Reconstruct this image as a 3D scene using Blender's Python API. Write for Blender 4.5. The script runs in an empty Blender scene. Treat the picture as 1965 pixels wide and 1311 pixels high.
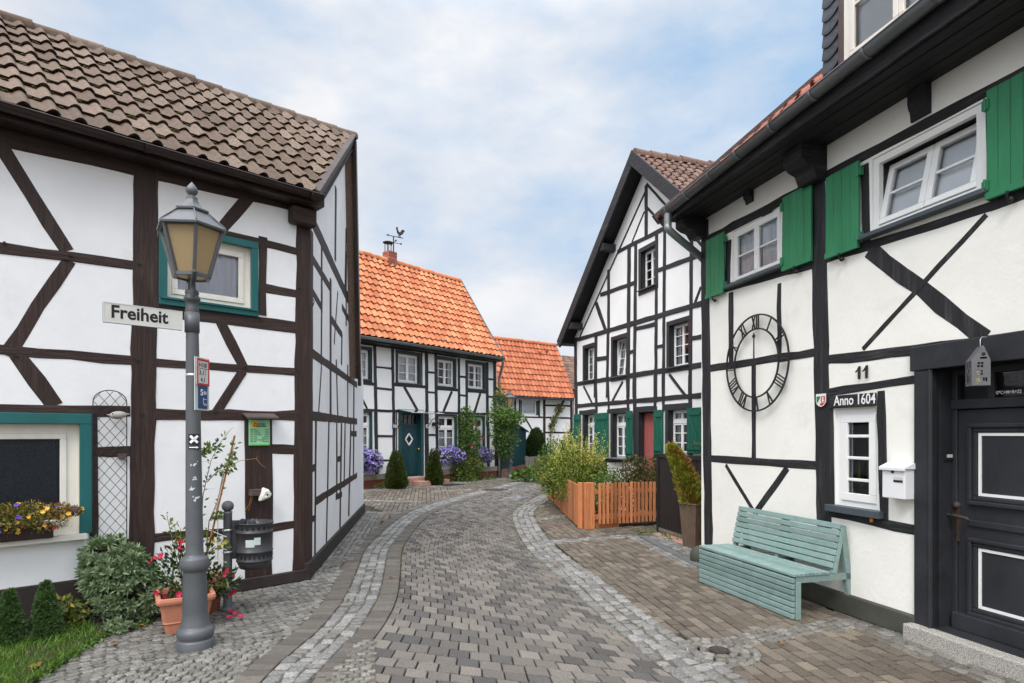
import bpy, bmesh, math, random
import numpy as np
from mathutils import Vector, Matrix, geometry
random.seed(7); rng = np.random.default_rng(7)
R = math.radians
scene = bpy.context.scene
COL = scene.collection

# ---------------------------------------------------------------- survey: photo pixel -> point in the place
FPX, CX, HY, H = 1170.0, 982.5, 833.0, 1.7      # focal length in px, principal column, horizon row, eye height (m)
def ray(px, py): return ((px-CX)/FPX, (HY-py)/FPX)
def gnd(px, py, z=0.0):
    Y = (H-z)*FPX/(py-HY); return Vector(((px-CX)/FPX*Y, Y, z))
def at(px, py, Y):
    u, v = ray(px, py); return Vector((u*Y, Y, H+v*Y))

class Facade:
    """A vertical plane: o a ground point on it, d the unit direction running away, n the outward normal."""
    def __init__(s, o, vpx=None, d=None):
        s.o = Vector((o[0], o[1]))
        if d is None:
            a = math.atan2(vpx-CX, FPX); d = (math.sin(a), math.cos(a))
        s.d = Vector((d[0], d[1])).normalized()
        s.n = Vector((s.d.y, -s.d.x))
        if s.n.dot(-s.o) < 0: s.n = -s.n
        s.crop()
    def crop(s, ox=0, oy=0, k=1.0): s.c = (ox, oy, k); return s
    def sz(s, x, y, off=0.0):
        px, py = s.c[0]+x*s.c[2], s.c[1]+y*s.c[2]
        u, v = ray(px, py); oo = s.o + s.n*off
        t = oo.dot(s.n)/(u*s.n.x+s.n.y)
        p = Vector((u*t, t))-oo
        return p.dot(s.d), H+v*t
    def P(s, a, z, off=0.0):
        q = s.o+s.d*a+s.n*off; return Vector((q.x, q.y, z))
    def face(s, s0, s1, z0, z1, off):
        q = [s.P(s0, z0, off), s.P(s1, z0, off), s.P(s1, z1, off), s.P(s0, z1, off)]      # wound so that it faces outwards
        return q if Vector((s.d.y, -s.d.x)).dot(s.n) > 0 else q[::-1]
    def px(s, x, y, off=0.0):
        a, z = s.sz(x, y, off); return s.P(a, z, off)

# ---------------------------------------------------------------- scene objects
def tag(o, label=None, cat=None, group=None, kind=None):
    if label: o['label'] = label
    if cat: o['category'] = cat
    if group: o['group'] = group
    if kind: o['kind'] = kind
    return o
def thing(name, label, cat, loc=(0, 0, 0), group=None):
    o = bpy.data.objects.new(name, None); COL.objects.link(o)
    o.location = Vector(loc); o.empty_display_size = .1
    return tag(o, label, cat, group)
def rootloc(p):
    v = Vector((0, 0, 0))
    while p is not None: v = v+p.location; p = p.parent
    return v
def copy_tree(o, parent=None):
    c = o.copy(); COL.objects.link(c); c.parent = parent
    for ch in list(o.children): copy_tree(ch, c)
    return c

class MB:
    """Collects shapes; build() links them as ONE mesh object."""
    def __init__(s): s.v = []; s.f = []; s.m = []; s.sm = []
    def add(s, verts, faces, mi=0, smooth=False):
        b = len(s.v); s.v.extend([tuple(p) for p in verts])
        for f in faces: s.f.append([b+i for i in f]); s.m.append(mi); s.sm.append(smooth)
    def hexa(s, p, mi=0):
        s.add(p, [(0, 3, 2, 1), (4, 5, 6, 7), (0, 1, 5, 4), (1, 2, 6, 5), (2, 3, 7, 6), (3, 0, 4, 7)], mi)
    def box(s, c, h, ax=None, mi=0):
        c = Vector(c)
        X, Y, Z = ax if ax else (Vector((1, 0, 0)), Vector((0, 1, 0)), Vector((0, 0, 1)))
        q = []
        for k in (-1, 1):
            for i, j in ((-1, -1), (1, -1), (1, 1), (-1, 1)):
                q.append(c+X*(i*h[0])+Y*(j*h[1])+Z*(k*h[2]))
        s.hexa(q, mi)
    def beam(s, a, b, w, t, up=(0, 0, 1), mi=0):
        a = Vector(a); b = Vector(b); d = (b-a).normalized(); up = Vector(up)
        side = d.cross(up).normalized(); u2 = side.cross(d).normalized()
        s.box((a+b)/2, (w/2, (b-a).length/2, t/2), (side, d, u2), mi)
    def fbox(s, F, s0, s1, z0, z1, o0, o1, mi=0):
        P = F.P
        s.hexa([P(s0, z0, o0), P(s1, z0, o0), P(s1, z0, o1), P(s0, z0, o1), P(s0, z1, o0), P(s1, z1, o0), P(s1, z1, o1), P(s0, z1, o1)], mi)
    def prism(s, pts, vec, mi=0, mi2=None):
        pts = [Vector(p) for p in pts]; n = len(pts); vec = Vector(vec)
        tri = geometry.tessellate_polygon([pts])
        s.add(pts, tri, mi); s.add([p+vec for p in pts], [t[::-1] for t in tri], mi)
        s.add(pts+[p+vec for p in pts], [(i, (i+1) % n, n+(i+1) % n, n+i) for i in range(n)], mi if mi2 is None else mi2)
    def quad(s, a, b, c, d, mi=0): s.add([a, b, c, d], [(0, 1, 2, 3)], mi)
    def tube(s, pts, r, n=8, mi=0, smooth=True, cap=True):
        pts = [Vector(p) for p in pts]; m = len(pts)
        if not hasattr(r, '__len__'): r = [r]*m
        vs = []; fs = []; ref = None
        for i, p in enumerate(pts):
            d = (pts[min(i+1, m-1)]-pts[max(i-1, 0)]).normalized()
            if ref is None:
                ref = d.cross(Vector((0, 0, 1)))
                if ref.length < .05: ref = d.cross(Vector((1, 0, 0)))
            ref = (ref-d*ref.dot(d)).normalized(); b = d.cross(ref)
            for k in range(n):
                a = 2*math.pi*k/n; vs.append(p+(ref*math.cos(a)+b*math.sin(a))*r[i])
        for i in range(m-1):
            for k in range(n):
                fs.append((i*n+k, i*n+(k+1) % n, (i+1)*n+(k+1) % n, (i+1)*n+k))
        s.add(vs, fs, mi, smooth)
        if cap: s.add(vs[:n], [tuple(range(n))[::-1]], mi); s.add(vs[-n:], [tuple(range(n))], mi)
    def lathe(s, prof, c=(0, 0, 0), n=24, mi=0, smooth=True, rot=0, axis=None, lean=(0, 0)):
        c = Vector(c); vs = []; m = len(prof)
        if axis is None: X, Y, Z = Vector((1, 0, 0)), Vector((0, 1, 0)), Vector((0, 0, 1))
        else:
            Z = Vector(axis).normalized(); X = Z.cross(Vector((0, 0, 1)))
            if X.length < .05: X = Vector((1, 0, 0))
            X.normalize(); Y = Z.cross(X)
        for r, z in prof:
            for k in range(n):
                a = rot+2*math.pi*k/n
                vs.append(c+X*(r*math.cos(a)+lean[0]*z)+Y*(r*math.sin(a)+lean[1]*z)+Z*z)
        fs = [(i*n+k, i*n+(k+1) % n, (i+1)*n+(k+1) % n, (i+1)*n+k) for i in range(m-1) for k in range(n)]
        s.add(vs, fs, mi, smooth)
    def ball(s, c, r, n=10, sc=(1, 1, 1), mi=0):
        prof = [(max(1e-4, r*math.sin(math.pi*i/n)), -r*math.cos(math.pi*i/n)) for i in range(n+1)]
        b = len(s.v); s.lathe(prof, (0, 0, 0), max(8, 2*n), mi)
        c = Vector(c)
        for i in range(b, len(s.v)):
            p = s.v[i]; s.v[i] = (c.x+p[0]*sc[0], c.y+p[1]*sc[1], c.z+p[2]*sc[2])
    def build(s, name, mat, parent=None, loc=None, bevel=0, local=False, seg=1):
        if not isinstance(mat, (list, tuple)): mat = [mat]
        off = Vector((0, 0, 0)) if local else (rootloc(parent) if parent is not None else Vector(loc or (0, 0, 0)))
        V = np.array(s.v, dtype=np.float64).reshape(-1, 3)-np.array(off)
        me = bpy.data.meshes.new(name); me.from_pydata(V.tolist(), [], s.f)
        for m in mat: me.materials.append(m)
        me.polygons.foreach_set('material_index', s.m); me.polygons.foreach_set('use_smooth', s.sm)
        o = bpy.data.objects.new(name, me); COL.objects.link(o)
        if parent is not None: o.parent = parent
        else: o.location = Vector(loc or (0, 0, 0))
        if bevel:
            b = o.modifiers.new('bevel', 'BEVEL'); b.width = bevel; b.segments = seg; b.limit_method = 'ANGLE'; b.angle_limit = R(40)
            b.use_clamp_overlap = True
        return o

def np_mesh(name, mat, V, faces, parent=None, loc=None, smooth=False, mi=None):
    """Mesh from numpy verts (N,3) and equal-sized faces (M,k)."""
    if not isinstance(mat, (list, tuple)): mat = [mat]
    off = rootloc(parent) if parent is not None else Vector(loc or (0, 0, 0))
    V = np.asarray(V, dtype=np.float32)-np.array(off, dtype=np.float32); faces = np.asarray(faces, dtype=np.int32); k = faces.shape[1]; M = len(faces)
    me = bpy.data.meshes.new(name); me.vertices.add(len(V)); me.vertices.foreach_set('co', V.ravel())
    me.loops.add(M*k); me.loops.foreach_set('vertex_index', faces.ravel())
    me.polygons.add(M); me.polygons.foreach_set('loop_start', np.arange(0, M*k, k, dtype=np.int32))
    try: me.polygons.foreach_set('loop_total', np.full(M, k, dtype=np.int32))
    except Exception: pass
    for m in mat: me.materials.append(m)
    if mi is not None: me.polygons.foreach_set('material_index', np.asarray(mi, dtype=np.int32))
    me.polygons.foreach_set('use_smooth', np.full(M, smooth, dtype=bool))
    me.update(calc_edges=True); me.validate()
    o = bpy.data.objects.new(name, me); COL.objects.link(o)
    if parent is not None: o.parent = parent
    else: o.location = Vector(loc or (0, 0, 0))
    return o

# ---------------------------------------------------------------- materials
def _nodes(name):
    m = bpy.data.materials.new(name); m.use_nodes = True; nt = m.node_tree
    return m, nt, nt.nodes['Principled BSDF']
def _n(nt, t, **kw):
    n = nt.nodes.new(t)
    for k, v in kw.items():
        if k.startswith('in_'): n.inputs[k[3:].replace('_', ' ')].default_value = v
        else: setattr(n, k, v)
    return n
def rgb(*c): return (c[0], c[1], c[2], 1)
def mapped(nt, scale=(1, 1, 1), coord='Object'):
    tc = _n(nt, 'ShaderNodeTexCoord'); mp = _n(nt, 'ShaderNodeMapping'); mp.inputs['Scale'].default_value = scale
    nt.links.new(tc.outputs[coord], mp.inputs['Vector']); return mp.outputs['Vector']
def noise(nt, vec, scale, detail=4, rough=.6):
    n = _n(nt, 'ShaderNodeTexNoise', in_Scale=scale, in_Detail=detail, in_Roughness=rough)
    nt.links.new(vec, n.inputs['Vector']); return n.outputs['Fac']
def ramp(nt, fac, stops):
    r = _n(nt, 'ShaderNodeValToRGB'); e = r.color_ramp.elements
    while len(e) < len(stops): e.new(.5)
    for i, (p, c) in enumerate(stops): e[i].position = p; e[i].color = c if len(c) == 4 else rgb(*c)
    nt.links.new(fac, r.inputs['Fac']); return r.outputs['Color']
def mixc(nt, fac, a, b, mode='MIX'):
    m = _n(nt, 'ShaderNodeMix', data_type='RGBA', blend_type=mode)
    for sock, v in ((m.inputs[0], fac), (m.inputs[6], a), (m.inputs[7], b)):
        if hasattr(v, 'is_output'): nt.links.new(v, sock)
        elif isinstance(v, (int, float)): sock.default_value = v
        else: sock.default_value = v if len(v) == 4 else rgb(*v)
    return m.outputs[2]
def bump(nt, bs, h, strength, dist=.01):
    b = _n(nt, 'ShaderNodeBump', in_Strength=strength, in_Distance=dist)
    nt.links.new(h, b.inputs['Height']); nt.links.new(b.outputs['Normal'], bs.inputs['Normal'])
def mat(name, c, rough=.7, var=.15, scale=3.0, aniso=(1, 1, 1), bs=0.0, bscale=40., bdist=.01, c2=None, c2_amt=(.55, .75), c2_scale=1.2, metal=0, spec=.3, island=0.0):
    m, nt, p = _nodes(name)
    p.inputs['Roughness'].default_value = rough; p.inputs['Metallic'].default_value = metal
    p.inputs['Specular IOR Level'].default_value = spec
    v = mapped(nt, aniso)
    lo = [x*(1-var) for x in c[:3]]; hi = [min(1, x*(1+var)) for x in c[:3]]
    colr = ramp(nt, noise(nt, v, scale, 6, .65), [(.3, lo), (.7, hi)])
    if c2 is not None:
        f = ramp(nt, noise(nt, v, c2_scale, 8, .7), [(c2_amt[0], (0, 0, 0)), (c2_amt[1], (1, 1, 1))])
        colr = mixc(nt, f, colr, c2)
    if island:
        g = _n(nt, 'ShaderNodeNewGeometry')
        f = ramp(nt, g.outputs['Random Per Island'], [(0, [1-island]*3), (1, [1+island]*3)])
        colr = mixc(nt, 1.0, colr, f, 'MULTIPLY')
    nt.links.new(colr, p.inputs['Base Color'])
    if bs: bump(nt, p, noise(nt, v, bscale, 5, .65), bs, bdist)
    return m
def island_mat(name, stops, rough=.8, tex=.25, tscale=60, bs=.4, bscale=90, moss=None, moss_amt=(.6, .75), spec=.25, bdist=.004, bigvar=.0, bigscale=.7):
    """Every loose piece (paver, sett, tile) takes its own colour from the ramp."""
    m, nt, p = _nodes(name)
    p.inputs['Roughness'].default_value = rough; p.inputs['Specular IOR Level'].default_value = spec
    g = _n(nt, 'ShaderNodeNewGeometry'); v = mapped(nt)
    c = ramp(nt, g.outputs['Random Per Island'], stops)
    nz = noise(nt, v, tscale, 6, .75)
    c = mixc(nt, 1.0, c, ramp(nt, nz, [(.36, [1-tex]*3), (.64, [1+tex]*3)]), 'MULTIPLY')
    if bigvar:
        c = mixc(nt, 1.0, c, ramp(nt, noise(nt, v, bigscale, 5, .6), [(.3, [1-bigvar]*3), (.7, [1+bigvar]*3)]), 'MULTIPLY')
    if moss is not None:
        f = ramp(nt, noise(nt, v, 2.5, 9, .75), [(moss_amt[0], (0, 0, 0)), (moss_amt[1], (1, 1, 1))])
        c = mixc(nt, f, c, moss)
    nt.links.new(c, p.inputs['Base Color'])
    bump(nt, p, noise(nt, v, bscale, 4, .7), bs, bdist)
    return m
def leaf_mat(name, stops, rough=.45, trans=.25, spec=.35):
    m, nt, p = _nodes(name)
    p.inputs['Roughness'].default_value = rough; p.inputs['Specular IOR Level'].default_value = spec
    g = _n(nt, 'ShaderNodeNewGeometry')
    c = ramp(nt, g.outputs['Random Per Island'], stops); nt.links.new(c, p.inputs['Base Color'])
    tr = _n(nt, 'ShaderNodeBsdfTranslucent'); nt.links.new(mixc(nt, 1., c, (1.0, 1.1, .6), 'MULTIPLY'), tr.inputs['Color'])
    mx = _n(nt, 'ShaderNodeMixShader'); mx.inputs['Fac'].default_value = trans
    nt.links.new(p.outputs[0], mx.inputs[1]); nt.links.new(tr.outputs[0], mx.inputs[2])
    nt.links.new(mx.outputs[0], nt.nodes['Material Output'].inputs['Surface'])
    return m
def glass_mat(name, tint=(.95, .97, 1), reflect=1.0):
    m, nt, p = _nodes(name); nt.nodes.remove(p)
    tr = _n(nt, 'ShaderNodeBsdfTransparent', in_Color=rgb(*tint)); gl = _n(nt, 'ShaderNodeBsdfGlossy', in_Roughness=.02)
    fr = _n(nt, 'ShaderNodeFresnel', in_IOR=1.5); mx = _n(nt, 'ShaderNodeMixShader')
    v = mapped(nt); b = _n(nt, 'ShaderNodeBump', in_Strength=.05, in_Distance=.02)
    nt.links.new(noise(nt, v, 3, 2, .5), b.inputs['Height']); nt.links.new(b.outputs[0], gl.inputs['Normal'])
    nt.links.new(fr.outputs[0], mx.inputs['Fac']); nt.links.new(tr.outputs[0], mx.inputs[1]); nt.links.new(gl.outputs[0], mx.inputs[2])
    nt.links.new(mx.outputs[0], nt.nodes['Material Output'].inputs['Surface'])
    return m
def lace_mat(name, c=(.75, .77, .8), lacy=.35):
    m, nt, p = _nodes(name); p.inputs['Base Color'].default_value = rgb(*c); p.inputs['Roughness'].default_value = .9
    v = mapped(nt); tr = _n(nt, 'ShaderNodeBsdfTransparent'); mx = _n(nt, 'ShaderNodeMixShader')
    vo = _n(nt, 'ShaderNodeTexVoronoi', in_Scale=38.); nt.links.new(v, vo.inputs['Vector'])
    f = ramp(nt, vo.outputs['Distance'], [(.25, [1-lacy]*3), (.5, (1, 1, 1))])
    nt.links.new(f, mx.inputs['Fac']); nt.links.new(tr.outputs[0], mx.inputs[1]); nt.links.new(p.outputs[0], mx.inputs[2])
    nt.links.new(mx.outputs[0], nt.nodes['Material Output'].inputs['Surface'])
    return m

M = {}
M['plaster_l'] = mat('plaster_cool', (.77, .77, .775), .9, .05, 1.5, bs=.35, bscale=16, bdist=.008, c2=(.63, .62, .59), c2_amt=(.56, .95), c2_scale=2.2)
M['plaster_c'] = mat('plaster_white', (.80, .795, .78), .9, .04, 1.2, bs=.4, bscale=30, bdist=.005, c2=(.70, .68, .64), c2_amt=(.62, .95), c2_scale=1.6)
M['plaster_r'] = mat('plaster_warm', (.82, .80, .74), .9, .05, 1.3, bs=.42, bscale=18, bdist=.010, c2=(.66, .62, .55), c2_amt=(.56, .95), c2_scale=1.8)
def timber(nm, c, c2):
    M[nm+'_v'] = mat(nm+'_upright', c, .62, .3, 14, (1.6, 1.6, .14), bs=1.0, bscale=30, bdist=.012, c2=c2, c2_amt=(.52, .72), c2_scale=9, spec=.3)
    M[nm+'_h'] = mat(nm+'_level', c, .62, .3, 14, (.18, .18, 1.8), bs=1.0, bscale=30, bdist=.012, c2=c2, c2_amt=(.52, .72), c2_scale=9, spec=.3)
timber('brown_timber', (.033, .019, .016), (.062, .041, .035))
timber('black_timber', (.025, .024, .027), (.052, .050, .053))
timber('tar_timber', (.018, .018, .020), (.062, .062, .064))
timber('old_timber', (.075, .055, .048), (.13, .105, .095))
M['brown_paint'] = mat('brown_paint', (.03, .018, .016), .4, .15, 6, bs=.1)
M['black_paint'] = mat('black_paint', (.026, .027, .031), .42, .2, 5, bs=.15, bscale=30, c2=(.042, .043, .048), c2_scale=3)
M['door_black'] = mat('door_black', (.028, .029, .034), .45, .25, 3, (1, 1, .5), bs=.15, bscale=40, c2=(.028, .05, .052), c2_amt=(.6, .85), c2_scale=1.6)
M['soffit'] = mat('soffit_black', (.012, .012, .013), .6, .3, 12, (.2, .2, 1), bs=.3)
M['teal'] = mat('teal_paint', (.010, .105, .105), .42, .12, 5, (1, 1, .3), bs=.1, spec=.4)
M['teal_dark'] = mat('dark_teal_paint', (.012, .055, .062), .45, .12, 5, (1, 1, .3), bs=.1, spec=.4)
M['green'] = mat('green_paint', (.024, .19, .082), .5, .18, 5, (1, 1, .25), bs=.3, spec=.35, c2=(.045, .25, .125), c2_amt=(.55, .85), c2_scale=2.5)
M['pine_green'] = mat('pine_green_paint', (.006, .10, .066), .5, .12, 5, (1, 1, .3), bs=.2, spec=.35)
M['red_door'] = mat('faded_red_paint', (.36, .10, .09), .6, .15, 5, (1, 1, .2), bs=.2)
M['win_white'] = mat('window_white', (.78, .78, .76), .45, .03, 3, spec=.4)
M['win_cream'] = mat('window_cream', (.70, .67, .60), .55, .08, 6, (1, 1, .4), bs=.15, c2=(.5, .46, .4), c2_amt=(.62, .9), c2_scale=4)
M['glass'] = glass_mat('window_glass')
M['lace'] = lace_mat('lace_curtain'); M['lace_blue'] = mat('lace_curtain_cool', (.72, .78, .90), .9, .18, 5, (6, 6, .4), c2=(.88, .90, .94), c2_scale=7, c2_amt=(.42, .62))
M['curtain'] = mat('net_curtain', (.66, .69, .70), .9, .25, 4, (3, 3, .3)); M['blind'] = mat('slatted_blind', (.74, .76, .77), .8, .05)
M['dark_blind'] = mat('woven_dark_blind', (.055, .062, .075), .85, .4, 60, bs=.4)
M['interior'] = mat('room_dark', (.20, .195, .185), .9, .2)
M['zinc'] = mat('zinc', (.24, .26, .265), .42, .18, 3, (1, 1, 1), bs=.05, metal=.55, spec=.5, c2=(.15, .16, .165), c2_amt=(.5, .8))
M['zinc_dark'] = mat('weathered_zinc', (.15, .16, .165), .4, .2, 3, metal=.5, spec=.5)
M['sill_grey'] = mat('slate_sill', (.06, .075, .085), .5, .15, 6, bs=.1)
M['plinth_d'] = mat('plinth_brown', (.032, .024, .022), .75, .2, 3, bs=.4, bscale=18, c2=(.06, .05, .046), c2_amt=(.5, .8))
M['plinth_r'] = mat('plinth_olive', (.055, .055, .045), .8, .2, 3, bs=.4, bscale=18, c2=(.09, .09, .075), c2_amt=(.55, .8))
M['sandstone'] = mat('sandstone', (.36, .30, .24), .85, .2, 5, bs=.5, bscale=25, c2=(.2, .17, .14), c2_scale=2, c2_amt=(.5, .8))
M['red_stone'] = mat('red_sandstone', (.42, .24, .18), .85, .2, 5, bs=.4, bscale=25, c2=(.26, .17, .13), c2_scale=2, c2_amt=(.5, .8))
M['granite'] = island_mat('speckled_granite', [(0, (.34, .32, .29)), (1, (.34, .32, .29))], .7, .75, 130, .3, 60)
M['roof_brown'] = island_mat('concrete_tile_brown', [(0, (.090, .060, .042)), (.5, (.127, .089, .065)), (1, (.168, .122, .092))], .85, .3, 26, .5, 45, moss=(.05, .047, .018), moss_amt=(.60, .74), bigvar=.12)
M['roof_orange'] = island_mat('clay_tile_orange', [(0, (.38, .120, .055)), (.5, (.50, .178, .082)), (1, (.60, .245, .118))], .8, .22, 22, .3, 45, bigvar=.14, moss=(.22, .10, .055), moss_amt=(.66, .85))
M['roof_moss'] = mat('roof_moss', (.055, .05, .015), .95, .5, 30, bs=.8, c2=(.10, .085, .02), c2_scale=12)
M['roof_red'] = island_mat('clay_tile_red', [(0, (.36, .108, .053)), (.5, (.44, .142, .070)), (1, (.51, .185, .095))], .8, .16, 22, .3, 45, bigvar=.08)
M['roof_rust'] = island_mat('clay_tile_rust', [(0, (.20, .058, .032)), (.5, (.27, .078, .042)), (1, (.33, .105, .058))], .85, .25, 22, .4, 45, bigvar=.15)
M['roof_maroon'] = island_mat('clay_tile_maroon', [(0, (.10, .060, .046)), (.5, (.15, .088, .066)), (1, (.20, .122, .092))], .8, .25, 22, .4, 45, bigvar=.15)
M['slate'] = island_mat('slate_shingle', [(0, (.04, .043, .052)), (1, (.065, .07, .082))], .5, .15, 30, .2, 60)
M['brick'] = island_mat('red_brick', [(0, (.24, .07, .05)), (1, (.36, .13, .09))], .85, .2, 30, .4, 60)
M['mortar'] = mat('mortar', (.25, .22, .19), .9, .2)
M['brick_wall'] = mat('brick_red_base', (.2, .06, .045), .85, .3, 25, bs=.5)
M['lamp_grey'] = mat('lamp_grey_paint', (.085, .09, .097), .42, .12, 4, bs=.12, bscale=60, spec=.45, c2=(.055, .055, .056), c2_amt=(.6, .85), c2_scale=2)
M['lamp_dark'] = mat('lamp_dark_paint', (.06, .063, .068), .45, .15, 6, bs=.1, spec=.4)
M['amber'] = mat('amber_glass', (.52, .40, .23), .3, .12, 70, bs=.5, bscale=170, bdist=.002, spec=.5)
_m = M['amber']; _nt = _m.node_tree; _p = _nt.nodes['Principled BSDF']; _tr = _n(_nt, 'ShaderNodeBsdfTranslucent', in_Color=rgb(.78, .60, .34)); _mx = _n(_nt, 'ShaderNodeMixShader'); _mx.inputs['Fac'].default_value = .45
_nt.links.new(_p.outputs[0], _mx.inputs[1]); _nt.links.new(_tr.outputs[0], _mx.inputs[2]); _nt.links.new(_mx.outputs[0], _nt.nodes['Material Output'].inputs['Surface'])
M['steel'] = mat('steel_band', (.6, .6, .58), .35, .1, 20, metal=.7, spec=.5)
M['sign_white'] = mat('enamel_white', (.56, .55, .51), .45, .08, 5, c2=(.45, .43, .38), c2_amt=(.6, .9), c2_scale=6)
M['ink'] = mat('ink_black', (.012, .012, .013), .5, 0)
M['white_ink'] = mat('ink_white', (.8, .8, .8), .5, 0)
M['sign_red'] = mat('sign_red', (.50, .035, .045), .5, .1); M['sign_blue'] = mat('sign_blue', (.025, .06, .16), .5, .1)
M['sign_pale'] = mat('sign_back', (.5, .56, .55), .5, .05)
M['board_green'] = mat('board_green', (.30, .62, .36), .5, .1, 8, c2=(.45, .75, .5), c2_scale=8); M['sun_yellow'] = mat('sun_yellow', (.85, .42, .03), .5, .05)
M['leaf_green_ink'] = mat('leaf_green_ink', (.10, .45, .05), .5, .1)
M['iron'] = mat('black_iron', (.016, .016, .018), .5, .2, 8, spec=.4)
M['rust_iron'] = mat('rusty_iron', (.05, .035, .028), .6, .4, 20, bs=.3)
M['bin_grey'] = mat('bin_grey', (.043, .043, .048), .42, .12, 6, bs=.08, spec=.4)
M['terracotta'] = mat('terracotta', (.50, .20, .125), .8, .1, 5, bs=.3, bscale=40, c2=(.36, .14, .09), c2_amt=(.55, .9), c2_scale=3)
M['soil'] = mat('garden_soil', (.05, .038, .026), .95, .45, 12, bs=1, bscale=25, bdist=.03, c2=(.09, .075, .05), c2_scale=4)
M['bed_sand'] = mat('jointing_sand', (.125, .102, .078), .95, .4, 12, bs=.8, bscale=60, c2=(.06, .052, .035), c2_amt=(.4, .65), c2_scale=3)
M['bed_dark'] = mat('jointing_grit', (.062, .056, .044), .95, .4, 12, bs=.8, bscale=60, c2=(.05, .06, .022), c2_amt=(.52, .7), c2_scale=2.2)
M['joint'] = mat('joint_dirt', (.040, .036, .028), .95, .4, 8, bs=.8, bscale=60, c2=(.045, .062, .02), c2_amt=(.48, .68), c2_scale=1.8)
M['fence_wood'] = mat('larch_wood', (.43, .165, .068), .6, .28, 9, (2, 2, .12), bs=.3, bscale=30, c2=(.33, .10, .035), c2_amt=(.55, .7), c2_scale=12, island=.32)
M['fence_grey'] = mat('weathered_board', (.17, .155, .13), .85, .3, 9, (2, 2, .12), bs=.4, bscale=30)
M['dark_board'] = mat('dark_stained_board', (.020, .018, .018), .55, .25, 9, (2, 2, .15), bs=.3)
M['wicker'] = mat('wicker', (.145, .100, .070), .6, .2, 8, bs=.1)
M['bench'] = mat('bench_paint', (.19, .275, .255), .5, .12, 7, (1, 1, 1), bs=.35, bscale=35, c2=(.12, .185, .165), c2_amt=(.55, .8), c2_scale=6, island=.14)
M['cane'] = mat('bamboo_cane', (.30, .13, .035), .5, .2, 20)
M['stone_white'] = mat('pale_stone', (.62, .62, .55), .8, .15, 12, bs=.5, bscale=20)
M['gold'] = mat('brass', (.6, .35, .08), .3, .1, metal=.8)
M['mail_white'] = mat('mailbox_white', (.74, .74, .75), .4, .03, 4, spec=.4)
M['lantern_grey'] = mat('sheet_metal_grey', (.14, .14, .145), .4, .12, 10, metal=.4, spec=.4)
M['candle'] = mat('warm_white', (.75, .68, .45), .6, .05)
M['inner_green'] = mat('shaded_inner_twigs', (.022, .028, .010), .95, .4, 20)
M['bark'] = mat('stem_bark', (.09, .06, .035), .85, .3, 20, bs=.5)
M['stem_green'] = mat('stem_green', (.10, .12, .03), .6, .2, 20)
M['cast'] = mat('cast_iron_cover', (.055, .042, .036), .6, .3, 20, bs=.5, bscale=60, metal=.2)
M['mat_black'] = mat('rubber_mat', (.02, .02, .022), .9, .2)
M['shield_red'] = mat('shield_red', (.55, .025, .03), .5, .05); M['shield_green'] = mat('shield_green', (.02, .20, .03), .5, .05)
M['orange_dot'] = mat('orange_plastic', (.75, .25, .02), .4, .05)
M['bag'] = mat('black_bag', (.012, .012, .014), .3, .2, spec=.5)
M['bird_grey'] = mat('bird_paint', (.35, .33, .30), .6, .3, 25)
# paving
M['paver_road'] = island_mat('road_paver', [(0, (.072, .068, .064)), (.24, (.092, .085, .079)), (.40, (.125, .112, .098)), (.75, (.150, .134, .117)), (1, (.18, .160, .140))], .85, .5, 120, .8, 90, moss=(.085, .08, .055), moss_amt=(.62, .85), bigvar=.14, bigscale=.5)
M['paver_side'] = island_mat('yard_paver', [(0, (.088, .073, .057)), (.4, (.116, .097, .077)), (.8, (.144, .121, .096)), (1, (.19, .157, .12))], .85, .5, 120, .8, 90, moss=(.085, .085, .045), moss_amt=(.58, .82), bigvar=.15, bigscale=.6)
M['paver_strip'] = island_mat('edging_brick', [(0, (.088, .078, .068)), (1, (.138, .123, .107))], .85, .5, 120, .8, 90, moss=(.085, .085, .045), moss_amt=(.6, .85), bigvar=.12)
M['sett'] = island_mat('granite_sett', [(0, (.135, .132, .125)), (.5, (.19, .186, .176)), (1, (.26, .255, .243))], .78, .45, 55, .9, 50, moss=(.17, .145, .105), moss_amt=(.52, .8), bdist=.008, bigvar=.12)
M['mosaic'] = island_mat('mosaic_sett', [(0, (.115, .108, .095)), (.5, (.158, .149, .132)), (1, (.215, .204, .184))], .8, .42, 60, .9, 55, moss=(.10, .09, .06), moss_amt=(.58, .8), bdist=.006, bigvar=.14, bigscale=.9)
# leaves
M['lf_privet'] = leaf_mat('privet_leaf', [(0, (.03, .07, .010)), (.45, (.09, .16, .02)), (.75, (.22, .28, .04)), (1, (.48, .46, .11))])
M['lf_lime'] = leaf_mat('lime_leaf', [(0, (.30, .34, .05)), (.5, (.52, .50, .11)), (1, (.72, .64, .26))])
M['lf_mid'] = leaf_mat('mid_green_leaf', [(0, (.03, .075, .012)), (.6, (.08, .155, .025)), (1, (.17, .25, .045))])
M['lf_dark'] = leaf_mat('dark_green_leaf', [(0, (.010, .025, .006)), (.7, (.022, .050, .010)), (1, (.05, .085, .016))])
M['lf_box'] = leaf_mat('yew_needle', [(0, (.022, .040, .006)), (.7, (.058, .082, .012)), (1, (.13, .15, .026))])
M['lf_sage'] = leaf_mat('sage_leaf', [(0, (.12, .17, .088)), (.6, (.205, .275, .15)), (1, (.30, .375, .235))], .6)
M['lf_spruce'] = leaf_mat('spruce_needle', [(0, (.04, .085, .028)), (.7, (.085, .155, .05)), (1, (.16, .24, .075))], .5)
M['lf_thuja'] = leaf_mat('thuja_leaf', [(0, (.15, .18, .02)), (.6, (.32, .33, .04)), (1, (.50, .45, .08))], .6)
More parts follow.
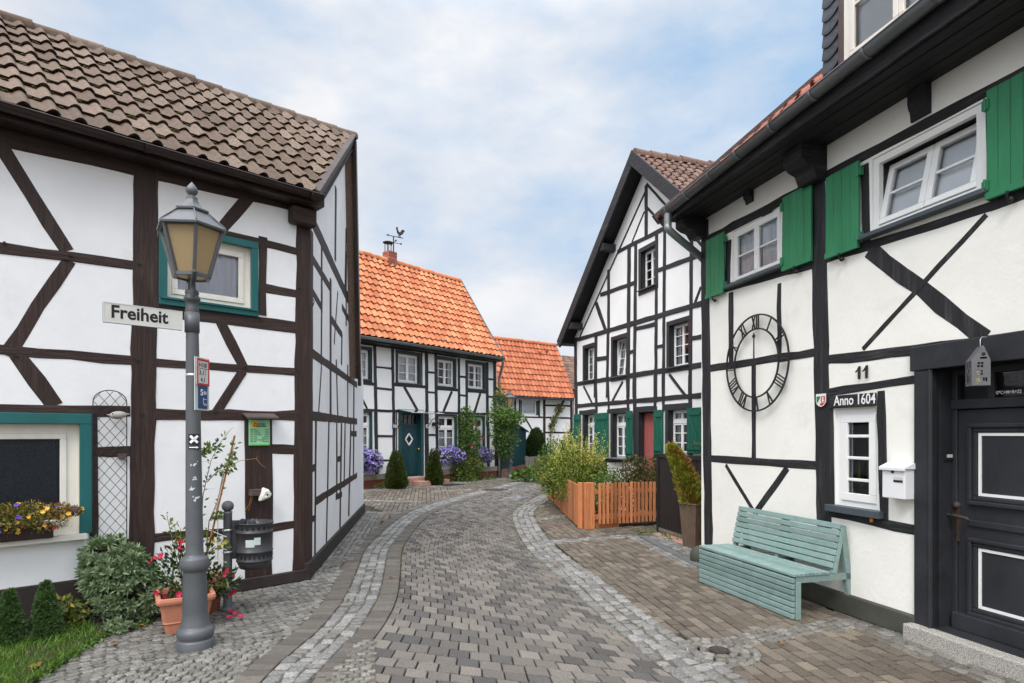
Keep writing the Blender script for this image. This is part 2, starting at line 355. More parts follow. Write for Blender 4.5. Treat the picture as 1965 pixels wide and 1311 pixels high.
M['lf_brown'] = leaf_mat('withered_leaf', [(0, (.20, .085, .025)), (.6, (.30, .14, .045)), (1, (.38, .21, .08))], .7)
M['lf_red'] = leaf_mat('dark_red_leaf', [(0, (.035, .05, .014)), (.45, (.09, .12, .028)), (.75, (.12, .09, .035)), (1, (.24, .085, .05))])
M['lf_olive'] = leaf_mat('olive_leaf', [(0, (.045, .075, .014)), (.55, (.13, .165, .030)), (.85, (.25, .235, .045)), (1, (.38, .27, .045))])
M['lf_grass'] = leaf_mat('grass_blade', [(0, (.04, .11, .010)), (.6, (.085, .19, .018)), (1, (.2, .27, .045))], .5)
M['pt_purple'] = leaf_mat('purple_petal', [(0, (.20, .13, .50)), (.6, (.33, .24, .66)), (1, (.50, .42, .80))], .6)
M['pt_yellow'] = leaf_mat('yellow_petal', [(0, (.70, .33, .02)), (1, (.85, .58, .12))], .6)
M['pt_violet'] = leaf_mat('violet_petal', [(0, (.09, .03, .34)), (1, (.19, .10, .55))], .6)
M['pt_red'] = leaf_mat('red_petal', [(0, (.40, .01, .05)), (1, (.62, .03, .10))], .5)
M['pt_white'] = leaf_mat('white_petal', [(0, (.6, .55, .65)), (1, (.8, .78, .82))], .6)
# ---------------------------------------------------------------- leaves
def unit(a): return a/np.maximum(1e-9, np.linalg.norm(a, axis=1, keepdims=True))
def leaf_geo(pos, dirs, ups, L, W, fold=.18, curl=.0, mid_at=.48):
    pos = np.asarray(pos, float); N = len(pos); dirs = unit(np.asarray(dirs, float)); ups = np.asarray(ups, float)
    L = np.broadcast_to(np.asarray(L, float), (N,))[:, None]; W = np.broadcast_to(np.asarray(W, float), (N,))[:, None]
    side = unit(np.cross(dirs, ups)+1e-6); up = unit(np.cross(side, dirs))
    mid = pos+dirs*L*mid_at
    V = np.stack([pos, mid+side*W*.5+up*fold*W, pos+dirs*L-up*curl*L, mid-side*W*.5+up*fold*W], 1).reshape(-1, 3)
    return V, np.arange(N*4).reshape(-1, 4)
def leaves(name, m, pos, dirs, ups, L, W, parent, fold=.18, curl=0., mid_at=.48):
    V, F = leaf_geo(pos, dirs, ups, L, W, fold, curl, mid_at)
    return np_mesh(name, m, V, F, parent)
def randdir(n): return unit(rng.normal(size=(n, 3)))
def cloud(n, c, rad, shell=.55, up=.3, bump=.25, nb=14, flat=0):
    """Leaf positions and directions in a lumpy ellipsoid: most near the surface, some inside."""
    d = randdir(n); c = np.asarray(c, float); rad = np.asarray(rad, float)
    k = randdir(nb); amp = rng.uniform(-1, 1, nb)
    lump = 1+bump*np.sum(np.exp(-7*(1-d@k.T))*amp, axis=1)
    r = (shell+(1-shell)*rng.random(n)**.5)*lump
    p = c+d*rad*r[:, None]
    dirs = unit(d+rng.normal(size=(n, 3))*.55+np.array([0, 0, up]))
    return p, dirs, unit(d+np.array([0, 0, .6])+rng.normal(size=(n, 3))*.35)
def flowers(name, m, pos, face, size, parent, petals=5, m2=None):
    """Open trumpet flowers: five petals round a centre."""
    pos = np.asarray(pos, float); face = unit(np.asarray(face, float)); N = len(pos)
    t = unit(np.cross(face, randdir(N))); b = np.cross(face, t)
    P = []; D = []; U = []; Ls = []
    size = np.broadcast_to(np.asarray(size, float), (N,))
    for k in range(petals):
        a = 2*math.pi*k/petals+rng.random(N)*.3
        dd = t*np.cos(a)[:, None]+b*np.sin(a)[:, None]
        P.append(pos); D.append(unit(dd+face*.35)); U.append(face); Ls.append(size*.5)
    Ls = np.concatenate(Ls)
    return leaves(name, m, np.concatenate(P), np.concatenate(D), np.concatenate(U), Ls, Ls*1.15, parent, .05, -.1)

# ---------------------------------------------------------------- paving
def inpoly(p, poly):
    x, y = p[:, 0], p[:, 1]; r = np.zeros(len(p), bool); q = np.asarray([(a[0], a[1]) for a in poly]); n = len(q); j = n-1
    for i in range(n):
        xi, yi = q[i]; xj, yj = q[j]
        c = ((yi > y) != (yj > y)) & (x < (xj-xi)*(y-yi)/(yj-yi+1e-12)+xi)
        r ^= c; j = i
    return r
def pave(name, m, Q, z=0.0, gap=.008, bev=.006, jit=.0, dome=.0, tilt=.002, label=None):
    """One stone per ground quad (N,4,2): chamfered top, sides going down into the bed."""
    Q = np.asarray(Q, float); N = len(Q)
    Q = Q+rng.normal(size=Q.shape)*jit
    lu = np.linalg.norm(Q[:, 1]-Q[:, 0], axis=1); lv = np.linalg.norm(Q[:, 3]-Q[:, 0], axis=1)
    def ring(ins):
        eu = np.minimum(.42, ins/np.maximum(lu, 1e-4))[:, None]; ev = np.minimum(.42, ins/np.maximum(lv, 1e-4))[:, None]
        out = []
        for u, v in ((eu, ev), (1-eu, ev), (1-eu, 1-ev), (eu, 1-ev)):
            out.append(Q[:, 0]*(1-u)*(1-v)+Q[:, 1]*u*(1-v)+Q[:, 2]*u*v+Q[:, 3]*(1-u)*v)
        return np.stack(out, 1)
    zb = rng.normal(size=(N, 1))*tilt; zc = rng.normal(size=(N, 4))*tilt*.5
    def lift(r, h): return np.concatenate([r, (z+h+zb+zc)[..., None]], 2)
    rings = [lift(ring(gap/2), -.03), lift(ring(gap/2), -bev), lift(ring(gap/2+bev*.8), -dome*.35)]
    if dome: rings.append(lift(ring(gap/2+bev*.8+np.minimum(lu, lv).mean()*.18), 0.0))
    nr = len(rings); V = np.concatenate(rings, 1).reshape(-1, 3)
    base = (np.arange(N)*4*nr)[:, None]; F = []
    for k in range(nr-1):
        for i in range(4):
            j = (i+1) % 4; F.append(base+np.array([[k*4+i, k*4+j, k*4+4+j, k*4+4+i]]))
    t = (nr-1)*4; F.append(base+np.array([[t, t+1, t+2, t+3]]))
    o = np_mesh(name, m, V, np.concatenate(F), smooth=bool(dome))
    if label: tag(o, label)
    return tag(o, kind='structure')
def spline(pts, n):
    P = np.array([(p[0], p[1]) for p in pts], float)
    P = np.vstack([2*P[0]-P[1], P, 2*P[-1]-P[-2]]); out = []
    for i in range(1, len(P)-2):
        p0, p1, p2, p3 = P[i-1], P[i], P[i+1], P[i+2]
        for t in np.linspace(0, 1, 24, endpoint=False):
            out.append(.5*((2*p1)+(-p0+p2)*t+(2*p0-5*p1+4*p2-p3)*t*t+(-p0+3*p1-3*p2+p3)*t**3))
    out.append(P[-2]); out = np.array(out); w = np.ones(13)/13
    ext = np.vstack([np.repeat(out[:1], 6, 0), out, np.repeat(out[-1:], 6, 0)])
    out = np.stack([np.convolve(ext[:, k], w, 'valid') for k in (0, 1)], 1)
    return resample(out, n)
def resample(P, n):
    d = np.concatenate([[0], np.cumsum(np.linalg.norm(np.diff(P, axis=0), axis=1))]); t = np.linspace(0, d[-1], n)
    return np.stack([np.interp(t, d, P[:, 0]), np.interp(t, d, P[:, 1])], 1)
def offset(P, w):
    T = np.gradient(P, axis=0); T /= np.linalg.norm(T, axis=1, keepdims=True)
    return P+np.stack([T[:, 1], -T[:, 0]], 1)*w                  # to the right of the direction of travel
def plen(P): return np.linalg.norm(np.diff(P, axis=0), axis=1).sum()
def lerp_line(P, t):
    x = np.linspace(0, 1, len(P)); return np.stack([np.interp(t, x, P[:, 0]), np.interp(t, x, P[:, 1])], 1)
def strip_quads(A, B, rows, ln, wob=.0):
    """Stones in rows that run along the strip between the lines A and B."""
    Q = []
    T = plen(A)
    for r in range(rows):
        f0, f1 = r/rows, (r+1)/rows; t = -rng.random()*ln/T; cuts = []
        while t < 1: cuts.append(max(t, 0)); t += ln*(1+rng.uniform(-wob, wob))/T
        c = np.array(cuts+[1.0]); c = np.unique(c)
        lo = lerp_line(A, c)*(1-f0)+lerp_line(B, c)*f0; hi = lerp_line(A, c)*(1-f1)+lerp_line(B, c)*f1
        Q.append(np.stack([lo[:-1], lo[1:], hi[1:], hi[:-1]], 1))
    return np.concatenate(Q)
def course_quads(A, B, ln, wd):
    """Courses laid across the strip between the lines A and B, joints staggered."""
    T = (plen(A)+plen(B))/2; n = int(T/ln); Q = []
    t = np.linspace(0, 1, n+1); a = lerp_line(A, t); b = lerp_line(B, t)
    for i in range(n):
        w = np.linalg.norm(a[i]-b[i]); k = max(2, int(round(w/wd))); off = .5 if i % 2 else 0.
        c = (np.arange(-1, k+1)+off+rng.uniform(-.06, .06))/k; c = np.unique(np.clip(c, 0, 1))[:, None]
        lo = a[i]*(1-c)+b[i]*c; hi = a[i+1]*(1-c)+b[i+1]*c
        Q.append(np.stack([lo[:-1], lo[1:], hi[1:], hi[:-1]], 1))
    return np.concatenate(Q)
def grid_quads(poly, o, heading, w, l, stagger=.5, warp=None, skip=()):
    """Running-bond grid inside a polygon; columns run along the heading (degrees right of north)."""
    P = np.array([(p[0], p[1]) for p in poly]); a = R(heading); d = np.array([math.sin(a), math.cos(a)]); e = np.array([d[1], -d[0]]); o = np.array(o[:2])
    s = (P-o)@e; t = (P-o)@d; Q = []
    for i in range(int(s.min()/w)-1, int(s.max()/w)+2):
        sh = stagger*(i % 2)*l+rng.uniform(-.04, .04)*l
        for j in range(int(t.min()/l)-1, int(t.max()/l)+2):
            c = [(i*w, j*l+sh), ((i+1)*w, j*l+sh), ((i+1)*w, (j+1)*l+sh), (i*w, (j+1)*l+sh)]
            if warp: c = [warp(*q) for q in c]
            Q.append([o+e*q[0]+d*q[1] for q in c])
    Q = np.array(Q); cen = Q.mean(1); k = inpoly(cen, poly)
    for s_ in skip: k &= ~inpoly(cen, s_)
    return Q[k]

# ---------------------------------------------------------------- timber-framed walls
def R4(F, xl, xr, top, bot, off=0.):
    """Rectangle (s0,s1,z0,z1) on a facade: left and right pixel columns, one pixel on its top edge, one on its bottom edge."""
    a = F.sz(xl, top[1], off)[0]; b = F.sz(xr, top[1], off)[0]
    return min(a, b), max(a, b), F.sz(*bot, off)[1], F.sz(*top, off)[1]
def timber_mesh(F, a, b, th, o0, o1, jit=.004, ch=.006):
    a = np.array(a); b = np.array(b); L = np.linalg.norm(b-a); d = (b-a)/L; q = np.array([-d[1], d[0]]); n = max(2, int(L/.22))
    mb = MB(); vs = []; fs = []
    for i in range(n+1):
        c = a+(b-a)*i/n; l = th/2+rng.normal()*jit; r = th/2+rng.normal()*jit; f = o1+rng.normal()*jit*.3
        for w, o in ((-l, o0), (-l, f-ch), (-l+ch, f), (r-ch, f), (r, f-ch), (r, o0)):
            p = c+q*w; vs.append(F.P(p[0], p[1], o))
    for i in range(n):
        for k in range(5): fs.append((i*6+k, i*6+k+1, i*6+7+k, i*6+6+k))
    fs.append(tuple(range(6))); fs.append(tuple(range(n*6, n*6+6))[::-1])
    mb.add(vs, fs); return mb
_cnt = [0]
def timbers(root, F, nm, rows, proud=.012, base=0., jit=.004):
    for x1, y1, x2, y2, w in rows:
        a = F.sz(x1, y1); b = F.sz(x2, y2); ds, dz = abs(b[0]-a[0]), abs(b[1]-a[1]); L = math.hypot(ds, dz)
        xm, ym = (x1+x2)/2, (y1+y2)/2
        if dz >= ds: th = abs(F.sz(xm+w/2, ym)[0]-F.sz(xm-w/2, ym)[0])*dz/L
        else: th = abs(F.sz(xm, ym-w/2)[1]-F.sz(xm, ym+w/2)[1])*ds/L
        _cnt[0] += 1; jq = min(jit, th*.045); k = 'post' if ds < .2*dz else ('beam' if dz < .2*ds else 'brace')
        pr = proud+{'post': .004, 'beam': .002, 'brace': 0.}[k]+(_cnt[0] % 9)*.0003
        timber_mesh(F, a, b, th, base-.02, base+pr, jq).build(k, M[nm+('_h' if k == 'beam' else '_v')], root)
def wall(root, F, outline, m, name='wall', holes=None, off=0., thick=.25):
    polys = [[Vector((p[0], p[1], 0)) for p in outline]]
    for h in (holes if holes is not None else getattr(F, 'holes', [])):
        s0, s1, z0, z1 = h; polys.append([Vector((s0, z0, 0)), Vector((s1, z0, 0)), Vector((s1, z1, 0)), Vector((s0, z1, 0))])
    tri = geometry.tessellate_polygon(polys); flat = [p for q in polys for p in q]
    mb = MB(); mb.add([F.P(p.x, p.y, off) for p in flat], [tuple(t) for t in tri])
    return mb
def panel_line(F, mb, s0, s1, z0, z1, o0, o1, w, mi=0):
    """A rectangular frame of four bars of width w."""
    mb.fbox(F, s0, s1, z1-w, z1, o0, o1, mi); mb.fbox(F, s0, s1, z0, z0+w, o0, o1, mi)
    mb.fbox(F, s0, s0+w, z0+w, z1-w, o0, o1, mi); mb.fbox(F, s1-w, s1, z0+w, z1-w, o0, o1, mi)
def window(root, F, rect, cols=2, rows=3, fm='win_white', rec=.06, fw=.05, sw=.035, mt=.018, transom=0., behind='curtain', reveal='win_white', sill=None, tilt=0., surround=None, name='window', back_z=None, part_curtain=1.0):
    s0, s1, z0, z1 = rect
    if not hasattr(F, 'holes'): F.holes = []
    F.holes.append(rect)
    mb = MB()   # 0 frame, 1 reveal, 2 room
    P = F.P; o = -rec
    for (a, b, c, d) in ((s0, z0, s1, z0), (s1, z0, s1, z1), (s1, z1, s0, z1), (s0, z1, s0, z0)):
        mb.quad(P(a, b, .0), P(c, d, .0), P(c, d, o-.05), P(a, b, o-.05), 1)
        mb.quad(P(a, b, o-.05), P(c, d, o-.05), P(c, d, o-.6), P(a, b, o-.6), 2)
    mb.quad(P(s0, z0, o-.6), P(s1, z0, o-.6), P(s1, z1, o-.6), P(s0, z1, o-.6), 2)
    panel_line(F, mb, s0+.001, s1-.001, z0+.001, z1-.001, o-.045, o, fw)
    w = MB(); a0, a1, b0, b1 = s0+fw, s1-fw, z0+fw, z1-fw
    g = MB(); so = o+.012
    leafs = []
    if transom:
        zt = b1-(b1-b0)*transom; w.fbox(F, a0, a1, zt-.03, zt+.03, o-.04, o+.02); leafs += [(a0, a1, zt+.03, b1, 1), (a0, a1, b0, zt-.03, rows)]
    else: leafs = [(a0, a1, b0, b1, rows)]
    for (l0, l1, m0, m1, rr) in leafs:
        nc = 2 if cols == 2 else 1; cwid = (l1-l0)/nc
        for c in range(nc):
            x0, x1 = l0+c*cwid+.002, l0+(c+1)*cwid-.002
            panel_line(F, w, x0, x1, m0+.002, m1-.002, so-.045, so, sw)
            for k in range(1, rr):
                zz = m0+(m1-m0)*k/rr; w.fbox(F, x0+sw, x1-sw, zz-mt/2, zz+mt/2, so-.03, so-.008)
            if cols in (3, 4):
                for q in range(1, cols-1 if cols == 3 else cols):
                    xx = x0+(x1-x0)*q/(cols-1 if cols == 3 else cols); w.fbox(F, xx-mt/2, xx+mt/2, m0+sw, m1-sw, so-.03, so-.008)
            g.quad(*F.face(x0+sw, x1-sw, m0+sw, m1-sw, so-.022))
    win = mb.build(name, [M[fm], M[reveal], M['interior']], root)
    if tilt:
        ax = (P(s1, b0, o)-P(s0, b0, o)).normalized(); c0 = P(s0, b0, o-.02)
        n3 = Vector((F.n.x, F.n.y, 0)); sg = 1 if (Matrix.Rotation(.1, 3, ax) @ Vector((0, 0, 1))).dot(n3) < 0 else -1
        RM = Matrix.Rotation(sg*R(tilt), 3, ax)
        for q in (w, g): q.v = [tuple(c0+RM @ (Vector(p)-c0)) for p in q.v]
    w.build('sash', M[fm], win, bevel=.004); g.build('pane', M['glass'], win)
    if behind in ('lace', 'lace_blue', 'curtain', 'blind', 'dark_blind', 'half'):
        cb = MB(); P = F.P; n = max(8, int((s1-s0)/.035)); zb = b0+(0 if part_curtain >= 1 else 0); zt2 = b1
        oc = o-.055
        def folds(x0, x1, z_lo, z_hi, amp, n):
            vs = []; fs = []
            for i in range(n+1):
                x = x0+(x1-x0)*i/n; oo = oc+amp*math.sin(i*1.9)+amp*.6*math.sin(i*.7+1)
                vs += [P(x, z_lo, oo), P(x, z_hi, oo)]
            fs = [(2*i, 2*i+2, 2*i+3, 2*i+1) for i in range(n)]
            cb.add(vs, fs, 0, True)
        if behind in ('blind', 'dark_blind'):
            if behind == 'blind':
                k = int((b1-b0)/.032)
                for i in range(k):
                    zz = b0+(b1-b0)*i/k
                    cb.quad(P(a0, zz, oc-.008), P(a1, zz, oc-.008), P(a1, zz+(b1-b0)/k+.004, oc), P(a0, zz+(b1-b0)/k+.004, oc))
            else: cb.quad(P(a0, b0, oc), P(a1, b0, oc), P(a1, b1, oc), P(a0, b1, oc))
        elif part_curtain >= 1: folds(a0, a1, b0, b1, .012, n)
        else:
            if behind == 'half': folds(a0, a1, b0, b0+(b1-b0)*part_curtain, .012, n)
            else:
                q = (a1-a0)*part_curtain/2; folds(a0, a0+q, b0, b1, .012, max(4, n//3)); folds(a1-q, a1, b0, b1, .012, max(4, n//3))
        if tilt: cb.v = [tuple(c0+RM @ (Vector(p)-c0)) for p in cb.v]
        cb.build('blind' if 'blind' in behind else 'curtain', M['lace' if behind == 'half' else behind], win)
    if sill:
        sm, dep, hgt, ext = sill; q = MB(); q.fbox(F, s0-ext, s1+ext, z0-hgt, z0+.004, -.04, dep); q.build('sill', M[sm], win, bevel=.004)
    return win
def surround(root, F, rect, w, m, o=.016, nm='casing', sides='lrtb', wt=None):
    s0, s1, z0, z1 = rect; mb = MB(); wt = wt or w
    if 't' in sides: mb.fbox(F, s0-w, s1+w, z1, z1+wt, -.02, o+.001)
    if 'b' in sides: mb.fbox(F, s0-w, s1+w, z0-w, z0, -.02, o+.001)
    if 'l' in sides: mb.fbox(F, s0-w, s0, z0, z1, -.02, o)
    if 'r' in sides: mb.fbox(F, s1, s1+w, z0, z1, -.02, o)
    return mb.build(nm, M[m], root, bevel=.004)
def tiles(root, A, a, b, nrm, a0, a1, blen, tw, tl, m, prof='double', clips=(), name='roof', thick=.026, amp=.034):
    A, a, b, nrm = (np.array(v, float) for v in (A, a, b, nrm))
    nu = 11; u = np.linspace(0, 1.04, nu)
    if prof == 'hump': h = np.where(u < .50, amp*np.sin(np.pi*np.clip((u+.03)/.53, 0, 1))**.75, .003)
    elif prof == 'double': h = np.where(u > .42, amp*np.sin(np.pi*np.clip((u-.42)/.60, 0, 1))**1.0, .004*np.cos(u/.42*np.pi))
    else: h = amp*(.5-.5*np.cos(2*np.pi*(u*.96+.02)))**1.25-.003
    ncol = int((a1-a0)/tw)+1; nrow = int(math.ceil(blen/tl)); V = []; Fs = []; k = 0
    for j in range(nrow):
        for i in range(ncol):
            jh = rng.normal()*.003; ja = rng.normal()*.004; jb = rng.normal()*.006; rot = rng.normal()*.006
            aa = a0+i*tw+u*tw+ja; lo = j*tl-.03+jb; hi = min((j+1)*tl+.03, blen+.03)
            base = A+np.outer(aa, a)
            top_lo = base+b*lo+np.outer((u-.5)*rot*2, b)+np.outer(h+thick+jh, nrm); top_hi = base+b*hi+np.outer(h+jh*.3, nrm)
            sk = base+b*(lo+.05)+np.outer(h*.9-.012+jh, nrm)
            V += [top_lo, top_hi, top_lo, sk]
            for q in range(nu-1):
                Fs.append((k+q, k+q+1, k+nu+q+1, k+nu+q)); Fs.append((k+3*nu+q, k+3*nu+q+1, k+2*nu+q+1, k+2*nu+q))
            k += 4*nu
    o = np_mesh(name, m, np.concatenate(V), np.array(Fs), root, smooth=True)
    if clips:
        bm = bmesh.new(); bm.from_mesh(o.data); off = rootloc(root)
        for c, n in clips:
            bmesh.ops.bisect_plane(bm, geom=bm.verts[:]+bm.edges[:]+bm.faces[:], plane_co=Vector(c)-off, plane_no=Vector(n), clear_outer=True)
        bm.to_mesh(o.data); bm.free()
    return o
def ridge_caps(root, p0, p1, m, r=.09, ln=.34, name='ridge_cap'):
    p0 = Vector(p0); p1 = Vector(p1); d = (p1-p0).normalized(); L = (p1-p0).length; mb = MB(); n = int(L/ln)
    sd = d.cross(Vector((0, 0, 1))).normalized(); up = sd.cross(d)
    for i in range(n):
        vs = []; c0 = p0+d*(i*ln); jz = rng.normal()*.006
        for t, rr in ((0, r*1.1), (ln*1.05, r*.94)):
            for k in range(9):
                an = math.pi*(-.1+1.2*k/8); vs.append(c0+d*t+sd*math.cos(an)*rr+up*(math.sin(an)*rr-.02+jz))
        mb.add(vs, [(k, k+1, 9+k+1, 9+k) for k in range(8)], 0, True); mb.add(vs[:9], [tuple(range(9))])
    return mb.build(name, m, root)
def gutter(root, p0, p1, r, m, joints=(), n=7, name='gutter', brackets=0):
    """Half-round trough from p0 to p1 with seam rings."""
    p0 = Vector(p0); p1 = Vector(p1); d = (p1-p0).normalized(); sd = d.cross(Vector((0, 0, 1))).normalized(); up = sd.cross(d); mb = MB()
    def half(c0, c1, ra, rb):
        vs = []
        for c in (c0, c1):
            for rr in (ra, rb):
                for k in range(n+1):
                    an = math.pi+math.pi*k/n; vs.append(c+sd*math.cos(an)*rr+up*math.sin(an)*rr)
        m_ = n+1; fs = []
        for k in range(n): fs += [(k, k+1, 2*m_+k+1, 2*m_+k), (m_+k, 3*m_+k, 3*m_+k+1, m_+k+1)]
        for k in range(n): fs += [(k, m_+k, m_+k+1, k+1), (2*m_+k, 2*m_+k+1, 3*m_+k+1, 3*m_+k)]
        mb.add(vs, fs, 0, True)
        for s_ in (0, n): mb.quad(vs[s_], vs[m_+s_], vs[3*m_+s_], vs[2*m_+s_])
    half(p0, p1, r, r-.005)
    for s_ in (-1, 1): mb.tube([p0+sd*s_*r, p1+sd*s_*r], .008, 6)
    for c in (p0, p1):
        vs = [c]+[c+sd*math.cos(math.pi+math.pi*k/n)*r*.99+up*math.sin(math.pi+math.pi*k/n)*r*.99 for k in range(n+1)]
        mb.add(vs, [(0, k, k+1) for k in range(1, n+1)])
    L = (p1-p0).length
    for t in joints: half(p0+d*(L*t-.02), p0+d*(L*t+.02), r+.006, r)
    return mb.build(name, m, root)
def text_mesh(txt, size, F, s, z, off, ext=.003, bold=0., align='LEFT', flip=1, shear=0., spacing=1.0, mb=None, mi=0, width=None):
    """Lettering on a facade, its left end at s, baseline at z; flip -1 when the facade's s runs right to left."""
    cu = bpy.data.curves.new('lettering', 'FONT'); cu.body = txt; cu.size = size; cu.extrude = ext; cu.offset = bold; cu.align_x = align; cu.shear = shear; cu.space_character = spacing
    cu.resolution_u = 3
    o = bpy.data.objects.new('lettering', cu); COL.objects.link(o); dg = bpy.context.evaluated_depsgraph_get(); dg.update()
    me = bpy.data.meshes.new_from_object(o.evaluated_get(dg)); COL.objects.unlink(o); bpy.data.objects.remove(o)
    mb = mb or MB(); vs = np.array([v.co[:] for v in me.vertices])
    if len(vs):
        if width: k = width/max(1e-6, np.ptp(vs[:, 0])); vs[:, 0] = (vs[:, 0]-vs[:, 0].min())*k
        mb.add([F.P(s+flip*v[0], z+v[1], off+v[2]) for v in vs], [tuple(p.vertices) for p in me.polygons], mi)
    bpy.data.meshes.remove(me); return mb
# ---------------------------------------------------------------- camera, sky, sun
cam = bpy.data.cameras.new('camera'); co = bpy.data.objects.new('camera', cam); COL.objects.link(co); scene.camera = co
co.location = (0, 0, H); co.rotation_euler = (R(90), 0, 0)
cam.sensor_fit = 'HORIZONTAL'; cam.sensor_width = 36; cam.lens = FPX/1965*36; cam.clip_end = 3000
cam.shift_x = -(CX-982.5)/1965; cam.shift_y = (HY-655.5)/1965
SUN_EL, SUN_AZ = 48, 199          # azimuth of the sun, degrees clockwise from +Y
world = bpy.data.worlds.new('World'); scene.world = world; world.use_nodes = True
nt = world.node_tree; bg = nt.nodes['Background']
sky = _n(nt, 'ShaderNodeTexSky', sky_type='NISHITA', sun_disc=False, sun_elevation=R(SUN_EL), sun_rotation=R(SUN_AZ), air_density=1.3, dust_density=2.0, ozone_density=1.5)
tc = _n(nt, 'ShaderNodeTexCoord'); mp = _n(nt, 'ShaderNodeMapping'); mp.inputs['Scale'].default_value = (1, 1, 2.1); mp.inputs['Location'].default_value = (.35, .1, .2)
nt.links.new(tc.outputs['Generated'], mp.inputs['Vector'])
wn = noise(nt, mp.outputs['Vector'], 1.7, 9, .56); wn2 = noise(nt, mp.outputs['Vector'], 3.6, 6, .55)
cover = ramp(nt, wn, [(.35, (0, 0, 0)), (.54, (1, 1, 1))])
shade = ramp(nt, wn2, [(.30, (5.9, 6.15, 6.7)), (.62, (7.3, 7.4, 7.65))])
haze = mixc(nt, .88, sky.outputs['Color'], (3.5, 5.1, 7.1))
skyc = mixc(nt, cover, haze, shade)
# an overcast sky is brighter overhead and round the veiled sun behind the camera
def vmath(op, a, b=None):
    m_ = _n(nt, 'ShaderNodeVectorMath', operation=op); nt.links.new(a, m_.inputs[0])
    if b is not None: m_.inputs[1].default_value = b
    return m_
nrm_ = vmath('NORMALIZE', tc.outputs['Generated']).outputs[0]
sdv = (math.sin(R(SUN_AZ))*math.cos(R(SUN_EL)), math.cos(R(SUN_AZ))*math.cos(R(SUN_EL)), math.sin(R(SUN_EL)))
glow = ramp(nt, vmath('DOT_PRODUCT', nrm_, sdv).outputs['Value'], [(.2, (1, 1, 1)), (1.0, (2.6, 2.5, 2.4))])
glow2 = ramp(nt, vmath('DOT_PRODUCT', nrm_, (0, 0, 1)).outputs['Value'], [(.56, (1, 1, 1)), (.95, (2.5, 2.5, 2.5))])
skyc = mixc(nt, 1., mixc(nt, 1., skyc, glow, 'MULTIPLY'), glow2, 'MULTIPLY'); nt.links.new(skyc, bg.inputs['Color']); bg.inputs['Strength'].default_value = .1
sun = bpy.data.lights.new('sun', 'SUN'); sun.energy = 1.35; sun.angle = R(18); sun.color = (1, .95, .88)
so_ = bpy.data.objects.new('sun', sun); COL.objects.link(so_)
az = R(SUN_AZ); el = R(SUN_EL); sd = Vector((math.sin(az)*math.cos(el), math.cos(az)*math.cos(el), math.sin(el)))
so_.rotation_euler = sd.to_track_quat('Z', 'Y').to_euler(); so_.location = sd*60
scene.view_settings.view_transform = 'Standard'; scene.view_settings.look = 'None'; scene.view_settings.gamma = 1
scene.view_settings.exposure = 0.34
scene.cycles.max_bounces = 6; scene.cycles.transparent_max_bounces = 12; scene.cycles.caustics_reflective = False; scene.cycles.caustics_refractive = False

# ---------------------------------------------------------------- ground and paving
mb = MB(); mb.quad((-400, -400, -.034), (400, -400, -.034), (400, 900, -.034), (-400, 900, -.034))
tag(mb.build('ground', M['joint']), kind='structure')
near = lambda x, y: Vector((x, y))
lo_px = [(502, 1307), (568, 1246), (614, 1206), (660, 1150), (685, 1094), (700, 1056), (726, 1028), (766, 994.5), (822, 969), (947, 935), (1047, 914)]
L_out = spline([near(-1.30, 1.0), near(-1.55, 2.8)]+[gnd(*p) for p in lo_px]+[near(4.2, 27.5), near(8, 29)], 260)
L_in = offset(L_out, .34); L_str = offset(L_out, -.20); L_in2 = offset(L_in, .20)
ri_px = [(1311, 1311), (1214, 1236), (1128, 1160), (1077, 1109), (1026, 1068), (998, 1033), (985, 1002), (985, 982), (1011, 964), (1051.5, 946)]
R_in = spline([near(2.3, 1.0), near(1.72, 2.6)]+[gnd(*p) for p in ri_px]+[near(3.4, 21.5), near(8, 25)], 260)
R_out = offset(R_in, .46)
pave('road', M['paver_road'], course_quads(L_in2, R_in, .158, .175), 0., .011, .006, .0012, tilt=.0025)
pave('kerb_edging', M['paver_strip'], strip_quads(L_str, L_out, 1, .105), .002, .010, .005, .001)
pave('kerb_edging', M['paver_strip'], strip_quads(L_in, L_in2, 1, .105), .002, .010, .005, .001)
def strip_sheet(name, A, B, z, m):
    n = len(A); V = np.concatenate([np.column_stack([A, np.full(n, z)]), np.column_stack([B, np.full(n, z)])]); i = np.arange(n-1)
    tag(np_mesh(name, M[m], V, np.stack([i, i+1, n+i+1, n+i], 1)), kind='structure')
strip_sheet('kerb_bed', L_out, L_in, -.008, 'bed_sand'); strip_sheet('kerb_bed', R_in, R_out, -.008, 'bed_sand')
pave('kerb_setts', M['sett'], strip_quads(L_out, L_in, 3, .105, .25), .004, .014, .008, .009, .004, .004)
pave('kerb_setts', M['sett'], strip_quads(R_in, R_out, 4, .125, .28), .004, .014, .008, .010, .004, .004)

tr_ = [gnd(*q) for q in ((623, 1309), (694, 1231), (718, 1227), (722, 1311), (724, 1400), (556, 1390))]
mb = MB(); mb.prism([Vector((q.x, q.y, .004)) for q in tr_], (0, 0, -.03)); tag(mb.build('wedge_bed', M['bed_sand']), kind='structure')
pave('sett_wedge', M['mosaic'], grid_quads(tr_, tr_[3], 78, .060, .078, .5), .013, .012, .006, .006, .003, .003)
C_L = gnd(590, 1112); LF = Facade(C_L, 2200); LG = Facade(C_L, 825)
C_R = gnd(1636, 1181); RF = Facade(C_R, 670)
CF = Facade(gnd(820, 928), 1903)
GF = Facade(at(1240, 833, 12.5), 575)
G_far = LG.P(6.05, 0)
line = lambda A: [Vector(p) for p in A]
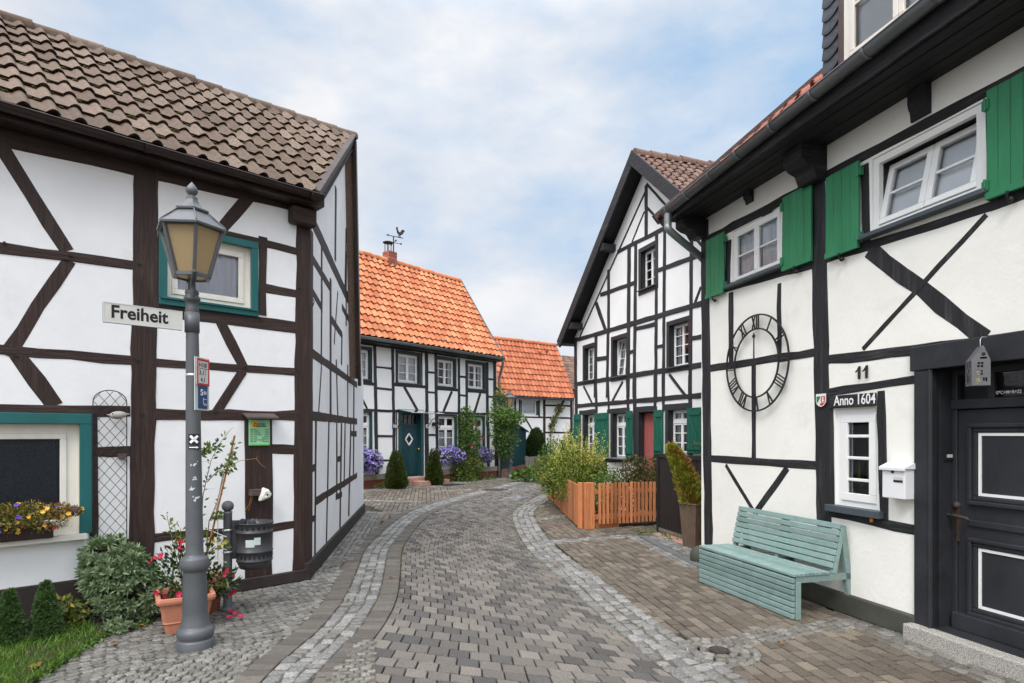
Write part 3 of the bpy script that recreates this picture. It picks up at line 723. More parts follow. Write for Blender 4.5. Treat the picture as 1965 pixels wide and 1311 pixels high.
# yard on the right: running bond in columns, crossed by single rows of setts
fence_c = gnd(1113, 1014)
right_poly = line(R_out)[8:190]+[Vector((1.9, 17.5)), Vector((.98, 16.2)), fence_c.xy, Vector((2.75, 11.4)), Vector((3.2, 9.2)), RF.P(RF.sz(1352, 900)[0], 0).xy, RF.P(-6, 0).xy, Vector((3.0, .5))]
row1 = [gnd(1026, 1040), gnd(1200, 1027), gnd(1215, 1031), gnd(1040, 1046)]
tri_px = [(1330, 1262), (1345, 1240), (1385, 1222), (1600, 1187), (1640, 1190), (1640, 1206), (1440, 1238), (1420, 1275), (1400, 1283)]
tri = [gnd(*p) for p in tri_px]
wallband = [gnd(1640, 1190), gnd(1600, 1187), gnd(1760, 1262), gnd(1965, 1345), gnd(1965, 1308), gnd(1760, 1228)]
pave('yard_paving', M['paver_side'], grid_quads(right_poly, (1.2, 4), -9, .108, .155, .5), 0., .012, .006, .001, tilt=.0025)
def setts_in(poly, o, hd, w, l, z=.008, warp=None, m='mosaic', gap=.012, name='sett_band'):
    return pave(name, M[m], grid_quads(poly, o, hd, w, l, .5, warp), z, gap, .006, .007, .002, .003)
setts_in(row1, gnd(1030, 1043), 80, .10, .10, m='sett')
setts_in([gnd(1018, 995), gnd(1090, 988), gnd(1094, 992), gnd(1020, 1000)], gnd(1020, 997), 75, .10, .11, m='sett')
setts_in([gnd(1030, 971), gnd(1065, 966), gnd(1066, 969), gnd(1030, 974)], gnd(1020, 997), 75, .10, .11, m='sett')
ring_c = gnd(1380, 1250)
Q = []
for k in range(3):
    r0, r1 = .095+k*.075, .095+(k+1)*.075; n = int(2*math.pi*r0/.075); a0 = rng.random()
    for i in range(n):
        p = [a0+2*math.pi*i/n, a0+2*math.pi*(i+1)/n]
        Q.append([(ring_c.x+r*math.cos(a), ring_c.y+r*math.sin(a)) for r, a in ((r0, p[0]), (r0, p[1]), (r1, p[1]), (r1, p[0]))])
pave('sett_ring', M['mosaic'], Q, .012, .012, .009, .004, .007, .003)
ringp = [Vector((ring_c.x+.32*math.cos(a), ring_c.y+.32*math.sin(a))) for a in np.linspace(0, 6.28, 20)[:-1]]
pave('sett_band', M['mosaic'], grid_quads(tri, tri[0], 62, .075, .08, .5, skip=[ringp]), .009, .011, .009, .006, .007, .003)
setts_in(wallband, wallband[0], -14, .085, .13, .007, m='mosaic')
# strip drain and setts by the dark fence
dr = [gnd(1233, 1030), gnd(1338, 1082)]
mb = MB(); mb.beam((dr[0].x, dr[0].y, 0), (dr[1].x-.02, dr[1].y-.2, 0), .12, .03); tag(mb.build('drain_channel', M['zinc']), kind='structure')
dd = (dr[1]-dr[0]).normalized(); de = Vector((dd.y, -dd.x, 0))
for w0, w1 in ((.10, .22), (-.34, -.09)):
    setts_in([dr[0]+de*w0, dr[1]+dd*.2+de*w0, dr[1]+dd*.2+de*w1, dr[0]+de*w1], dr[0], math.degrees(math.atan2(dd.x, dd.y)), .085, .10, .01, m='sett')
# garden bed behind the fence, and the beds on the left
def sheet(name, pts, z, m, kind='structure'):
    mb = MB(); p = [Vector((q[0], q[1], z)) for q in pts]; mb.prism(p, (0, 0, -.06)); return tag(mb.build(name, M[m]), kind=kind)
sheet('garden_soil', [(fence_c.x+.05, fence_c.y+.05), (2.8, 11.5), (3.2, 9.3), GF.P(-4, 0), GF.P(4.5, 0), (1.05, 16.2)], .03, 'soil')
# left: mosaic setts round the lamp, brick courses along the gable
edge = [gnd(20, 1345), gnd(64, 1311), gnd(116, 1276), gnd(174, 1238), gnd(203, 1220), gnd(290, 1196), gnd(330, 1165)]
mos = [gnd(-200, 1500)]+edge+[LF.P(-1.7, 0, -.05), LF.P(0, 0), LG.P(1.4, 0, .02), LG.P(1.4, 0, .42)]+line(L_str)[20:75][::-1]+[Vector((-1.4, 1.5))]
arc = lambda s, t: (s+.10*math.sin(t*1.9+.5), t+.16*math.cos(s*2.6)+.05*math.sin(s*5))
lamp_xy = Vector((-2.537, 4.887))
mb = MB(); mb.prism([Vector((q[0], q[1], -.012)) for q in mos], (0, 0, -.015)); tag(mb.build('sett_bed', M['bed_dark']), kind='structure')
setts_in(mos, (-2.4, 5), 38, .068, .080, .0, arc, gap=.011, name='sett_paving')
gstrip = [LG.P(1.3, 0, .40), LG.P(6.3, 0, .40), Vector((-4.2, 14.6)), Vector((-1.9, 15.2))]+line(L_str)[66:125][::-1]
k_ = [p for p in line(L_str) if 6.6 < p.y < 14.6]
forecourt = [LG.P(1.25, 0, .40)]+[LG.P(6.2, 0, .40), LG.P(7.5, 0, .0)]+[CF.P(-9, 0, .6), CF.P(CF.sz(690, 900)[0], 0, .75), CF.P(CF.sz(957, 900)[0]+.3, 0, .9), Vector((1.0, 24.2))]+[p for p in line(L_str) if 6.9 < p.y < 24][::-1]
pave('forecourt', M['paver_side'], grid_quads(forecourt, (-2.4, 7), -8, .108, .21, .5), 0., .009, .006, .001, tilt=.0025)
setts_in([LG.P(1.2, 0, .0), LG.P(6.3, 0, .0), LG.P(6.3, 0, .42), LG.P(1.2, 0, .42)], LG.P(0, 0), -8, .08, .095, .002, gap=.011)
setts_in([CF.P(-9, 0, 0), CF.P(4, 0, 0), CF.P(4, 0, .95), CF.P(0, 0, .95), CF.P(-.6, 0, 1.25), CF.P(-1.6, 0, .75), CF.P(-9, 0, .75)], CF.P(0, 0), 38, .09, .11, .002, m='sett', gap=.011)
for a_, b_ in (((690, 960.5), (815, 963)), ((695, 984.5), (765, 986)), ((832, 943), (905, 939.5))):
    p, q = gnd(*a_), gnd(*b_); hd = math.degrees(math.atan2(q.x-p.x, q.y-p.y)); e = Vector((q.y-p.y, p.x-q.x, 0)).normalized()*.13
    setts_in([p-e, q-e, q+e, p+e], p, hd, .12, .12, .007, m='sett')
# light setts and covers in the road
setts_in([gnd(965, 957), gnd(985, 950), gnd(1010, 953), gnd(990, 961)], gnd(985, 956), 20, .12, .12, .007, m='sett')
def cover(px, py, r, label, ring=None):
    c = gnd(px, py); t = thing('manhole_cover', label, 'manhole cover', c); mb = MB()
    mb.lathe([(.001, .016), (r*.80, .016), (r*.82, .010), (r*.9, .010), (r*.92, .016), (r, .015), (r+.006, -.02)], c, 32, smooth=False)
    mb.fbox(Facade(c, d=(0, 1)), -.04*r/.08, .04*r/.08, .015, .018, -.012, .012)
    mb.build('cover_plate', M['cast'], t)
    if ring:
        Q = []; n = int(2*math.pi*(r+.06)/.12)
        for i in range(n):
            p = [2*math.pi*i/n, 2*math.pi*(i+1)/n]
            Q.append([(c.x+q*math.cos(a), c.y+q*math.sin(a)) for q, a in ((r+.01, p[0]), (r+.01, p[1]), (r+.13, p[1]), (r+.13, p[0]))])
        pave('sett_ring', M['sett'], Q, .008, .012, .009, .004, .007, .003)
cover(1380, 1250, .078, 'small round rusty valve cover set in a ring of setts near the bench')
cover(950, 940.5, .40, 'large dark manhole cover in the road in front of the orange roofed house', True)

# ---------------------------------------------------------------- left house: brown timber, mossy roof
house = thing('timber_house', 'white house with dark brown timbers and a mossy brown tiled roof, beside the street lamp', 'house', C_L)
LF.crop(); LG.crop(); LEN = -9.5
# windows first: they cut the wall
r1 = R4(LF, 320, 481, (481, 477), (481, 594)); r2 = R4(LF, -110, 152, (152, 814), (152, 1024))
window(house, LF, r1, 1, 1, 'win_cream', .05, .055, .055, transom=0, behind='lace_blue', reveal='win_cream', tilt=0, sill=('teal', .05, .02, .06))
surround(house, LF, r1, .075, 'teal', .03)
window(house, LF, r2, 1, 1, 'win_cream', .06, .085, .05, behind='dark_blind', reveal='win_cream', sill=('win_cream', .10, .045, .05))
surround(house, LF, r2, .095, 'teal', .03, sides='lrt')
eo = .24
z_e = LF.sz(300, 283, eo)[1]; Rg = LG.px(681, 264, .16)
def corner2(F1, o1, F2, o2):
    a = np.array([[F1.n.x, F1.n.y], [F2.n.x, F2.n.y]]); b = np.array([F1.n.dot(F1.o)+o1, F2.n.dot(F2.o)+o2]); x = np.linalg.solve(a, b); return Vector((x[0], x[1], 0))
E = corner2(LF, eo, LG, .16); E.z = z_e
far = LG.px(690, 722, .16)
zw = z_e+.16
gp = lambda P: ((Vector((P.x, P.y))-LG.o).dot(LG.d), P.z-.05)
wm = wall(house, LF, [(LEN, 0), (0, 0), (0, zw-.06), (LEN, zw-.06)], 'plaster_l')
sR, zR = gp(Rg); sF, zF = gp(far)
wm2 = wall(house, LG, [(0, 0), (6.05, 0), (6.05, zF+.05), (sR, zR-.04), (0, zw-.06)], 'plaster_l', holes=[])
wm.add(wm2.v, wm2.f)
d3 = Vector((LF.d.x, LF.d.y, 0))
gfar = LG.P(6.05, 0)
q = [gfar, gfar+d3*LEN]; wm.quad(q[0], q[1], q[1]+Vector((0, 0, zF)), q[0]+Vector((0, 0, zF)))
wm.quad(LF.P(LEN, 0), LF.P(LEN, zw), q[1]+Vector((0, 0, zw)), q[1])
wm.build('wall', M['plaster_l'], house)
# plinth: low under the corner, high under the window
zp1 = LF.sz(560, 1096)[1]; zp2 = LF.sz(100, 1118)[1]; s_step = LF.sz(181, 1000)[0]
mb = MB(); mb.fbox(LF, s_step, .035, 0, zp1, -.1, .035); mb.fbox(LF, LEN, s_step, 0, zp2, -.1, .03)
mb.build('plinth', M['plinth_d'], house, bevel=.008); mb = MB(); mb.fbox(LG, -.035, 6.1, 0, .20, -.1, .035); mb.build('plinth', M['plinth_d'], house, bevel=.008)
timbers(house, LF, 'brown_timber', [
    (281, 318, 271, 1118, 48), (583, 398, 576, 1105, 28), (180, 795, 180, 1090, 17), (496, 800, 497, 1120, 53), (310, 440, 300, 590, 14), (505, 455, 503, 605, 15),
    (-400, 425, 258, 509, 22), (430, 449, 572, 483, 16), (500, 552, 572, 564, 17), (296, 594, 568, 628, 22),
    (-400, 637, 252, 692, 21), (296, 696, 566, 714, 15), (-400, 783, 250, 790, 24), (294, 795, 566, 798, 20),
    (172, 868, 250, 866, 20), (522, 862, 565, 863, 18), (180, 1052, 250, 1043, 19), (290, 1033, 470, 1017, 16), (522, 1013, 565, 1007, 15),
    (-10, 262, 129, 482, 37), (134, 500, 12, 682, 34), (33, 680, 104, 780, 41), (425, 440, 478, 378, 28), (420, 612, 468, 705, 22), (466, 712, 413, 794, 21),
    (-260, 480, -120, 690, 36), (-400, 170, 606, 401, 36)], proud=.004, jit=.005)
timbers(house, LG, 'brown_timber', [
    (597, 418, 679, 598, 26), (593, 486, 634, 553, 18.2), (594, 551, 617, 590, 16.9), (634, 610, 656, 643, 15.6), (656, 588, 673, 621, 13), (592, 673, 685, 739, 15.6),
    (592, 797, 685, 809, 15.6), (592, 903, 606, 896, 14.3), (606, 962, 685, 912, 14.3), (592, 1001, 606, 992, 13), (673, 832, 684, 833, 11.7), (646, 882, 653, 880, 11.7), (644, 955, 656, 949, 11.7),
    (596, 440, 594, 1100, 9.1), (617, 470, 617, 600, 2.6), (634, 535, 634, 800, 3), (644, 360, 643, 500, 2.6), (664, 440, 662, 560, 2.2),
    (606, 802, 604, 1075, 3), (631, 808, 626, 1050, 2.2), (617, 592, 616, 700, 2.2), (617, 702, 611, 796, 2.4), (648, 560, 641, 660, 1.8), (656, 640, 655, 700, 2),
    (646, 812, 646, 955, 2.2), (655, 812, 652, 1015, 2.2), (645, 690, 648, 800, 2.), (667, 700, 667, 806, 1.8), (662, 812, 660, 935, 1.8), (673, 810, 669, 990, 2.2), (679, 700, 678, 915, 2),
    (664, 480, 664, 625, 1.8), (676, 560, 674, 720, 2.2)], proud=.001, jit=.003)
def slope(root, E, Rp, d, a0, a1, m, tw, tl, prof, clips=(), deck='soffit', amp=.034, name='roof', deck_t=.05, thick=.026, deck_gap=.012):
    E = Vector(E); Rp = Vector(Rp); d = Vector(d).normalized(); v = Rp-E; b = v-d*v.dot(d); bl = b.length; b.normalize(); n = d.cross(b)
    if n.z < 0: n = -n
    o = tiles(root, E, d, b, n, a0, a1, bl, tw, tl, M[m], prof, clips, name, thick, amp)
    mb = MB(); k = n*-deck_gap
    c = [E+d*a0+k, E+d*a1+k, E+d*a1+b*bl+k, E+d*a0+b*bl+k]
    mb.prism(c, n*-deck_t)
    dk = mb.build('roof_deck', M[deck], root)
    if clips:
        bm = bmesh.new(); bm.from_mesh(dk.data); off = rootloc(root)
        for cc, nn in clips:
            g = bmesh.ops.bisect_plane(bm, geom=bm.verts[:]+bm.edges[:]+bm.faces[:], plane_co=Vector(cc)-off, plane_no=Vector(nn), clear_outer=True)
            bmesh.ops.holes_fill(bm, edges=[e for e in g['geom_cut'] if isinstance(e, bmesh.types.BMEdge)])
        bm.to_mesh(dk.data); bm.free()
    return b, n, bl
ver = (Rg-E).cross(Vector((0, 0, 1))).normalized()
if ver.dot(Vector((LG.n.x, LG.n.y, 0))) < 0: ver = -ver
v_ = Rg-E; bl_ = (v_-d3*v_.dot(d3)).length; bL, nL, _ = slope(house, E, Rg, -d3, -2.2, 8.6, 'roof_brown', .20, bl_/9, 'hump', [(E-ver*.02, ver)], amp=.046, thick=.036, deck_gap=.11)
mo_v = []; mb = MB()
for k in range(620):
    j = rng.integers(0, 9); i = rng.integers(-10, 42); a_ = i*.20+.11+rng.random()*.09; p = E-d3*a_+bL*(j*bl_/9-.045+rng.normal()*.012)+nL*(.010+.004*rng.random())
    if (p-E).dot(ver) < -.1: mb.ball(p, 1, 3, (.016+.03*rng.random(), .016+.03*rng.random(), .008+.010*rng.random()))
tag(mb.build('moss', M['roof_moss'], house), kind='stuff')
mb = MB()
for k in range(90):
    i = rng.integers(-8, 40); j = rng.integers(1, 9); p = E-d3*(i*.20+.0+rng.random()*.05)+bL*(bl_/9*(j+rng.random()))+nL*.05
    if (p-E).dot(ver) < -.1: mb.ball(p, 1, 3, (.012, .012, .010))
back = -d3
mb = MB(); pb = [far, far+back*9, Rg+back*9, Rg]; mb.prism(pb, (0, 0, -.06)); mb.build('roof_deck', M['roof_brown'], house)
sag = .034                                                      # the old ridge sinks towards the left
for o_ in list(house.children):
    if o_.name.split('.')[0] in ('roof', 'roof_deck', 'moss'):
        off_ = rootloc(house)
        for v in o_.data.vertices:
            q = v.co+off_-E; v.co.z -= sag*max(-2, -q.dot(d3)+1.8)*min(1.05, max(0, q.dot(bL)/bl_))
ridge_caps(house, Rg, Rg-d3*8.6-Vector((0, 0, sag*8.6)), M['roof_brown'], .10, .36)
mb = MB(); up = nL; dv = (Rg-E).normalized()
mb.beam(E-dv*.06+up*-.03-ver*.03, Rg+dv*.03+up*-.03-ver*.03, .075, .20, up); mb.build('bargeboard', M['old_timber_h'], house, bevel=.006)
mb = MB(); dv2 = (far-Rg).normalized(); mb.beam(Rg-dv2*.02-Vector((0, 0, .07)), far+dv2*.1-Vector((0, 0, .07)), .05, .16, (0, 0, 1)); mb.build('bargeboard', M['brown_paint'], house)
mb = MB(); mb.fbox(LF, LEN, .10, z_e-.12, z_e-.02, .0, eo-.02); mb.build('soffit', M['brown_paint'], house)
g0 = E+Vector((LF.n.x, LF.n.y, 0))*.05+Vector((0, 0, -.035))
gutter(house, g0-d3*8.8, g0+d3*.02, .055, M['brown_paint'], (.42, .62, .80, .985))
mb = MB(); mb.fbox(LF, -.24, .06, z_e-.34, z_e-.14, 0, .13); mb.build('corbel', M['brown_timber_h'], house, bevel=.02)
mb = MB()
for (x, y) in ((134, 490), (126, 497), (8, 467), (268, 507), (290, 600), (500, 612), (272, 795), (574, 552), (571, 795), (480, 383), (470, 704), (413, 790), (240, 790), (30, 682), (262, 690), (570, 710)): disc_ = [LF.P(LF.sz(x, y)[0]+.012*math.cos(q), LF.sz(x, y)[1]+.012*math.sin(q), .012) for q in np.linspace(0, 6.283, 9)[:-1]]; mb.prism(disc_, Vector((LF.n.x, LF.n.y, 0))*.014)
mb.build('nail', M['brown_timber_v'], house)
mb = MB(); mb.tube([LG.px(598, 590, .02), LG.px(601, 586, .10), LG.px(603, 578, .10), LG.px(600, 573, .06)], .006, 6); mb.build('hook', M['iron'], house)
# ---------------------------------------------------------------- house no. 10 with the orange roof
h10 = thing('timber_house', 'white house with dark timbers, orange tiled roof, red brick chimney and dark teal front door', 'house', CF.P(0, 0))
K = .15267
c3 = lambda: CF.crop(670, 620, K)
c4 = lambda: CF.crop(670, 770, K)
CF.crop(); sR = CF.sz(953, 800)[0]; sL = -11.0
z_eav = CF.sz(826, 664, .38)[1]
c3(); S2 = ('sill_grey', .06, .03, .06)
ups = [R4(CF, 0, 255, (250, 342), (250, 712)), R4(CF, 612, 872, (870, 412), (870, 768)), R4(CF, 1102, 1322, (1320, 478), (1320, 808)), R4(CF, 1490, 1692, (1690, 530), (1690, 838))]
for i, r in enumerate(ups):
    window(h10, CF, r, 2, 3, 'win_white', .07, .045, .05, .03, behind=('blind', 'blind', 'curtain', 'curtain')[i], reveal='teal_dark', sill=S2, part_curtain=1. if i < 2 else .45)
    surround(h10, CF, r, .10, 'black_paint', .022)
CF.crop()
for q in ((-3.3, 3.3), (-6.2, 3.3)): pass
c4()
lows = [R4(CF, -10, 270, (265, 150), (265, 690)), R4(CF, 1118, 1338, (1335, 190), (1335, 700)), R4(CF, 1490, 1692, (1690, 203), (1690, 700))]
for i, r in enumerate(lows):
    window(h10, CF, r, 2, 3, 'win_white', .07, .045, .05, .03, transom=.27, behind='half', reveal='teal_dark', sill=S2, part_curtain=.62)
    surround(h10, CF, r, .06, 'teal_dark', .02, sides='r'); surround(h10, CF, r, .06, 'black_paint', .02, sides='lt')
# door in its recess
dr_ = R4(CF, 652, 900, (760, 150), (760, 950)); CF.holes.append(dr_)
s0, s1, z0, z1 = dr_; dz0 = CF.sz(760, 950)[1]; zt = CF.sz(760, 303)[1]
mb = MB()
for (a, b, c, d) in ((s0, z0, s1, z0), (s1, z0, s1, z1), (s1, z1, s0, z1), (s0, z1, s0, z0)): mb.quad(CF.P(a, b, .0), CF.P(c, d, .0), CF.P(c, d, -.30), CF.P(a, b, -.30))
o = -.14
mb.fbox(CF, s0, s0+.07, z0, z1, o-.06, o); mb.fbox(CF, s1-.07, s1, z0, z1, o-.06, o); mb.fbox(CF, s0+.07, s1-.07, z1-.06, z1, o-.06, o); mb.fbox(CF, s0+.07, s1-.07, zt-.04, zt+.05, o-.06, o+.015)
mb.fbox(CF, s0+.07, s1-.07, z0, zt-.04, o-.06, o-.015)
door = mb.build('front_door', M['teal_dark'], h10, bevel=.004)
mb = MB(); a, b = s0+.075, s1-.075; mid = (a+b)/2; zb, zt2 = z0+.06, zt-.06; hw = (b-a)/2; stp = .115
n = int((zt2-zb)/stp)+8
for i in range(n):                                                    # chevron boards meeting in the middle
    for sg in (-1, 1):
        zc = zb-.55+i*stp; dy = hw*.85
        P = [(mid+sg*.006, zc), (mid+sg*hw, zc+dy), (mid+sg*hw, zc+dy+stp*.86), (mid+sg*.006, zc+stp*.86)]
        P = [(x, min(max(z, zb), zt2)) for x, z in P]
        if abs(P[0][1]-P[3][1])+abs(P[1][1]-P[2][1]) < .02: continue
        pts = [CF.P(x, z, o-.015) for x, z in P]; mb.prism(pts, Vector((CF.n.x, CF.n.y, 0))*.016)
mb.build('chevron_board', M['teal_dark'], door, bevel=.004)
sd_, zd_ = CF.sz(748, 480, o); mb = MB(); w_, h_ = .155, .19
for k in range(4):
    A_ = [(w_, 0), (0, h_), (-w_, 0), (0, -h_)][k]; B_ = [(w_, 0), (0, h_), (-w_, 0), (0, -h_)][(k+1) % 4]
    mb.beam(CF.P(sd_+A_[0], zd_+A_[1], o+.012), CF.P(sd_+B_[0], zd_+B_[1], o+.012), .045, .03, (CF.n.x, CF.n.y, 0))
mb.build('diamond_frame', M['win_white'], door)
mb = MB(); mb.add([CF.P(sd_+x, zd_+z, o+.006) for x, z in ((w_, 0), (0, h_), (-w_, 0), (0, -h_))], [(0, 1, 2, 3)]); mb.build('pane', M['ink'], door)
mb = MB(); mb.quad(*[CF.P(x, z, o-.03) for x, z in ((s0+.07, zt+.05), (s1-.07, zt+.05), (s1-.07, z1-.06), (s0+.07, z1-.06))]); mb.build('pane', M['glass'], door)
mb = MB(); mb.quad(*[CF.P(x, z, -.299) for x, z in ((s0, z0), (s1, z0), (s1, z1), (s0, z1))]); mb.build('backing', M['interior'], door)
mb = MB()
for k in (1, 2, 3): x = s0+.07+(s1-s0-.14)*k/4; mb.fbox(CF, x-.012, x+.012, zt+.05, z1-.06, o-.04, o-.01)
mb.build('glazing_bar', M['teal_dark'], door)
mb = MB(); kx, kz = CF.sz(862, 602, o); mb.ball(CF.P(kx, kz, o+.05), .04, 8); mb.tube([CF.P(kx, kz, o), CF.P(kx, kz, o+.05)], .012, 6); mb.build('knob', M['gold'], door)
surround(h10, CF, (s0, s1, z0, z1), .12, 'teal_dark', .03, sides='lrt')
c3()
timbers(h10, CF, 'black_timber', [
    (318, 255, 340, 1300, 38), (543, 325, 560, 1300, 36), (970, 375, 980, 1300, 38), (1088, 395, 1098, 1300, 38), (1378, 445, 1380, 1300, 30), (1475, 470, 1478, 1300, 30), (1732, 495, 1738, 1300, 34), (1826, 495, 1834, 1300, 38),
    (600, 335, 606, 780, 14), (912, 375, 914, 800, 14),
    (-200, 722, 320, 768, 40), (560, 772, 960, 803, 38), (1080, 820, 1380, 845, 38), (1470, 852, 1740, 870, 36),
    (335, 552, 530, 572, 26), (345, 818, 540, 838, 28), (980, 618, 1085, 625, 24), (985, 868, 1090, 878, 24), (1390, 672, 1470, 680, 26), (1390, 905, 1470, 915, 26), (1740, 705, 1820, 712, 26), (1740, 925, 1822, 932, 26),
    (80, 790, 226, 1078, 32), (690, 800, 862, 1105, 38), (1290, 860, 1185, 1112, 34), (1650, 880, 1570, 1135, 30), (-200, 170, 1850, 462, 92)], .01)
c4()
timbers(h10, CF, 'black_timber', [
    (330, 100, 352, 1030, 42), (560, 100, 566, 1010, 36), (975, 110, 986, 945, 38), (1100, 110, 1108, 960, 36), (1382, 120, 1388, 940, 30), (1740, 130, 1752, 915, 34), (1842, 130, 1850, 905, 42), (592, 130, 598, 960, 12), (950, 130, 960, 950, 12),
    (-200, 100, 1850, 167, 32),
    (355, 438, 545, 440, 30), (375, 745, 560, 742, 24), (990, 425, 1095, 425, 24), (1745, 430, 1835, 430, 18), (1745, 690, 1840, 690, 22)], .01)
CF.crop()
# body
dep = 4.4; W_ = lambda s, t, z: CF.P(s, z, -t)
Ec = CF.px(962, 684, .42); Ec.z = z_eav
FG = Facade(Ec, d=(-CF.n.x, -CF.n.y)); sr, zr = FG.sz(882, 541); Rc = FG.P(sr, zr)
d3c = Vector((CF.d.x, CF.d.y, 0)); zwall = z_eav+.22
wm = wall(h10, CF, [(sL, .05), (sR, .05), (sR, zwall), (sL, zwall)], 'plaster_c')
tr = sr-.42
wm.add([W_(sR, 0, 0), W_(sR, 2*tr, 0), W_(sR, 2*tr, zwall), W_(sR, tr, zr-.10), W_(sR, 0, zwall)], [(0, 1, 2, 3, 4)])
wm.add([W_(sL, 0, 0), W_(sL, 2*tr, 0), W_(sL, 2*tr, zwall), W_(sL, tr, zr-.10), W_(sL, 0, zwall)], [(0, 1, 2, 3, 4)])
wm.quad(W_(sL, 2*tr, 0), W_(sR, 2*tr, 0), W_(sR, 2*tr, zwall), W_(sL, 2*tr, zwall))
wm.build('wall', M['plaster_c'], h10)
mb = MB(); zpl = CF.sz(820, 921)[1]
zs0 = .28; mb.fbox(CF, sL, CF.sz(776, 900)[0], zs0-.02, zs0+.16, -.05, .05); mb.build('plinth', M['sandstone'], h10, bevel=.01); mb = MB(); mb.fbox(CF, CF.sz(818, 900)[0], sR+.06, zs0-.02, zs0+.16, -.05, .05); mb.build('plinth', M['sandstone'], h10, bevel=.01)
mb = MB(); mb.fbox(CF, sL, sR+.03, 0, zs0-.02, -.05, .03); mb.build('brick_base', M['brick_wall'], h10)
vc = (Rc-Ec).cross(Vector((0, 0, 1))).normalized()
if vc.dot(d3c) < 0: vc = -vc
bC, nC, blC = slope(h10, Ec, Rc, -d3c, -.6, 11.5, 'roof_orange', .245, .30, 'pan', [(Ec-vc*.03, vc)], amp=.062, thick=.055)
Ec2 = Ec+2*(Vector((Rc.x, Rc.y, 0))-Vector((Ec.x, Ec.y, 0)))
mb = MB(); mb.prism([Ec2, Ec2-d3c*11, Rc-d3c*11, Rc], (0, 0, -.06)); mb.build('roof_deck', M['roof_orange'], h10)
ridge_caps(h10, Rc+Vector((0, 0, .02)), Rc-d3c*11, M['roof_orange'], .12, .38)
mb = MB(); dv = (Rc-Ec).normalized(); mb.beam(Ec-dv*.1+nC*.02+vc*.0, Rc+dv*.05+nC*.02, .06, .17, nC); mb.build('bargeboard', M['zinc_dark'], h10)
mb = MB(); mb.fbox(CF, sL, sR+.02, z_eav-.16, z_eav-.05, .0, .36); mb.build('soffit', M['black_paint'], h10)
n3c = Vector((CF.n.x, CF.n.y, 0)); ge = Ec+n3c*.06+Vector((0, 0, -.05))
gutter(h10, ge-d3c*11, ge+d3c*.08, .075, M['zinc'], (.55, .65, .75, .85, .95, .99))
pts = [ge+d3c*.0-Vector((0, 0, .07)), ge+d3c*.02-Vector((0, 0, .22)), CF.P(sR+.05, z_eav-.55, .17), CF.P(sR+.04, z_eav-.8, .10), CF.P(sR+.04, .05, .10)]
mb = MB(); mb.tube(pts, .05, 10); mb.build('downpipe', M['zinc'], h10)
# chimney with a plate cap
FR = Facade(Rc, d=(CF.d.x, CF.d.y)); cs, cz = FR.sz(748, 497); mb = MB()
bz0, bz1 = cz-.55, FR.sz(750, 486)[1]; hwid = (FR.sz(760, 490)[0]-FR.sz(739, 490)[0])*.36; k = 0
z = bz0
while z < bz1-.04:
    off_ = (k % 2)*.13
    for sidek in range(4):
        L2 = 2*hwid; x = -off_
        while x < L2:
            a_, b_ = max(0, x)+.006, min(L2, x+.25)-.006
            if b_-a_ > .03:
                if sidek == 0: mb.fbox(FR, cs-hwid+a_, cs-hwid+b_, z, z+.085, hwid-.05, hwid)
                elif sidek == 1: mb.fbox(FR, cs-hwid+a_, cs-hwid+b_, z, z+.085, -hwid, -hwid+.05)
                elif sidek == 2: mb.fbox(FR, cs-hwid-.002, cs-hwid+.05, z, z+.085, -hwid+a_, -hwid+b_)
                else: mb.fbox(FR, cs+hwid-.05, cs+hwid+.002, z, z+.085, -hwid+a_, -hwid+b_)
            x += .25
    z += .10; k += 1
ch = mb.build('chimney', M['brick'], h10)
mb = MB(); mb.fbox(FR, cs-hwid+.01, cs+hwid-.01, bz0, z-.012, -hwid+.01, hwid-.01); mb.build('chimney_mortar', M['mortar'], ch)
mb = MB(); cp = FR.P(cs-.08, z+.32, 0); mb.lathe([(.001, .05), (.12, .03), (.19, 0), (.18, -.02), (.001, 0)], cp, 20)
for a in range(4): p = FR.P(cs-.08, z-.02, 0)+Vector((math.cos(a*1.57+.4)*.11, math.sin(a*1.57+.4)*.11, 0)); mb.tube([p, p+Vector((0, 0, .34))], .015, 6)
mb.build('chimney_cap', M['rust_iron'], ch)
# steps, canopy
st = [MB(), MB()]; c4()
s0_, s1_ = CF.sz(690, 1000)[0], CF.sz(985, 1000)[0]
mb = MB(); mb.fbox(CF, s0_-.05, s1_+.0, .0, dz0-.02, .0, .34); mb.fbox(CF, s0_+.05, s1_+.35, .0, dz0/2+.02, .341, .72); mb.build('door_step', M['red_stone'], h10, bevel=.012, seg=2)
cz1 = CF.sz(760, 118)[1]; q0, q1 = CF.sz(590, 110)[0], CF.sz(1000, 110)[0]; mb = MB()
mb.hexa([CF.P(q0, cz1+.02, .0), CF.P(q1, cz1+.02, .0), CF.P(q1, cz1-.10, .75), CF.P(q0, cz1-.10, .75), CF.P(q0, cz1+.032, .0), CF.P(q1, cz1+.032, .0), CF.P(q1, cz1-.088, .75), CF.P(q0, cz1-.088, .75)])
can = mb.build('canopy', M['glass'], h10)
mb = MB()
for x in (q0+.08, q1-.08):
    mb.tube([CF.P(x, cz1, .02), CF.P(x, cz1-.11, .72)], .012, 6); mb.tube([CF.P(x, cz1-.55, .02), CF.P(x, cz1-.45, .12), CF.P(x, cz1-.30, .25), CF.P(x, cz1-.20, .5), CF.P(x, cz1-.12, .7)], .012, 6)
    mb.tube([CF.P(x, cz1-.42, .1), CF.P(x, cz1-.33, .02), CF.P(x, cz1-.25, .10), CF.P(x, cz1-.3, .17)], .009, 6)
mb.build('canopy_bracket', M['iron'], can)
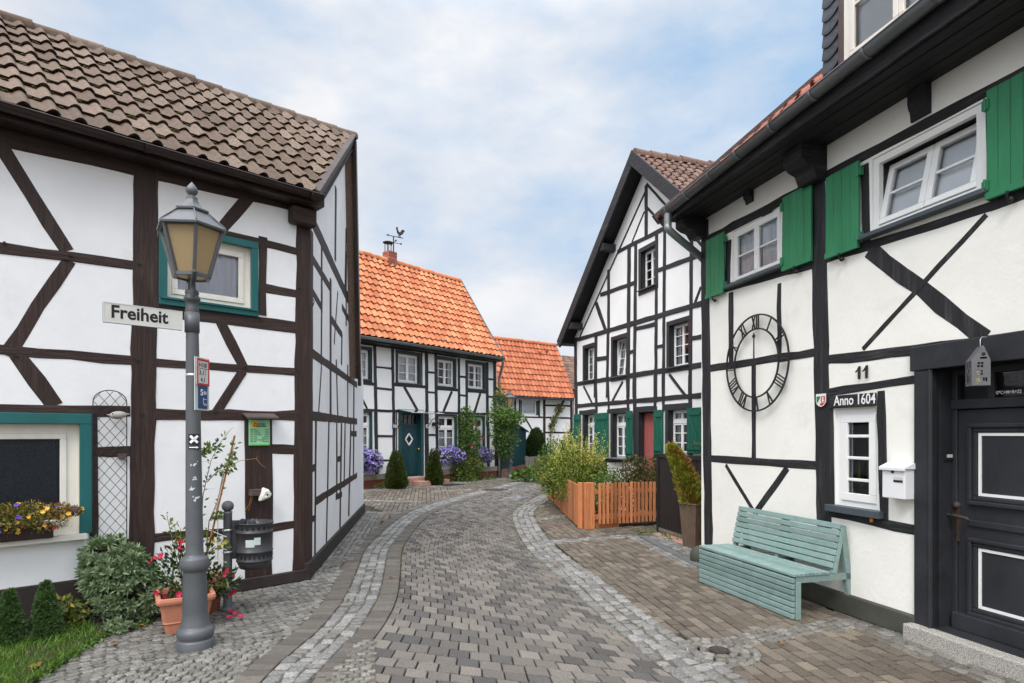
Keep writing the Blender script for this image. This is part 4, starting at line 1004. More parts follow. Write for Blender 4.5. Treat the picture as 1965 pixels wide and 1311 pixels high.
# number plate, bell, sign, wall lamp: each a thing fixed to the wall
sn, zn = CF.sz(560, 312); t = thing('house_number', 'dark blue enamel number plate 10 beside the teal door', 'house number', CF.P(sn, zn-.1, .03))
mb = MB(); mb.fbox(CF, sn-.08, sn+.08, zn-.09, zn+.09, .015, .035); mb.build('plate', M['sign_blue'], t, bevel=.006)
text_mesh('10', .14, CF, sn-.065, zn-.05, .037, .002, .004).build('numerals', M['white_ink'], t)
def disc(F, mb, s, z, r, o0, o1, n=20, mi=0): mb.prism([F.P(s+r*math.cos(6.283*k/n), z+r*math.sin(6.283*k/n), o0) for k in range(n)], Vector((F.n.x, F.n.y, 0))*(o1-o0), mi)
s_, z_ = CF.sz(598, 318); mb = MB(); mb.fbox(CF, s_-.035, s_+.035, z_-.05, z_+.05, .012, .03); tag(mb.build('notice', M['orange_dot'], None, CF.P(s_, z_, .03)), 'small orange notice on the white strip left of the teal door', 'notice')
s_, z_ = CF.sz(975, 315); t = thing('wall_plaque', 'small round white and red plaque on the post right of the teal door', 'plaque', CF.P(s_, z_, .03))
mb = MB(); disc(CF, mb, s_, z_, .068, .02, .04); mb.build('disc', M['mail_white'], t); mb = MB(); disc(CF, mb, s_, z_, .03, .04, .046); mb.build('emblem', M['sign_red'], t)
s_, z_ = CF.sz(1080, 300); t = thing('wall_lamp', 'black carriage lamp with a bell shaped glass on the wall right of the teal door', 'wall lamp', CF.P(s_, z_-.2, .1))
kq = .62; mb = MB(); disc(CF, mb, s_-.18*kq, z_+.05*kq, .11*kq, .02, .05); mb.tube([CF.P(s_-.18*kq, z_+.05*kq, .05), CF.P(s_-.12*kq, z_+.12*kq, .13), CF.P(s_-.05*kq, z_+.24*kq, .16), CF.P(s_, z_+.22*kq, .17)], .014, 8)
mb.lathe([(.02*kq, .24*kq), (.06*kq, .20*kq), (.13*kq, .10*kq), (.14*kq, .05*kq), (.10*kq, .04*kq)], CF.P(s_, z_, .17), 16); mb.build('lamp_arm', M['iron'], t)
mb = MB(); mb.lathe([(.02*kq, -.22*kq), (.07*kq, -.17*kq), (.11*kq, -.06*kq), (.11*kq, .04*kq)], CF.P(s_, z_, .17), 16); mb.build('lamp_glass', M['glass'], t)
CF.crop()
# weather vane on the chimney
vs_, vz0 = FR.sz(760, 488); vz0 = z-.02; vz1 = FR.sz(760, 456)[1]; va = thing('weather_vane', 'dark weather vane with a rooster above the brick chimney', 'weather vane', FR.P(vs_-.12, vz0, 0))
vx = vs_-.12; mb = MB(); mb.tube([FR.P(vx, vz0, 0), FR.P(vx, vz1, 0)], .022, 8)
for ang in (.5, 2.07): dxy = Vector((math.cos(ang), math.sin(ang), 0))*.28; c = FR.P(vx, vz1-.22, 0); mb.tube([c-dxy, c+dxy], .012, 5); mb.ball(c-dxy, .035, 5); mb.ball(c+dxy, .035, 5)
mb.build('pole', M['rust_iron'], va)
k = lambda x, y: FR.px(730+x*.0763, 420+y*.0763)
mb = MB(); mb.tube([k(150, 405), k(570, 490)], .014, 6); th_ = Vector((FR.n.x, FR.n.y, 0))*.02
mb.prism([k(140, 402), k(205, 385), k(195, 408), k(205, 435)], th_)
mb.build('arrow', M['rust_iron'], va)
mb = MB(); mb.prism([k(*p) for p in ((405, 300), (385, 212), (402, 222), (412, 206), (420, 222), (438, 212), (428, 245), (440, 290), (455, 325), (485, 345), (510, 320), (530, 285), (560, 275), (590, 295), (605, 330), (590, 345), (575, 340), (560, 390), (530, 410), (498, 420), (495, 455), (510, 468), (475, 468), (480, 425), (455, 430), (450, 466), (430, 466), (445, 425), (460, 405), (420, 365))], th_)
mb.build('rooster', M['rust_iron'], va)

# ---------------------------------------------------------------- second orange-roofed house beyond
o2 = at(1030, 833, 30); SF = Facade(o2, 2490); n3 = Vector((SF.n.x, SF.n.y, 0)); d3s = Vector((SF.d.x, SF.d.y, 0))
h2 = thing('timber_house', 'low white house with brown timbers and an orange roof, behind the green shed', 'house', o2)
Es = SF.px(1104, 765, .35); FG2 = Facade(Es, d=(-SF.n.x, -SF.n.y)); sr2, zr2 = FG2.sz(1067, 663); Rs = FG2.P(sr2, zr2)
sRt = SF.sz(1100, 800)[0]; sLt = -8.0; zws = Es.z+.1
SF.crop(930, 620, .2442)
w1 = R4(SF, 292, 412, (412, 612), (412, 728)); w0 = R4(SF, 120, 190, (190, 600), (190, 700))
for r in (w1, w0):
    window(h2, SF, r, 1, 1, 'win_white', .06, .05, .05, behind='blind', reveal='teal_dark', sill=('win_white', .05, .05, .03)); surround(h2, SF, r, .07, 'pine_green', .02, sides='lr')
timbers(h2, SF, 'brown_timber', [(240, 590, 240, 1300, 14), (468, 590, 468, 1300, 20), (682, 595, 682, 1300, 20), (250, 735, 690, 748, 14), (475, 646, 680, 652, 14), (470, 860, 690, 862, 14), (318, 745, 372, 840, 14), (625, 600, 515, 830, 20), (120, 578, 700, 598, 18), (275, 600, 275, 740, 12), (428, 605, 428, 740, 12), (120, 735, 250, 735, 14)], .01)
SF.crop()
wm = wall(h2, SF, [(sLt, 0), (sRt, 0), (sRt, zws), (sLt, zws)], 'plaster_c'); tr2 = sr2-.35; W2 = lambda s, t, z: SF.P(s, z, -t)
for sx in (sRt, sLt): wm.add([W2(sx, 0, 0), W2(sx, 2*tr2, 0), W2(sx, 2*tr2, zws), W2(sx, tr2, zr2-.1), W2(sx, 0, zws)], [(0, 1, 2, 3, 4)])
wm.quad(W2(sLt, 2*tr2, 0), W2(sRt, 2*tr2, 0), W2(sRt, 2*tr2, zws), W2(sLt, 2*tr2, zws)); wm.build('wall', M['plaster_c'], h2)
vs2 = (Rs-Es).cross(Vector((0, 0, 1))).normalized()
if vs2.dot(d3s) < 0: vs2 = -vs2
b2, n2, _ = slope(h2, Es, Rs, -d3s, -.5, 9.0, 'roof_red', .24, .32, 'pan', [(Es, vs2)], amp=.06, thick=.055)
mb = MB(); E2b = Es+2*(Vector((Rs.x, Rs.y, 0))-Vector((Es.x, Es.y, 0))); mb.prism([E2b, E2b-d3s*9, Rs-d3s*9, Rs], (0, 0, -.06)); mb.build('roof_deck', M['roof_red'], h2)
ridge_caps(h2, Rs, Rs-d3s*9, M['roof_red'], .12, .38)
gutter(h2, Es+n3*.06-Vector((0, 0, .06))-d3s*9, Es+n3*.06-Vector((0, 0, .06)), .07, M['zinc_dark'])
mb = MB()
for x, y in ((1033, 681), (1047, 677)):
    FS = Facade(Es, d=(SF.d.x, SF.d.y)); u, v = ray(x, y); pn = n2; den = Vector((u, 1, v)).dot(pn); t_ = (Es-Vector((0, 0, H))).dot(pn)/den; p = Vector((u*t_, t_, H+v*t_))
    mb.tube([p, p+pn*.12+Vector((0, 0, .14))], .09, 8)
mb.build('roof_vent', M['roof_red'], h2)
# roof of a farther house
o3 = at(1100, 833, 44); h3 = thing('brick_house', 'far house with a maroon tiled roof showing between the orange roof and the gabled house', 'house', o3)
TF = Facade(o3, 2490); E3 = TF.px(1112, 775, .3); E3.z = TF.sz(1100, 748)[1]; F3 = Facade(E3, d=(-TF.n.x, -TF.n.y)); zt3 = TF.sz(1095, 686, -3)[1]; R3 = F3.P(3.0, zt3)
d33 = Vector((TF.d.x, TF.d.y, 0)); slope(h3, E3, R3, -d33, -8, 7, 'roof_maroon', .26, .34, 'pan', amp=.05)
mb = MB(); mb.fbox(TF, -6.5, 7, 0, E3.z, -5.5, 0); mb.build('wall', M['brick_wall'], h3)
mb = MB(); E3b = E3+2*(Vector((R3.x, R3.y, 0))-Vector((E3.x, E3.y, 0))); mb.prism([E3b+d33*8, E3b-d33*7, R3-d33*7, R3+d33*8], (0, 0, -.06)); mb.build('roof_deck', M['roof_maroon'], h3)

# ---------------------------------------------------------------- gabled black-and-white house
hg = thing('gabled_house', 'tall white gabled house with black timbers, a faded red door and pine green shutters', 'house', GF.P(0, 0))
c5 = lambda: GF.crop(1030, 280, .3660)
c6 = lambda: GF.crop(1030, 720, .27468)
c5(); SG = ('sill_grey', .07, .02, .06)
gw = [R4(GF, 548, 624, (548, 560), (548, 760)), R4(GF, 252, 308, (252, 1065), (252, 1235)), R4(GF, 402, 472, (402, 1022), (402, 1215)), R4(GF, 697, 798, (697, 945), (697, 1165))]
for i, r in enumerate(gw):
    window(hg, GF, r, 2, 4, 'win_white', .10, .026, .026, .018, behind='curtain', reveal='black_paint', sill=SG, tilt=7 if i == 2 else 0, part_curtain=.0001 if i == 0 else .5); surround(hg, GF, r, .09, 'black_paint', .02)
c6()
gl = [R4(GF, 335, 408, (335, 280), (335, 545)), R4(GF, 533, 628, (533, 270), (533, 575)), R4(GF, 922, 1055, (922, 247), (922, 550))]
for i, r in enumerate(gl):
    window(hg, GF, r, 2, 3, 'win_white', .10, .030, .030, .020, transom=.25, behind='curtain', reveal='black_paint', sill=('zinc', .12, .03, .10), part_curtain=.5); surround(hg, GF, r, .10, 'black_paint', .02)
rd = R4(GF, 718, 822, (718, 262), (718, 640)); rd = (rd[0], rd[1], .12, rd[3]); GF.holes.append(rd)
s0, s1, z0, z1 = rd; mb = MB()
for (a, b, c, d) in ((s0, z0, s1, z0), (s1, z0, s1, z1), (s1, z1, s0, z1), (s0, z1, s0, z0)): mb.quad(GF.P(a, b, 0), GF.P(c, d, 0), GF.P(c, d, -.2), GF.P(a, b, -.2))
mb.quad(*[GF.P(x, z, -.199) for x, z in ((s0, z0), (s1, z0), (s1, z1), (s0, z1))])
door = mb.build('door_frame', M['black_paint'], hg)
mb = MB(); n = 6
for k in range(n): mb.fbox(GF, s0+(s1-s0)*k/n+.004, s0+(s1-s0)*(k+1)/n-.004, z0, z1-.01, -.15, -.11)
for k in range(1, n): x = s0+(s1-s0)*k/n; mb.fbox(GF, x-.022, x+.022, z0+.25, z0+1.15, -.112, -.095)
mb.build('door', M['red_door'], door, bevel=.005)
mb = MB(); mb.fbox(GF, s1-.10, s1-.07, z0+.95, z0+1.1, -.11, -.09); mb.tube([GF.P(s1-.085, z0+1.03, -.09), GF.P(s1-.085, z0+1.03, -.05), GF.P(s1-.2, z0+1.03, -.05)], .01, 6); mb.build('handle', M['iron'], door)
surround(hg, GF, rd, .10, 'black_paint', .02, sides='lrt')
c5()
timbers(hg, GF, 'black_timber', [
    (205, 1005, 205, 1320, 13), (577, 225, 226, 1003, 16), (577, 200, 900, 560, 22), (575, 205, 575, 475, 15), (565, 345, 500, 505, 16), (580, 325, 672, 425, 20),
    (425, 555, 668, 435, 22), (335, 782, 525, 715, 22), (630, 656, 900, 555, 24), (210, 1018, 900, 815, 26), (200, 1250, 900, 1143, 26),
    (310, 1120, 378, 1110, 22), (480, 1085, 517, 1075, 20), (628, 1055, 668, 1047, 18), (810, 1010, 870, 1001, 24), (517, 960, 625, 936, 22),
    (378, 650, 378, 985, 12), (375, 985, 370, 1320, 12), (486, 520, 480, 1320, 16), (521, 500, 517, 940, 14), (630, 455, 625, 1320, 14), (672, 410, 665, 1320, 14), (813, 460, 806, 1320, 16), (312, 1000, 308, 1320, 14), (517, 940, 511, 1320, 14),
    (313, 825, 362, 968, 16), (862, 740, 830, 825, 14)], .012)
c6()
timbers(hg, GF, 'black_timber', [
    (277, 60, 280, 700, 18), (415, 60, 420, 260, 14), (500, 30, 505, 260, 12), (633, 0, 640, 250, 16), (685, 0, 690, 700, 22), (828, 0, 830, 700, 18), (883, 0, 888, 250, 18), (1072, 0, 1078, 700, 24),
    (270, 217, 1240, 133, 32), (300, 262, 420, 250, 28), (495, 252, 650, 240, 30), (690, 237, 825, 226, 26), (885, 222, 1075, 208, 32),
    (270, 600, 690, 590, 28), (830, 585, 1240, 570, 28), (480, 580, 485, 720, 20),
    (328, 78, 388, 195, 24), (602, 45, 528, 185, 26), (928, -5, 1038, 140, 32)], .012)
c5(); sa, za = GF.sz(1212, 297, .36)
GF.crop(); sa, za = GF.sz(1212, 296, .36); sl, zl = GF.sz(1071, 655, .36); srr = sa-(sl-sa)
sap = GF.sz(1240, 400)[0]; scorner = GF.sz(1102, 800)[0]
pitch = (za-zl)/(sl-sa); zat = lambda s, o=0: za-abs(s-sa)*pitch-o
sright = sa-(scorner-sa)
wm = wall(hg, GF, [(scorner, 0), (scorner, zat(scorner, .14)), (sa, za-.14), (sright, zat(sright, .14)), (sright, 0)], 'plaster_c')
DEP = 8.
for sx in (scorner, sright): wm.quad(GF.P(sx, 0, 0), GF.P(sx, 0, -DEP), GF.P(sx, zat(sx, .14), -DEP), GF.P(sx, zat(sx, .14), 0))
wm.add([GF.P(s, z, -DEP) for s, z in ((scorner, 0), (scorner, zat(scorner, .14)), (sa, za-.14), (sright, zat(sright, .14)), (sright, 0))], [(0, 1, 2, 3, 4)])
wm.build('wall', M['plaster_c'], hg)
n3g = Vector((GF.n.x, GF.n.y, 0)); d3g = Vector((GF.d.x, GF.d.y, 0)); top = GF.P(sa, za, .36)
eR = GF.P(srr, zl, .36); eL = GF.P(sl, zl, .36)
bG, nG, _ = slope(hg, eR, top, -n3g, .04, DEP+.3, 'roof_maroon', .20, .25, 'hump', amp=.045)
mb = MB(); mb.prism([eL, eL-n3g*(DEP+.3), top-n3g*(DEP+.3), top], (0, 0, -.06)); mb.build('roof_deck', M['soffit'], hg)
bL2, nL2, _ = slope(hg, eL, top, -n3g, .04, DEP+.3, 'roof_maroon', .30, .30, 'double', amp=.05)
ridge_caps(hg, top-n3g*.05+Vector((0, 0, .02)), top-n3g*(DEP+.2), M['roof_maroon'], .12, .36)
mb = MB()
for e_, nn in ((eL, nL2), (eR, nG)):
    dv = (top-e_).normalized(); mb.beam(e_-dv*.06+nn*-.05+n3g*(-.02 if e_ is eL else .005), top+dv*.02+nn*-.05+n3g*(-.02 if e_ is eL else .005), .045, .24, nn)
mb.build('bargeboard', M['black_timber_h'], hg)
mb = MB()
for (x, y) in ((362, 575), (195, 985)):
    mb = MB(); GF.crop(1030, 280, .366); s_, z_ = GF.sz(x, y, .2); mb.fbox(GF, s_-.10, s_+.06, zat(s_, .33), zat(s_, .17), -.05, .33); mb.build('purlin_end', M['black_timber_h'], hg, bevel=.01)
GF.crop()
gutter(hg, eL+d3g*.05-Vector((0, 0, .05)), eL+d3g*.05-Vector((0, 0, .05))-n3g*DEP, .06, M['zinc_dark'])
def shutter(root, F, s0, s1, z0, z1, m, boards=4, brace=True, off=.03, ang=0, hinge='l', batten=True):
    mb = MB(); n = boards
    for k in range(n): mb.fbox(F, s0+(s1-s0)*k/n+.003, s0+(s1-s0)*(k+1)/n-.003, z0, z1, off, off+.025)
    mb.fbox(F, s0+.004, s1-.004, z0+.002, z1-.002, off+.002, off+.019)
    if batten:
        for z in (z0+.12*(z1-z0), z1-.12*(z1-z0)): mb.fbox(F, s0+.02, s1-.02, z-.035, z+.035, off+.025, off+.042)
        if brace:
            a, b = F.P(s0+.06, z0+.12*(z1-z0)+.03, off+.034), F.P(s1-.06, z1-.12*(z1-z0)-.03, off+.034); mb.beam(a, b, .06, .016, (F.n.x, F.n.y, 0))
    return mb.build('shutter', M[m], root, bevel=.003)
c6()
for x0, x1, yt, yb in ((258, 302, 272, 560), (403, 497, 264, 572), (622, 665, 250, 580), (817, 878, 243, 556), (1048, 1150, 227, 548)):
    r = R4(GF, x0, x1, ((x0+x1)/2, yt), ((x0+x1)/2, yb), .05); shutter(hg, GF, *r, 'pine_green', 4, True, .03)
GF.crop()
# ---------------------------------------------------------------- house no. 11 on the right
h11 = thing('timber_house', 'white house with tarred black timbers, green shutters, dormer and a black panelled door', 'house', C_R)
c7 = lambda: RF.crop(1260, 0, .42727)
c8 = lambda: RF.crop(1320, 550, .58056)
c10 = lambda: RF.crop(1540, 640, .28986)
c11 = lambda: RF.crop(1700, 630, .51961)
RF.crop(); n3r = Vector((RF.n.x, RF.n.y, 0)); d3r = Vector((RF.d.x, RF.d.y, 0)); s_far = RF.sz(1346, 900)[0]; s_near = -5.2
c7(); SR = ('sill_grey', .09, .035, .07)
u1 = R4(RF, 340, 562, (340, 1042), (340, 1283)); u2 = R4(RF, 968, 1466, (968, 716), (968, 1055))
window(h11, RF, u1, 2, 2, 'win_white', .02, .045, .04, .022, behind='curtain', reveal='win_white', sill=SR)
window(h11, RF, u2, 2, 2, 'win_white', .015, .06, .055, .025, behind='blind', reveal='win_white', sill=SR, tilt=13)
c8(); v1 = R4(RF, 486, 632, (486, 406), (486, 722))
window(h11, RF, v1, 1, 4, 'win_white', .03, .055, .075, .028, behind='curtain', part_curtain=.42, reveal='win_white', sill=('sill_grey', .07, .06, .06))  # pale side curtains added to lighten the dark panes
# door: cut, frame, leaf
c11(); sdl = RF.sz(180, 600)[0]; zdt = RF.sz(180, 152)[1]; s_dr = sdl-1.55
u_, v_ = ray(1700+245*.51961, 900); p = RF.P(sdl, 0)
# depth of the recess from where the reveal ends in the photograph
dd_ = (u_*p.y-p.x)/(-(u_*RF.n.y-RF.n.x)); dd_ = abs(dd_); dd_ = min(.34, max(.18, dd_))
drect = (s_dr, sdl, .14, zdt); RF.holes.append(drect); o = -dd_
mb = MB(); s0, s1, z0, z1 = drect
for (a, b, c, d) in ((s0, z0, s1, z0), (s1, z0, s1, z1), (s1, z1, s0, z1), (s0, z1, s0, z0)): mb.quad(RF.P(a, b, .02), RF.P(c, d, .02), RF.P(c, d, o-.1), RF.P(a, b, o-.1))
sfl = RF.sz(114, 600)[0]; mb.fbox(RF, sdl, sfl, .10, zdt, -.05, .035); mb.fbox(RF, s_dr-.16, s_dr, .10, zdt, -.05, .035)
mb.fbox(RF, s_dr-.18, sfl+.03, zdt, zdt+.20, -.05, .045); mb.fbox(RF, sdl+.001, sdl+.02, .12, zdt-.002, .036, .05)
frame = mb.build('door_frame', M['black_paint'], h11, bevel=.008)
zb = lambda y: RF.sz(300, y, o)[1]
mb = MB(); ztr0, ztr1 = zb(298), zb(262)
mb.fbox(RF, s0, s1, ztr0, ztr1, o-.06, o+.02); mb.fbox(RF, s0, s1, z1-.05, z1, o-.06, o); mb.fbox(RF, s1-.04, s1, z0, z1, o-.06, o+.004)
mb.fbox(RF, s0, s1-.04, z0+.02, ztr0-.005, o-.06, o-.012)
door = mb.build('door', M['door_black'], h11, bevel=.004)
def mould(mb, a0, a1, b0, b1):
    panel_line(RF, mb, a0, a1, b0, b1, o-.02, o+.022, .035); panel_line(RF, mb, a0+.035, a1-.035, b0+.035, b1-.035, o-.02, o+.006, .035)
up_ = (zb(352), zb(650)); lo_ = (zb(770), zb(1058))
sp1 = RF.sz(305, 600, o)[0]; sp0 = s0+.19
mb = MB(); mould(mb, sp0, sp1, up_[1], up_[0]); mould(mb, sp0, sp1, lo_[1], lo_[0]); mb.fbox(RF, sp0, sp1, zb(730), zb(705), o-.012, o+.004)
mb.fbox(RF, s0, s1-.03, z0+.0, z0+.13, o-.02, o+.05); mb.build('panel_moulding', M['door_black'], door, bevel=.008, seg=2)
mb = MB()
for b1, b0 in (up_, lo_): panel_line(RF, mb, sp0+.075, sp1-.075, b0+.075, b1-.075, o-.02, o-.004, .022)
mb.build('panel_line', M['win_white'], door)
mb = MB(); panes = ((s1-.28, s1-.05), (s0+.45, s1-.33), (s0+.05, s0+.40))
for a, b in panes: mb.quad(*RF.face(a, b, ztr1+.01, z1-.05, o-.03))
mb.build('pane', M['glass'], door)
mb = MB(); mb.quad(*[RF.P(x, z, o-.09) for x, z in ((s0, z0), (s1, z0), (s1, z1), (s0, z1))])
for x in (s1-.305, s0+.425): mb.fbox(RF, x-.025, x+.025, ztr1, z1-.05, o-.05, o-.01)
mb.build('backing', M['door_black'], door)
hs, hz = RF.sz(262, 690, o); mb = MB(); mb.fbox(RF, hs-.022, hs+.022, hz-.21, hz+.07, o-.012, o+.004)
mb.ball(RF.P(hs, hz+.08, o), .03, 6, (1, 1, 1)); mb.tube([RF.P(hs, hz, o), RF.P(hs, hz, o+.05), RF.P(hs-.03, hz, o+.06), RF.P(hs-.12, hz-.008, o+.055), RF.P(hs-.14, hz-.02, o+.05)], [.011, .011, .012, .014, .008], 8); mb.tube([RF.P(hs, hz, o+.05), RF.P(hs+.05, hz+.005, o+.055)], .008, 6)
mb.build('handle', M['rust_iron'], door)
RF.crop(); q = RF.sz(1904, 757, o); c11(); text_mesh('20*C+M+B+22', .036, RF, q[0], q[1], o-.022, .001, .0004, flip=-1, width=q[0]-(RF.crop(), RF.sz(1956, 752, o)[0])[1]).build('chalk_inscription', M['white_ink'], door)
mb = MB(); th0 = RF.sz(90, 1110, .12)[0]; mb.fbox(RF, s_dr-.3, sfl+.02, -.02, .135, -.35, .13); mb.build('threshold', M['granite'], h11, bevel=.012, seg=2)
# timbers
RF.crop()
timbers(h11, RF, 'tar_timber', [
    (1352, 425, 1360, 1046, 15), (1569, 325, 1582, 1012, 29), (1358, 708, 1566, 676, 15), (1562, 694, 2050, 638, 22)], .003, jit=.006)
c7()
timbers(h11, RF, 'tar_timber', [
    (205, 1090, 700, 830, 42), (745, 798, 1750, 272, 50), (300, 1297, 720, 1180, 40), (740, 1165, 1000, 1090, 46), (930, 1112, 1545, 912, 40), (1500, 925, 1750, 830, 50),
    (325, 1080, 318, 1290, 26), (935, 740, 945, 1110, 40), (1490, 470, 1500, 900, 26), (575, 930, 575, 1190, 22)], .003, jit=.006)
RF.crop()
timbers(h11, RF, 'tar_timber', [(1668, 480, 1890, 650, 45), (1893, 412, 1656, 670, 15)], .003, jit=.006)
c8()
timbers(h11, RF, 'tar_timber', [
    (143, 20, 143, 258, 15), (303, -10, 303, 232, 13), (218, 245, 218, 568, 13), (62, 568, 425, 591, 26), (125, 590, 222, 748, 23), (330, 600, 222, 748, 26),
    (450, 352, 760, 306, 28), (637, 345, 650, 770, 29), (470, 748, 765, 808, 32), (472, 380, 478, 735, 16)], .003, jit=.006)
c10(); mb = MB(); a, b = RF.sz(192, 430), RF.sz(492, 430); zb0, zb1 = RF.sz(192, 497)[1], RF.sz(192, 415)[1]
mb.fbox(RF, b[0], a[0], zb0, zb1, -.02, .030); brd = mb.build('lintel_board', M['tar_timber_h'], h11, bevel=.006)
ta = RF.sz(208, 470, .03); text_mesh('Anno 1604', .135, RF, ta[0], ta[1]-.012, .031, .002, .0008, flip=-1, width=ta[0]-RF.sz(483, 450, .03)[0]).build('inscription', M['white_ink'], brd)
RF.crop()
# corbels: beam ends under the eaves
def corbel(s, z1, h, w, dep): 
    mb = MB(); pr = [(0, z1), (dep, z1), (dep, z1-h*.45), (dep*.8, z1-h*.62), (dep*.55, z1-h*.7), (dep*.4, z1-h), (0, z1-h)]
    pts = [RF.P(s-w/2, z, q) for q, z in pr]; mb.prism(pts, d3r*w); mb.build('corbel', M['tar_timber_h'], h11, bevel=.01)
zs = 4.56
c7(); corbel(RF.sz(722, 700)[0], zs, .34, .26, .30); corbel(RF.sz(1192, 420)[0], zs, .26, .17, .06); corbel(RF.sz(422, 870)[0], zs, .15, .12, .06); corbel(RF.sz(205, 1000)[0], zs, .26, .20, .34); corbel(RF.sz(1850, 100)[0], zs, .3, .2, .2)
# walls and roof
RF.crop(); eo = .50
wm = wall(h11, RF, [(s_near, 0), (s_far, 0), (s_far, zs+.05), (s_near, zs+.05)], 'plaster_r')
tt = .47; DEPr = 4.6
Wr = lambda s, t, z: RF.P(s, z, -t)
mb = MB(); mb.fbox(RF, sfl-.01, s_far+.02, 0, .19, -.1, .045); mb.build('plinth', M['plinth_r'], h11, bevel=.01); mb = MB(); mb.fbox(RF, s_near, s_dr-.16, 0, .19, -.1, .045); mb.build('plinth', M['plinth_r'], h11, bevel=.01)
mb = MB(); mb.ball(RF.P(s_far-.02, .06, .05), .12, 8, (1, 1, 1.25)); mb.build('corner_stone', M['plinth_r'], h11)
gA = RF.px(1275, 407, eo+.09); gB = RF.px(1760, 20, eo+.09); gd = (gB-gA).normalized(); Lg = (RF.P(s_near, 0, eo+.09)-gA); Lg.z = 0; gE = gA+gd*(Lg.length/math.hypot(gd.x, gd.y))
Er = RF.P(s_far+.16, gA.z+.0, eo+.03); FE = Facade(Er, d=(-RF.n.x, -RF.n.y)); tq, zq_ = FE.sz(1578, 143); pr_ = (zq_-Er.z)/tq; zrd = Er.z+(DEPr/2+eo)*pr_
Rr = RF.P(s_far+.16, zrd, -DEPr/2); slope(h11, Er, Rr, gd, 0.0, 9.2, 'roof_rust', .25, .30, 'pan', amp=.03)
mb = MB(); Er2 = Er+2*(Vector((Rr.x, Rr.y, 0))-Vector((Er.x, Er.y, 0))); mb.prism([Er2, Er2-d3r*9, Rr-d3r*9, Rr], (0, 0, -.06)); mb.build('roof_deck', M['roof_red'], h11)
for sx in (s_far, s_near): wm.add([Wr(sx, 0, 0), Wr(sx, DEPr, 0), Wr(sx, DEPr, zs), Wr(sx, DEPr/2, zrd-.12), Wr(sx, 0, zs)], [(0, 1, 2, 3, 4)])
wm.quad(Wr(s_near, DEPr, 0), Wr(s_far, DEPr, 0), Wr(s_far, DEPr, zs), Wr(s_near, DEPr, zs)); wm.build('wall', M['plaster_r'], h11)
mb = MB(); dvr = (Rr-Er).normalized(); upr = dvr.cross(d3r); upr = upr if upr.z > 0 else -upr
mb.beam(Er+d3r*.02+upr*.02-dvr*.05, Rr+d3r*.02+upr*.02, .05, .14, upr); mb.build('bargeboard', M['old_timber_h'], h11)
mb = MB(); nb = 5
for k in range(nb): mb.fbox(RF, s_near, s_far+.12, zs-.015-.004*(k % 2), zs+.02, .0+eo*k/nb+.004, eo*(k+1)/nb-.004)
mb.build('soffit', M['soffit'], h11, bevel=.004)
mb = MB(); A0, A1 = RF.P(s_far+.13, 4.50, eo), RF.P(s_near, 4.64, eo)
mb.hexa([A0, A1, A1+n3r*.03, A0+n3r*.03, A0+Vector((0, 0, .17)), A1+Vector((0, 0, .17)), A1+n3r*.03+Vector((0, 0, .17)), A0+n3r*.03+Vector((0, 0, .17))]); mb.build('fascia', M['tar_timber_h'], h11)
gutter(h11, gA, gE, .068, M['zinc_dark'], (.015, .075, .14, .205, .275, .345, .42, .5, .6), n=10)
pc = RF.P(s_far+.06, 0, -.20)
pts = [gA+gd*.10-Vector((0, 0, .05)), gA+gd*.09-Vector((0, 0, .2)), gA+gd*.10-n3r*.05-Vector((0, 0, .30)), Vector((pc.x, pc.y, 0))+n3r*.12+Vector((0, 0, 4.05)), Vector((pc.x, pc.y, 3.85)), Vector((pc.x, pc.y, 3.5)), Vector((pc.x, pc.y, .1))]
def smooth(pts, n=4):
    out = []
    P = [pts[0]]+list(pts)+[pts[-1]]
    for i in range(1, len(P)-2):
        for t in np.linspace(0, 1, n, endpoint=False):
            p0, p1, p2, p3 = P[i-1], P[i], P[i+1], P[i+2]; out.append(.5*((2*p1)+(p2-p0)*t+(2*p0-5*p1+4*p2-p3)*t*t+(3*p1-p0-3*p2+p3)*t**3))
    return out+[pts[-1]]
mb = MB(); mb.tube(smooth(pts, 5), .048, 12); mb.build('downpipe', M['zinc'], h11)
# dormer: slate strip, weathered post, window
do = .20; RF.crop(); sd0 = RF.sz(1579, 60, do)[0]; sd1 = RF.sz(1612, 60, do)[0]; sd2 = RF.sz(1622, 60, do)[0]
mb = MB(); mb.fbox(RF, -2.2, sd0-.005, 4.6, 7.4, -1.8, do-.25); mb.fbox(RF, sd1, sd0-.004, 4.6, 7.4, do-.25, do-.02); mb.fbox(RF, -2.4, sd0+.10, 7.4, 7.55, -1.8, do+.15); dm = mb.build('dormer', M['slate'], h11)
mb = MB(); zz = 4.7; k = 0
while zz < 7.3:
    for (a, b) in ((sd0, sd1),):
        n = 6; top_ = zz+.19; vs = []
        for i in range(n+1):
            t = i/n; x = a+(b-a)*t; vs.append(RF.P(x, zz+.045*(2*abs(t-.5))**2+(.03*t), do+.014))
        vs += [RF.P(b, top_, do-.006), RF.P(a, top_, do-.006)]; mb.prism(vs, n3r*-.012)
    zz += .125; k += 1
mb.build('slate_shingle', M['slate'], dm)
mb = MB(); mb.fbox(RF, sd2, sd1, 4.6, 7.4, do-.05, do+.02); mb.build('corner_post', M['old_timber_v'], dm)
F2 = Facade((RF.o+RF.n*(do+.002)), d=(RF.d.x, RF.d.y)); ws = sd2-.002; wz = F2.sz(1640, 30)[1]
rr_ = (ws-1.15, ws, 5.0, 6.5); wdm = window(h11, F2, rr_, 2, 3, 'win_cream', -.015, .07, .05, .03, behind='blind', reveal='win_cream', name='dormer_window')
